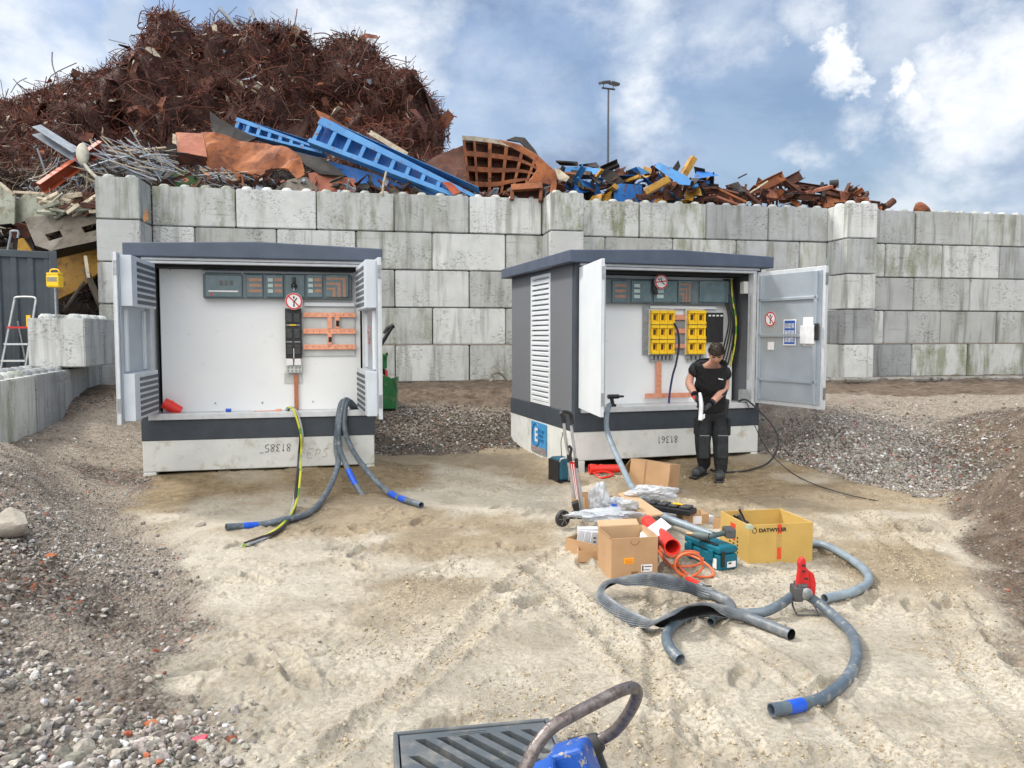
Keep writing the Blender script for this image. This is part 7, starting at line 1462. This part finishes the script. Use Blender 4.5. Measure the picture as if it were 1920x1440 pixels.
# green machine half hidden behind the left cabinet
p = GT(742, 770); root = empty('green_machine', (p.x, p.y, hz(p.x, p.y) - .02), R(25), 'green farm roller half hidden behind the right door of the left cabinet', 'machine')
b = MB(); b.prism([(-.95, 0, .05), (0, 0, .05), (.02, 0, .3), (-.04, 0, .52), (-.16, 0, .6), (-.95, 0, .6)], (0, .03, 0)); b.build('side_plate', M_green, root, bevel=.01)
b = MB(); b.prism([(0, 0, .0), (.0, .9, .0), (.02, .9, .45), (.03, 0, .58)], (.03, 0, 0)); b.build('end_plate', pm('worn_green_plate', (.12, .22, .12), (.22, .25, .2), 5, .6, c3=(.1, .3, .1), s3=6), root, bevel=.01)
b = MB(); b.tube([(-.9, .3, .3), (-.02, .3, .3)], .26, 18); b.build('roller', M_green, root, True)
b = MB(); b.bb(-.95, -.08, .2, .28, .82, .90); b.bb(-.16, -.08, .2, .28, .7, .94); b.bb(-.95, -.08, .5, .55, .74, .79); b.build('top_frame', M_green, root, bevel=.008)
b = MB()
for k_ in range(10): b.bb(-.9 + .09 * k_, -.87 + .09 * k_, .22, .26, .90, .96 + .02 * (k_ % 3))
b.tube([(-.3, .3, .8), (-.05, .4, .62)], .05, 8); b.bb(-.8, -.15, .3, .45, .72, .9); b.build('tines_and_links', M_black, root)
b = MB(); b.bb(-.17, -.13, -.01, .0, .58, .68); b.build('red_marker', M_redp, root)
b = MB(); b.tube([P(706, 660, 13.0), P(737, 609, 13.1)], .035, 8); b.tube([P(722, 626, 13.1), P(727, 616, 13.1), P(738, 610, 13.1)], .045, 8); o = b.build('lever', M_black, smooth=True); o.parent = None; tag(o, 'black hydraulic ram sticking up right of the left cabinet door', 'ram')
# reed thing by the wall
b = MB(); b.tube(spline([P(886, 731, 16.2), P(905, 722, 16.3), P(924, 712, 16.4), P(922, 703, 16.4), P(928, 699, 16.4), P(934, 698, 16.4), P(946, 706, 16.5), P(954, 714, 16.5)], 4), [.03] * 29, 5); o = b.build('bent_strip', pm('grey_strip', (.3, .28, .24), None, 9, .8), smooth=True); tag(o, 'bent grey strip lying on the dark dirt at the wall foot', 'scrap')
o = smear('rust_stain', [(1634, 389), (1642, 388), (1644, 400), (1641, 420), (1637, 449), (1634, 446), (1637, 412), (1633, 400)], 17.86, pm('rust_spill', (.25, .10, .025), (.16, .06, .02), 9, .8), 'orange brown rust spill down the top block of the right pier')
o = smear('rust_stain', [(270, 399), (275, 391), (278, 400), (278, 412), (270, 417), (268, 408)], 14.77, pm('chipped_spot', (.42, .22, .10), (.26, .14, .07), 12, .9), 'brown chip at the corner of the white left pier')
# ---------------------------------------------------------------- the worker
def skin(name, nodes, edges, m_, parent, root_i=0, sub=2, subpost=None):
    me = bpy.data.meshes.new(name); me.from_pydata([n[0] for n in nodes], edges, []); o = bpy.data.objects.new(name, me); col.objects.link(o); o.parent = parent; me.materials.append(m_)
    s = o.modifiers.new('skin', 'SKIN'); s.use_smooth_shade = True; s.branch_smoothing = .4
    if not me.skin_vertices: 
        bpy.context.view_layer.objects.active = o
    for v, n in zip(me.skin_vertices[0].data, nodes): r = n[1]; v.radius = (r, r) if not isinstance(r, tuple) else r; v.use_root = False
    me.skin_vertices[0].data[root_i].use_root = True
    q = o.modifiers.new('s', 'SUBSURF'); q.levels = sub; q.render_levels = sub; return o
YM = 8.8
man = empty('person', (P(1335, 905, YM).x, YM, hz(P(1335, 905, YM).x, YM)), 0, 'worker in black T-shirt, work trousers and gloves bending over a white pipe offcut', 'person'); o_ = man.location
def h_(px, py, Y): return P(px, py, Y) - o_
Y0 = YM + .1
pel = h_(1334, 770, Y0); wst = h_(1333, 745, Y0 - .05); chest = h_(1332, 708, Y0 - .15); upc = h_(1333, 688, Y0 - .2); neck = h_(1339, 678, Y0 - .27); head = h_(1343, 663, Y0 - .35); crown = h_(1345, 651, Y0 - .30)
sL = h_(1301, 687, Y0 - .16); eL = h_(1291, 718, Y0 - .12); wL = h_(1303, 741, Y0 - .38); hL = h_(1306, 750, Y0 - .42)
sR = h_(1363, 693, Y0 - .14); eR = h_(1360, 729, Y0 - .12); wR = h_(1333, 757, Y0 - .40); hR = h_(1324, 766, Y0 - .44)
hipL = h_(1322, 785, Y0); hipR = h_(1347, 785, Y0); kL = h_(1317, 826, Y0 - .06); kR = h_(1351, 826, Y0 - .10); aL = h_(1321, 880, Y0 + .06); aR = h_(1352, 890, Y0 - .12)
fL = h_(1303, 894, Y0 - .10); fR = h_(1349, 905, Y0 - .28)
nodes = [(pel, (.10, .09)), (wst, (.085, .08)), (chest, (.085, .075)), (upc, (.055, .05)), (neck, .052), (sL, .03), (eL, .054), (wL, .036), (sR, .03), (eR, .054), (wR, .036), (hipL, .09), (kL, .062), (aL, .045), (hipR, .09), (kR, .062), (aR, .045), (head, .07)]
skin('body', nodes, [(0, 1), (1, 2), (2, 3), (3, 4), (4, 17), (3, 5), (5, 6), (6, 7), (3, 8), (8, 9), (9, 10), (0, 11), (11, 12), (12, 13), (0, 14), (14, 15), (15, 16)], M_skin, man)
# shirt: torso plus sleeves
def mid(a, b, t): return a + (b - a) * t
nodes = [(mid(pel, wst, -.6), (.175, .155)), (wst, (.18, .16)), (mid(wst, chest, .5), (.19, .16)), (chest, (.20, .16)), (upc, (.185, .145)), (mid(upc, neck, .30), .10), (sL + V(.03, 0, -.01), .098), (mid(sL, eL, .6), .088), (sR + V(-.03, 0, -.01), .098), (mid(sR, eR, .6), .090)]
skin('shirt', nodes, [(0, 1), (1, 2), (2, 3), (3, 4), (4, 5), (4, 6), (6, 7), (4, 8), (8, 9)], M_shirt, man, 3)
nodes = [(mid(pel, wst, .5), (.150, .13)), (pel, (.155, .14)), (hipL, .128), (mid(hipL, kL, .5), .112), (kL, .096), (mid(kL, aL, .5), .092), (aL + V(0, 0, .01), .070), (hipR, .128), (mid(hipR, kR, .5), .112), (kR, .096), (mid(kR, aR, .5), .092), (aR + V(0, 0, .01), .070)]
skin('trousers', nodes, [(0, 1), (1, 2), (2, 3), (3, 4), (4, 5), (5, 6), (1, 7), (7, 8), (8, 9), (9, 10), (10, 11)], M_trous, man, 1)
for k_, n_ in ((kL, -1), (kR, 1)):
    b = MB(); b.T = Matrix.Translation(k_ + V(0, -.078, -.07)); b.box((0, 0, 0), (.13, .05, .27)); b.build('knee_pocket', M_knee, man, bevel=.022, seg=3)
    b = MB(); b.box(k_ + V(0, -.102, .07), (.11, .008, .008)); b.build('knee_piping', M_steel, man)
for hp2, sg in ((hipL, -1), (hipR, 1)):
    b = MB(); b.box(mid(hp2, kR if sg > 0 else kL, .35) + V(sg * .095, -.02, 0), (.04, .13, .20)); b.build('cargo_pocket', M_trous, man, bevel=.015)
# belt and creases
b = MB(); b.tube([pel + V(.158 * math.cos(a), .132 * math.sin(a), .045) for a in np.linspace(0, 6.283, 28, endpoint=False)], .016, 6, closed=True); b.build('belt', M_rubber, man)
b = MB(); b.box(pel + V(.15, .0, .02), (.07, .12, .24), Matrix.Rotation(.1, 3, 'Y')); b.build('tool_pouch', M_black, man, bevel=.015)
# boots
for a_, f_ in ((aL, fL), (aR, fR)):
    g_ = hz((a_ + o_).x, (a_ + o_).y) - o_.z
    hl = V(a_.x, a_.y + .03, g_ + .05); toe = V(f_.x + (-.02 if f_.x < a_.x - .02 else 0), f_.y - .05, g_ + .050)
    nodes = [(V(a_.x, a_.y, max(a_.z, g_ + .12)), .052), (hl, (.054, .054)), (mid(hl, toe, .5) + V(0, 0, .012), .058), (toe, .055)]
    bt = skin('boot', nodes, [(0, 1), (1, 2), (2, 3)], pm('dusty_black_boot', (.03, .032, .036), (.075, .078, .085), 14, .6), man, 1)
    b = MB(); d_ = toe - hl; Rm = Matrix.Rotation(math.atan2(d_.y, d_.x), 3, 'Z'); b.box(mid(hl, toe, .5) + V(0, 0, -.044), (d_.length + .10, .098, .022), Rm); b.build('sole', M_black, bt, bevel=.01)
# head: skull, face bent down
hm = Matrix.Translation(head) @ Matrix.Rotation(R(-12), 4, 'Z') @ Matrix.Rotation(R(38), 4, 'X')
bm = bmesh.new(); bmesh.ops.create_uvsphere(bm, u_segments=36, v_segments=26, radius=1)
for v in bm.verts:
    x, y, z = v.co; w2 = .078 * (1 - .22 * max(0, -z) ** 1.5); x2 = x * w2; y2 = y * .098; z2 = z * .118
    f = max(0, -y)
    if f > 0:
        y2 -= .022 * math.exp(-((x / .16) ** 2) - ((z + .10) / .20) ** 2) * f        # nose
        y2 += .010 * math.exp(-(((abs(x) - .38) / .17) ** 2) - ((z - .08) / .11) ** 2) * f   # eye sockets
        y2 -= .007 * math.exp(-((x / .30) ** 2) - ((z + .48) / .06) ** 2) * f        # lips
        y2 += .004 * math.exp(-((x / .30) ** 2) - ((z + .42) / .03) ** 2) * f
        y2 -= .010 * math.exp(-((x / .30) ** 2) - ((z + .78) / .16) ** 2) * f        # chin
        y2 -= .006 * math.exp(-((z - .22) / .07) ** 2) * math.exp(-(x / .5) ** 2) * f
    v.co = (x2, y2, z2)
me = bpy.data.meshes.new('face'); bm.to_mesh(me); bm.free(); me.materials.append(M_skin); me.shade_smooth(); hd = bpy.data.objects.new('head', me); col.objects.link(hd); hd.parent = man; hd.matrix_local = hm
b = MB()
for s_ in (-1, 1): b.sph((s_ * .076, .008, .0), .022, 8, (.35, .7, 1.3))
b.build('ear', M_skin, hd, smooth=True)
b = MB()
for s_ in (-1, 1): b.sph((s_ * .030, -.083, .010), .011, 8, (1.2, .5, .6))
b.build('eye', pm('eye_dark', (.06, .04, .03), None, 5, .3), hd, smooth=True)
b = MB()
for s_ in (-1, 1): b.tube(spline([(s_ * .014, -.098, .026), (s_ * .032, -.098, .031), (s_ * .050, -.086, .025)], 3), .004, 5)
b.build('eyebrow', M_hair, hd); b = MB(); b.tube(spline([(-.022, -.094, -.055), (0, -.102, -.053), (.022, -.094, -.055)], 3), .0032, 5); b.build('mouth', pm('lip', (.33, .12, .10), None, 5, .5), hd)
bm = bmesh.new(); bmesh.ops.create_uvsphere(bm, u_segments=40, v_segments=30, radius=1); rr5 = random.Random(2)
dl = [v for v in bm.verts if (v.co.z < .28 and v.co.y < -.15) or (v.co.z < -.45) or (v.co.z < .1 and v.co.y < .25 and abs(v.co.x) > .5 and v.co.z < .05)]
bmesh.ops.delete(bm, geom=dl, context='VERTS')
for v in bm.verts:
    k_ = 1.07 + rr5.uniform(-.012, .03) + .06 * max(0, v.co.z); v.co = (v.co.x * .079 * k_ * (1 - .2 * max(0, -v.co.z)), v.co.y * .100 * k_ + .002, v.co.z * .118 * k_)
me = bpy.data.meshes.new('hair'); bm.to_mesh(me); bm.free(); me.materials.append(M_hair); me.shade_smooth(); hr = bpy.data.objects.new('hair', me); col.objects.link(hr); hr.parent = hd
tk = hr.modifiers.new('t', 'SOLIDIFY'); tk.thickness = .008
# tufts
b = MB()
for _ in range(380):
    a = rr5.uniform(0, 6.28); z = rr5.uniform(.15, 1); q = math.sqrt(max(0, 1 - z * z)); p = V(q * math.cos(a) * .083, q * math.sin(a) * .105, z * .128)
    if p.y < -.06 and z < .4: continue
    d_ = (p.normalized() + V(rr5.uniform(-.5, .5), -.7, rr5.uniform(-.2, .3))).normalized() * .022; b.tube([p * .99, p + d_ * .5, p + d_], [.004, .003, .0006], 4, cap=False)
b.build('hair_tufts', M_hair, hd)
# gloved hands
def hand(wr, palm, fdir, curl, side, name='glove'):
    """palm centre, finger direction and curl direction in local space"""
    fdir = fdir.normalized(); cr_ = curl.normalized(); lat = fdir.cross(cr_).normalized() * side
    nodes = [(wr, .036), (mid(wr, palm, .5), .034), (palm, (.042, .030))]; edges = [(0, 1), (1, 2)]
    for k_, (off, ln) in enumerate(((-.032, .026), (-.011, .030), (.011, .028), (.030, .022))):
        b0 = palm + fdir * .035 + lat * off; b1 = b0 + (fdir * .8 + cr_ * .5).normalized() * ln; b2 = b1 + (fdir * .2 + cr_).normalized() * ln * .9; b3 = b2 + (cr_ * .7 - fdir * .7).normalized() * ln * .6
        n0 = len(nodes); nodes += [(b0, .0115), (b1, .0105), (b2, .0098), (b3, .0085)]; edges += [(2, n0), (n0, n0 + 1), (n0 + 1, n0 + 2), (n0 + 2, n0 + 3)]
    t0 = palm - fdir * .015 + lat * -.040; t1 = t0 + (lat * -.5 + fdir * .7 + cr_ * .5).normalized() * .035; t2 = t1 + (fdir + cr_).normalized() * .028; n0 = len(nodes); nodes += [(t0, .014), (t1, .012), (t2, .010)]; edges += [(2, n0), (n0, n0 + 1), (n0 + 1, n0 + 2)]
    return skin(name, nodes, edges, pm('black_glove', (.02, .021, .024), (.035, .037, .04), 30, .6, bump=.3), man, 0, 1)
tube0 = h_(1311, 742, Y0 - .48); tube1 = h_(1316, 772, Y0 - .50)
hand(wL, hL, V(.45, -.6, -.6), V(.6, -.2, .1), 1)
hand(wR, hR, V(-.8, -.35, -.35), V(-.3, -.3, .6), -1)
for w_, e_ in ((wL, eL), (wR, eR)): b = MB(); b.tube([w_, mid(w_, e_, .10)], .041, 14); b.build('glove_cuff', M_black, man, smooth=True)
# shirt mark (small print on the chest) and collar
b = MB(); c_ = h_(1347, 709, Y0 - .31); b.prism([c_, c_ + V(.055, .0, -.012), c_ + V(.055, 0, -.022), c_ + V(0, 0, -.012)], (0, .003, 0)); b.build('chest_print', M_paper, man)
# the white offcut he holds, with a red handled knife
root = empty('pipe_offcut', tube0 + o_, 0, 'curved white plastic offcut held by the worker', 'pipe offcut'); sp = spline([V(.005, 0, .035), V(.012, -.01, -.02), V(.018, -.02, -.10), (h_(1314, 775, Y0 - .5) - tube0), (h_(1313, 788, Y0 - .52) - tube0)], 6)
b = MB(); b.tube(sp, [.014 + .010 * math.sin(min(1, i / 12) * 1.57) for i in range(len(sp))], 12, inner=.7); b.build('offcut_body', pm('white_glossy_plastic', (.78, .80, .84), None, 5, .25), root, smooth=True)
b = MB(); p1 = h_(1318, 782, Y0 - .52) - tube0; b.prism([h_(1310, 782, Y0 - .52) - tube0, h_(1322, 776, Y0 - .52) - tube0, h_(1322, 784, Y0 - .52) - tube0, h_(1314, 789, Y0 - .52) - tube0], (0, .02, 0)); b.build('flared_end', MC['white_glossy_plastic'], root, bevel=.003)
root = empty('knife', h_(1300, 745, Y0 - .47) + o_, 0, 'red handled cable knife in the worker right glove', 'knife'); b = MB(); b.tube([(-.004, 0, .014), (.010, -.01, -.018)], .014, 10); b.build('red_handle', M_redp, root, smooth=True); b = MB(); b.tube([(.010, -.01, -.018), (.016, -.012, -.05)], [.007, .003], 8); b.build('blade', M_steel, root, smooth=True)
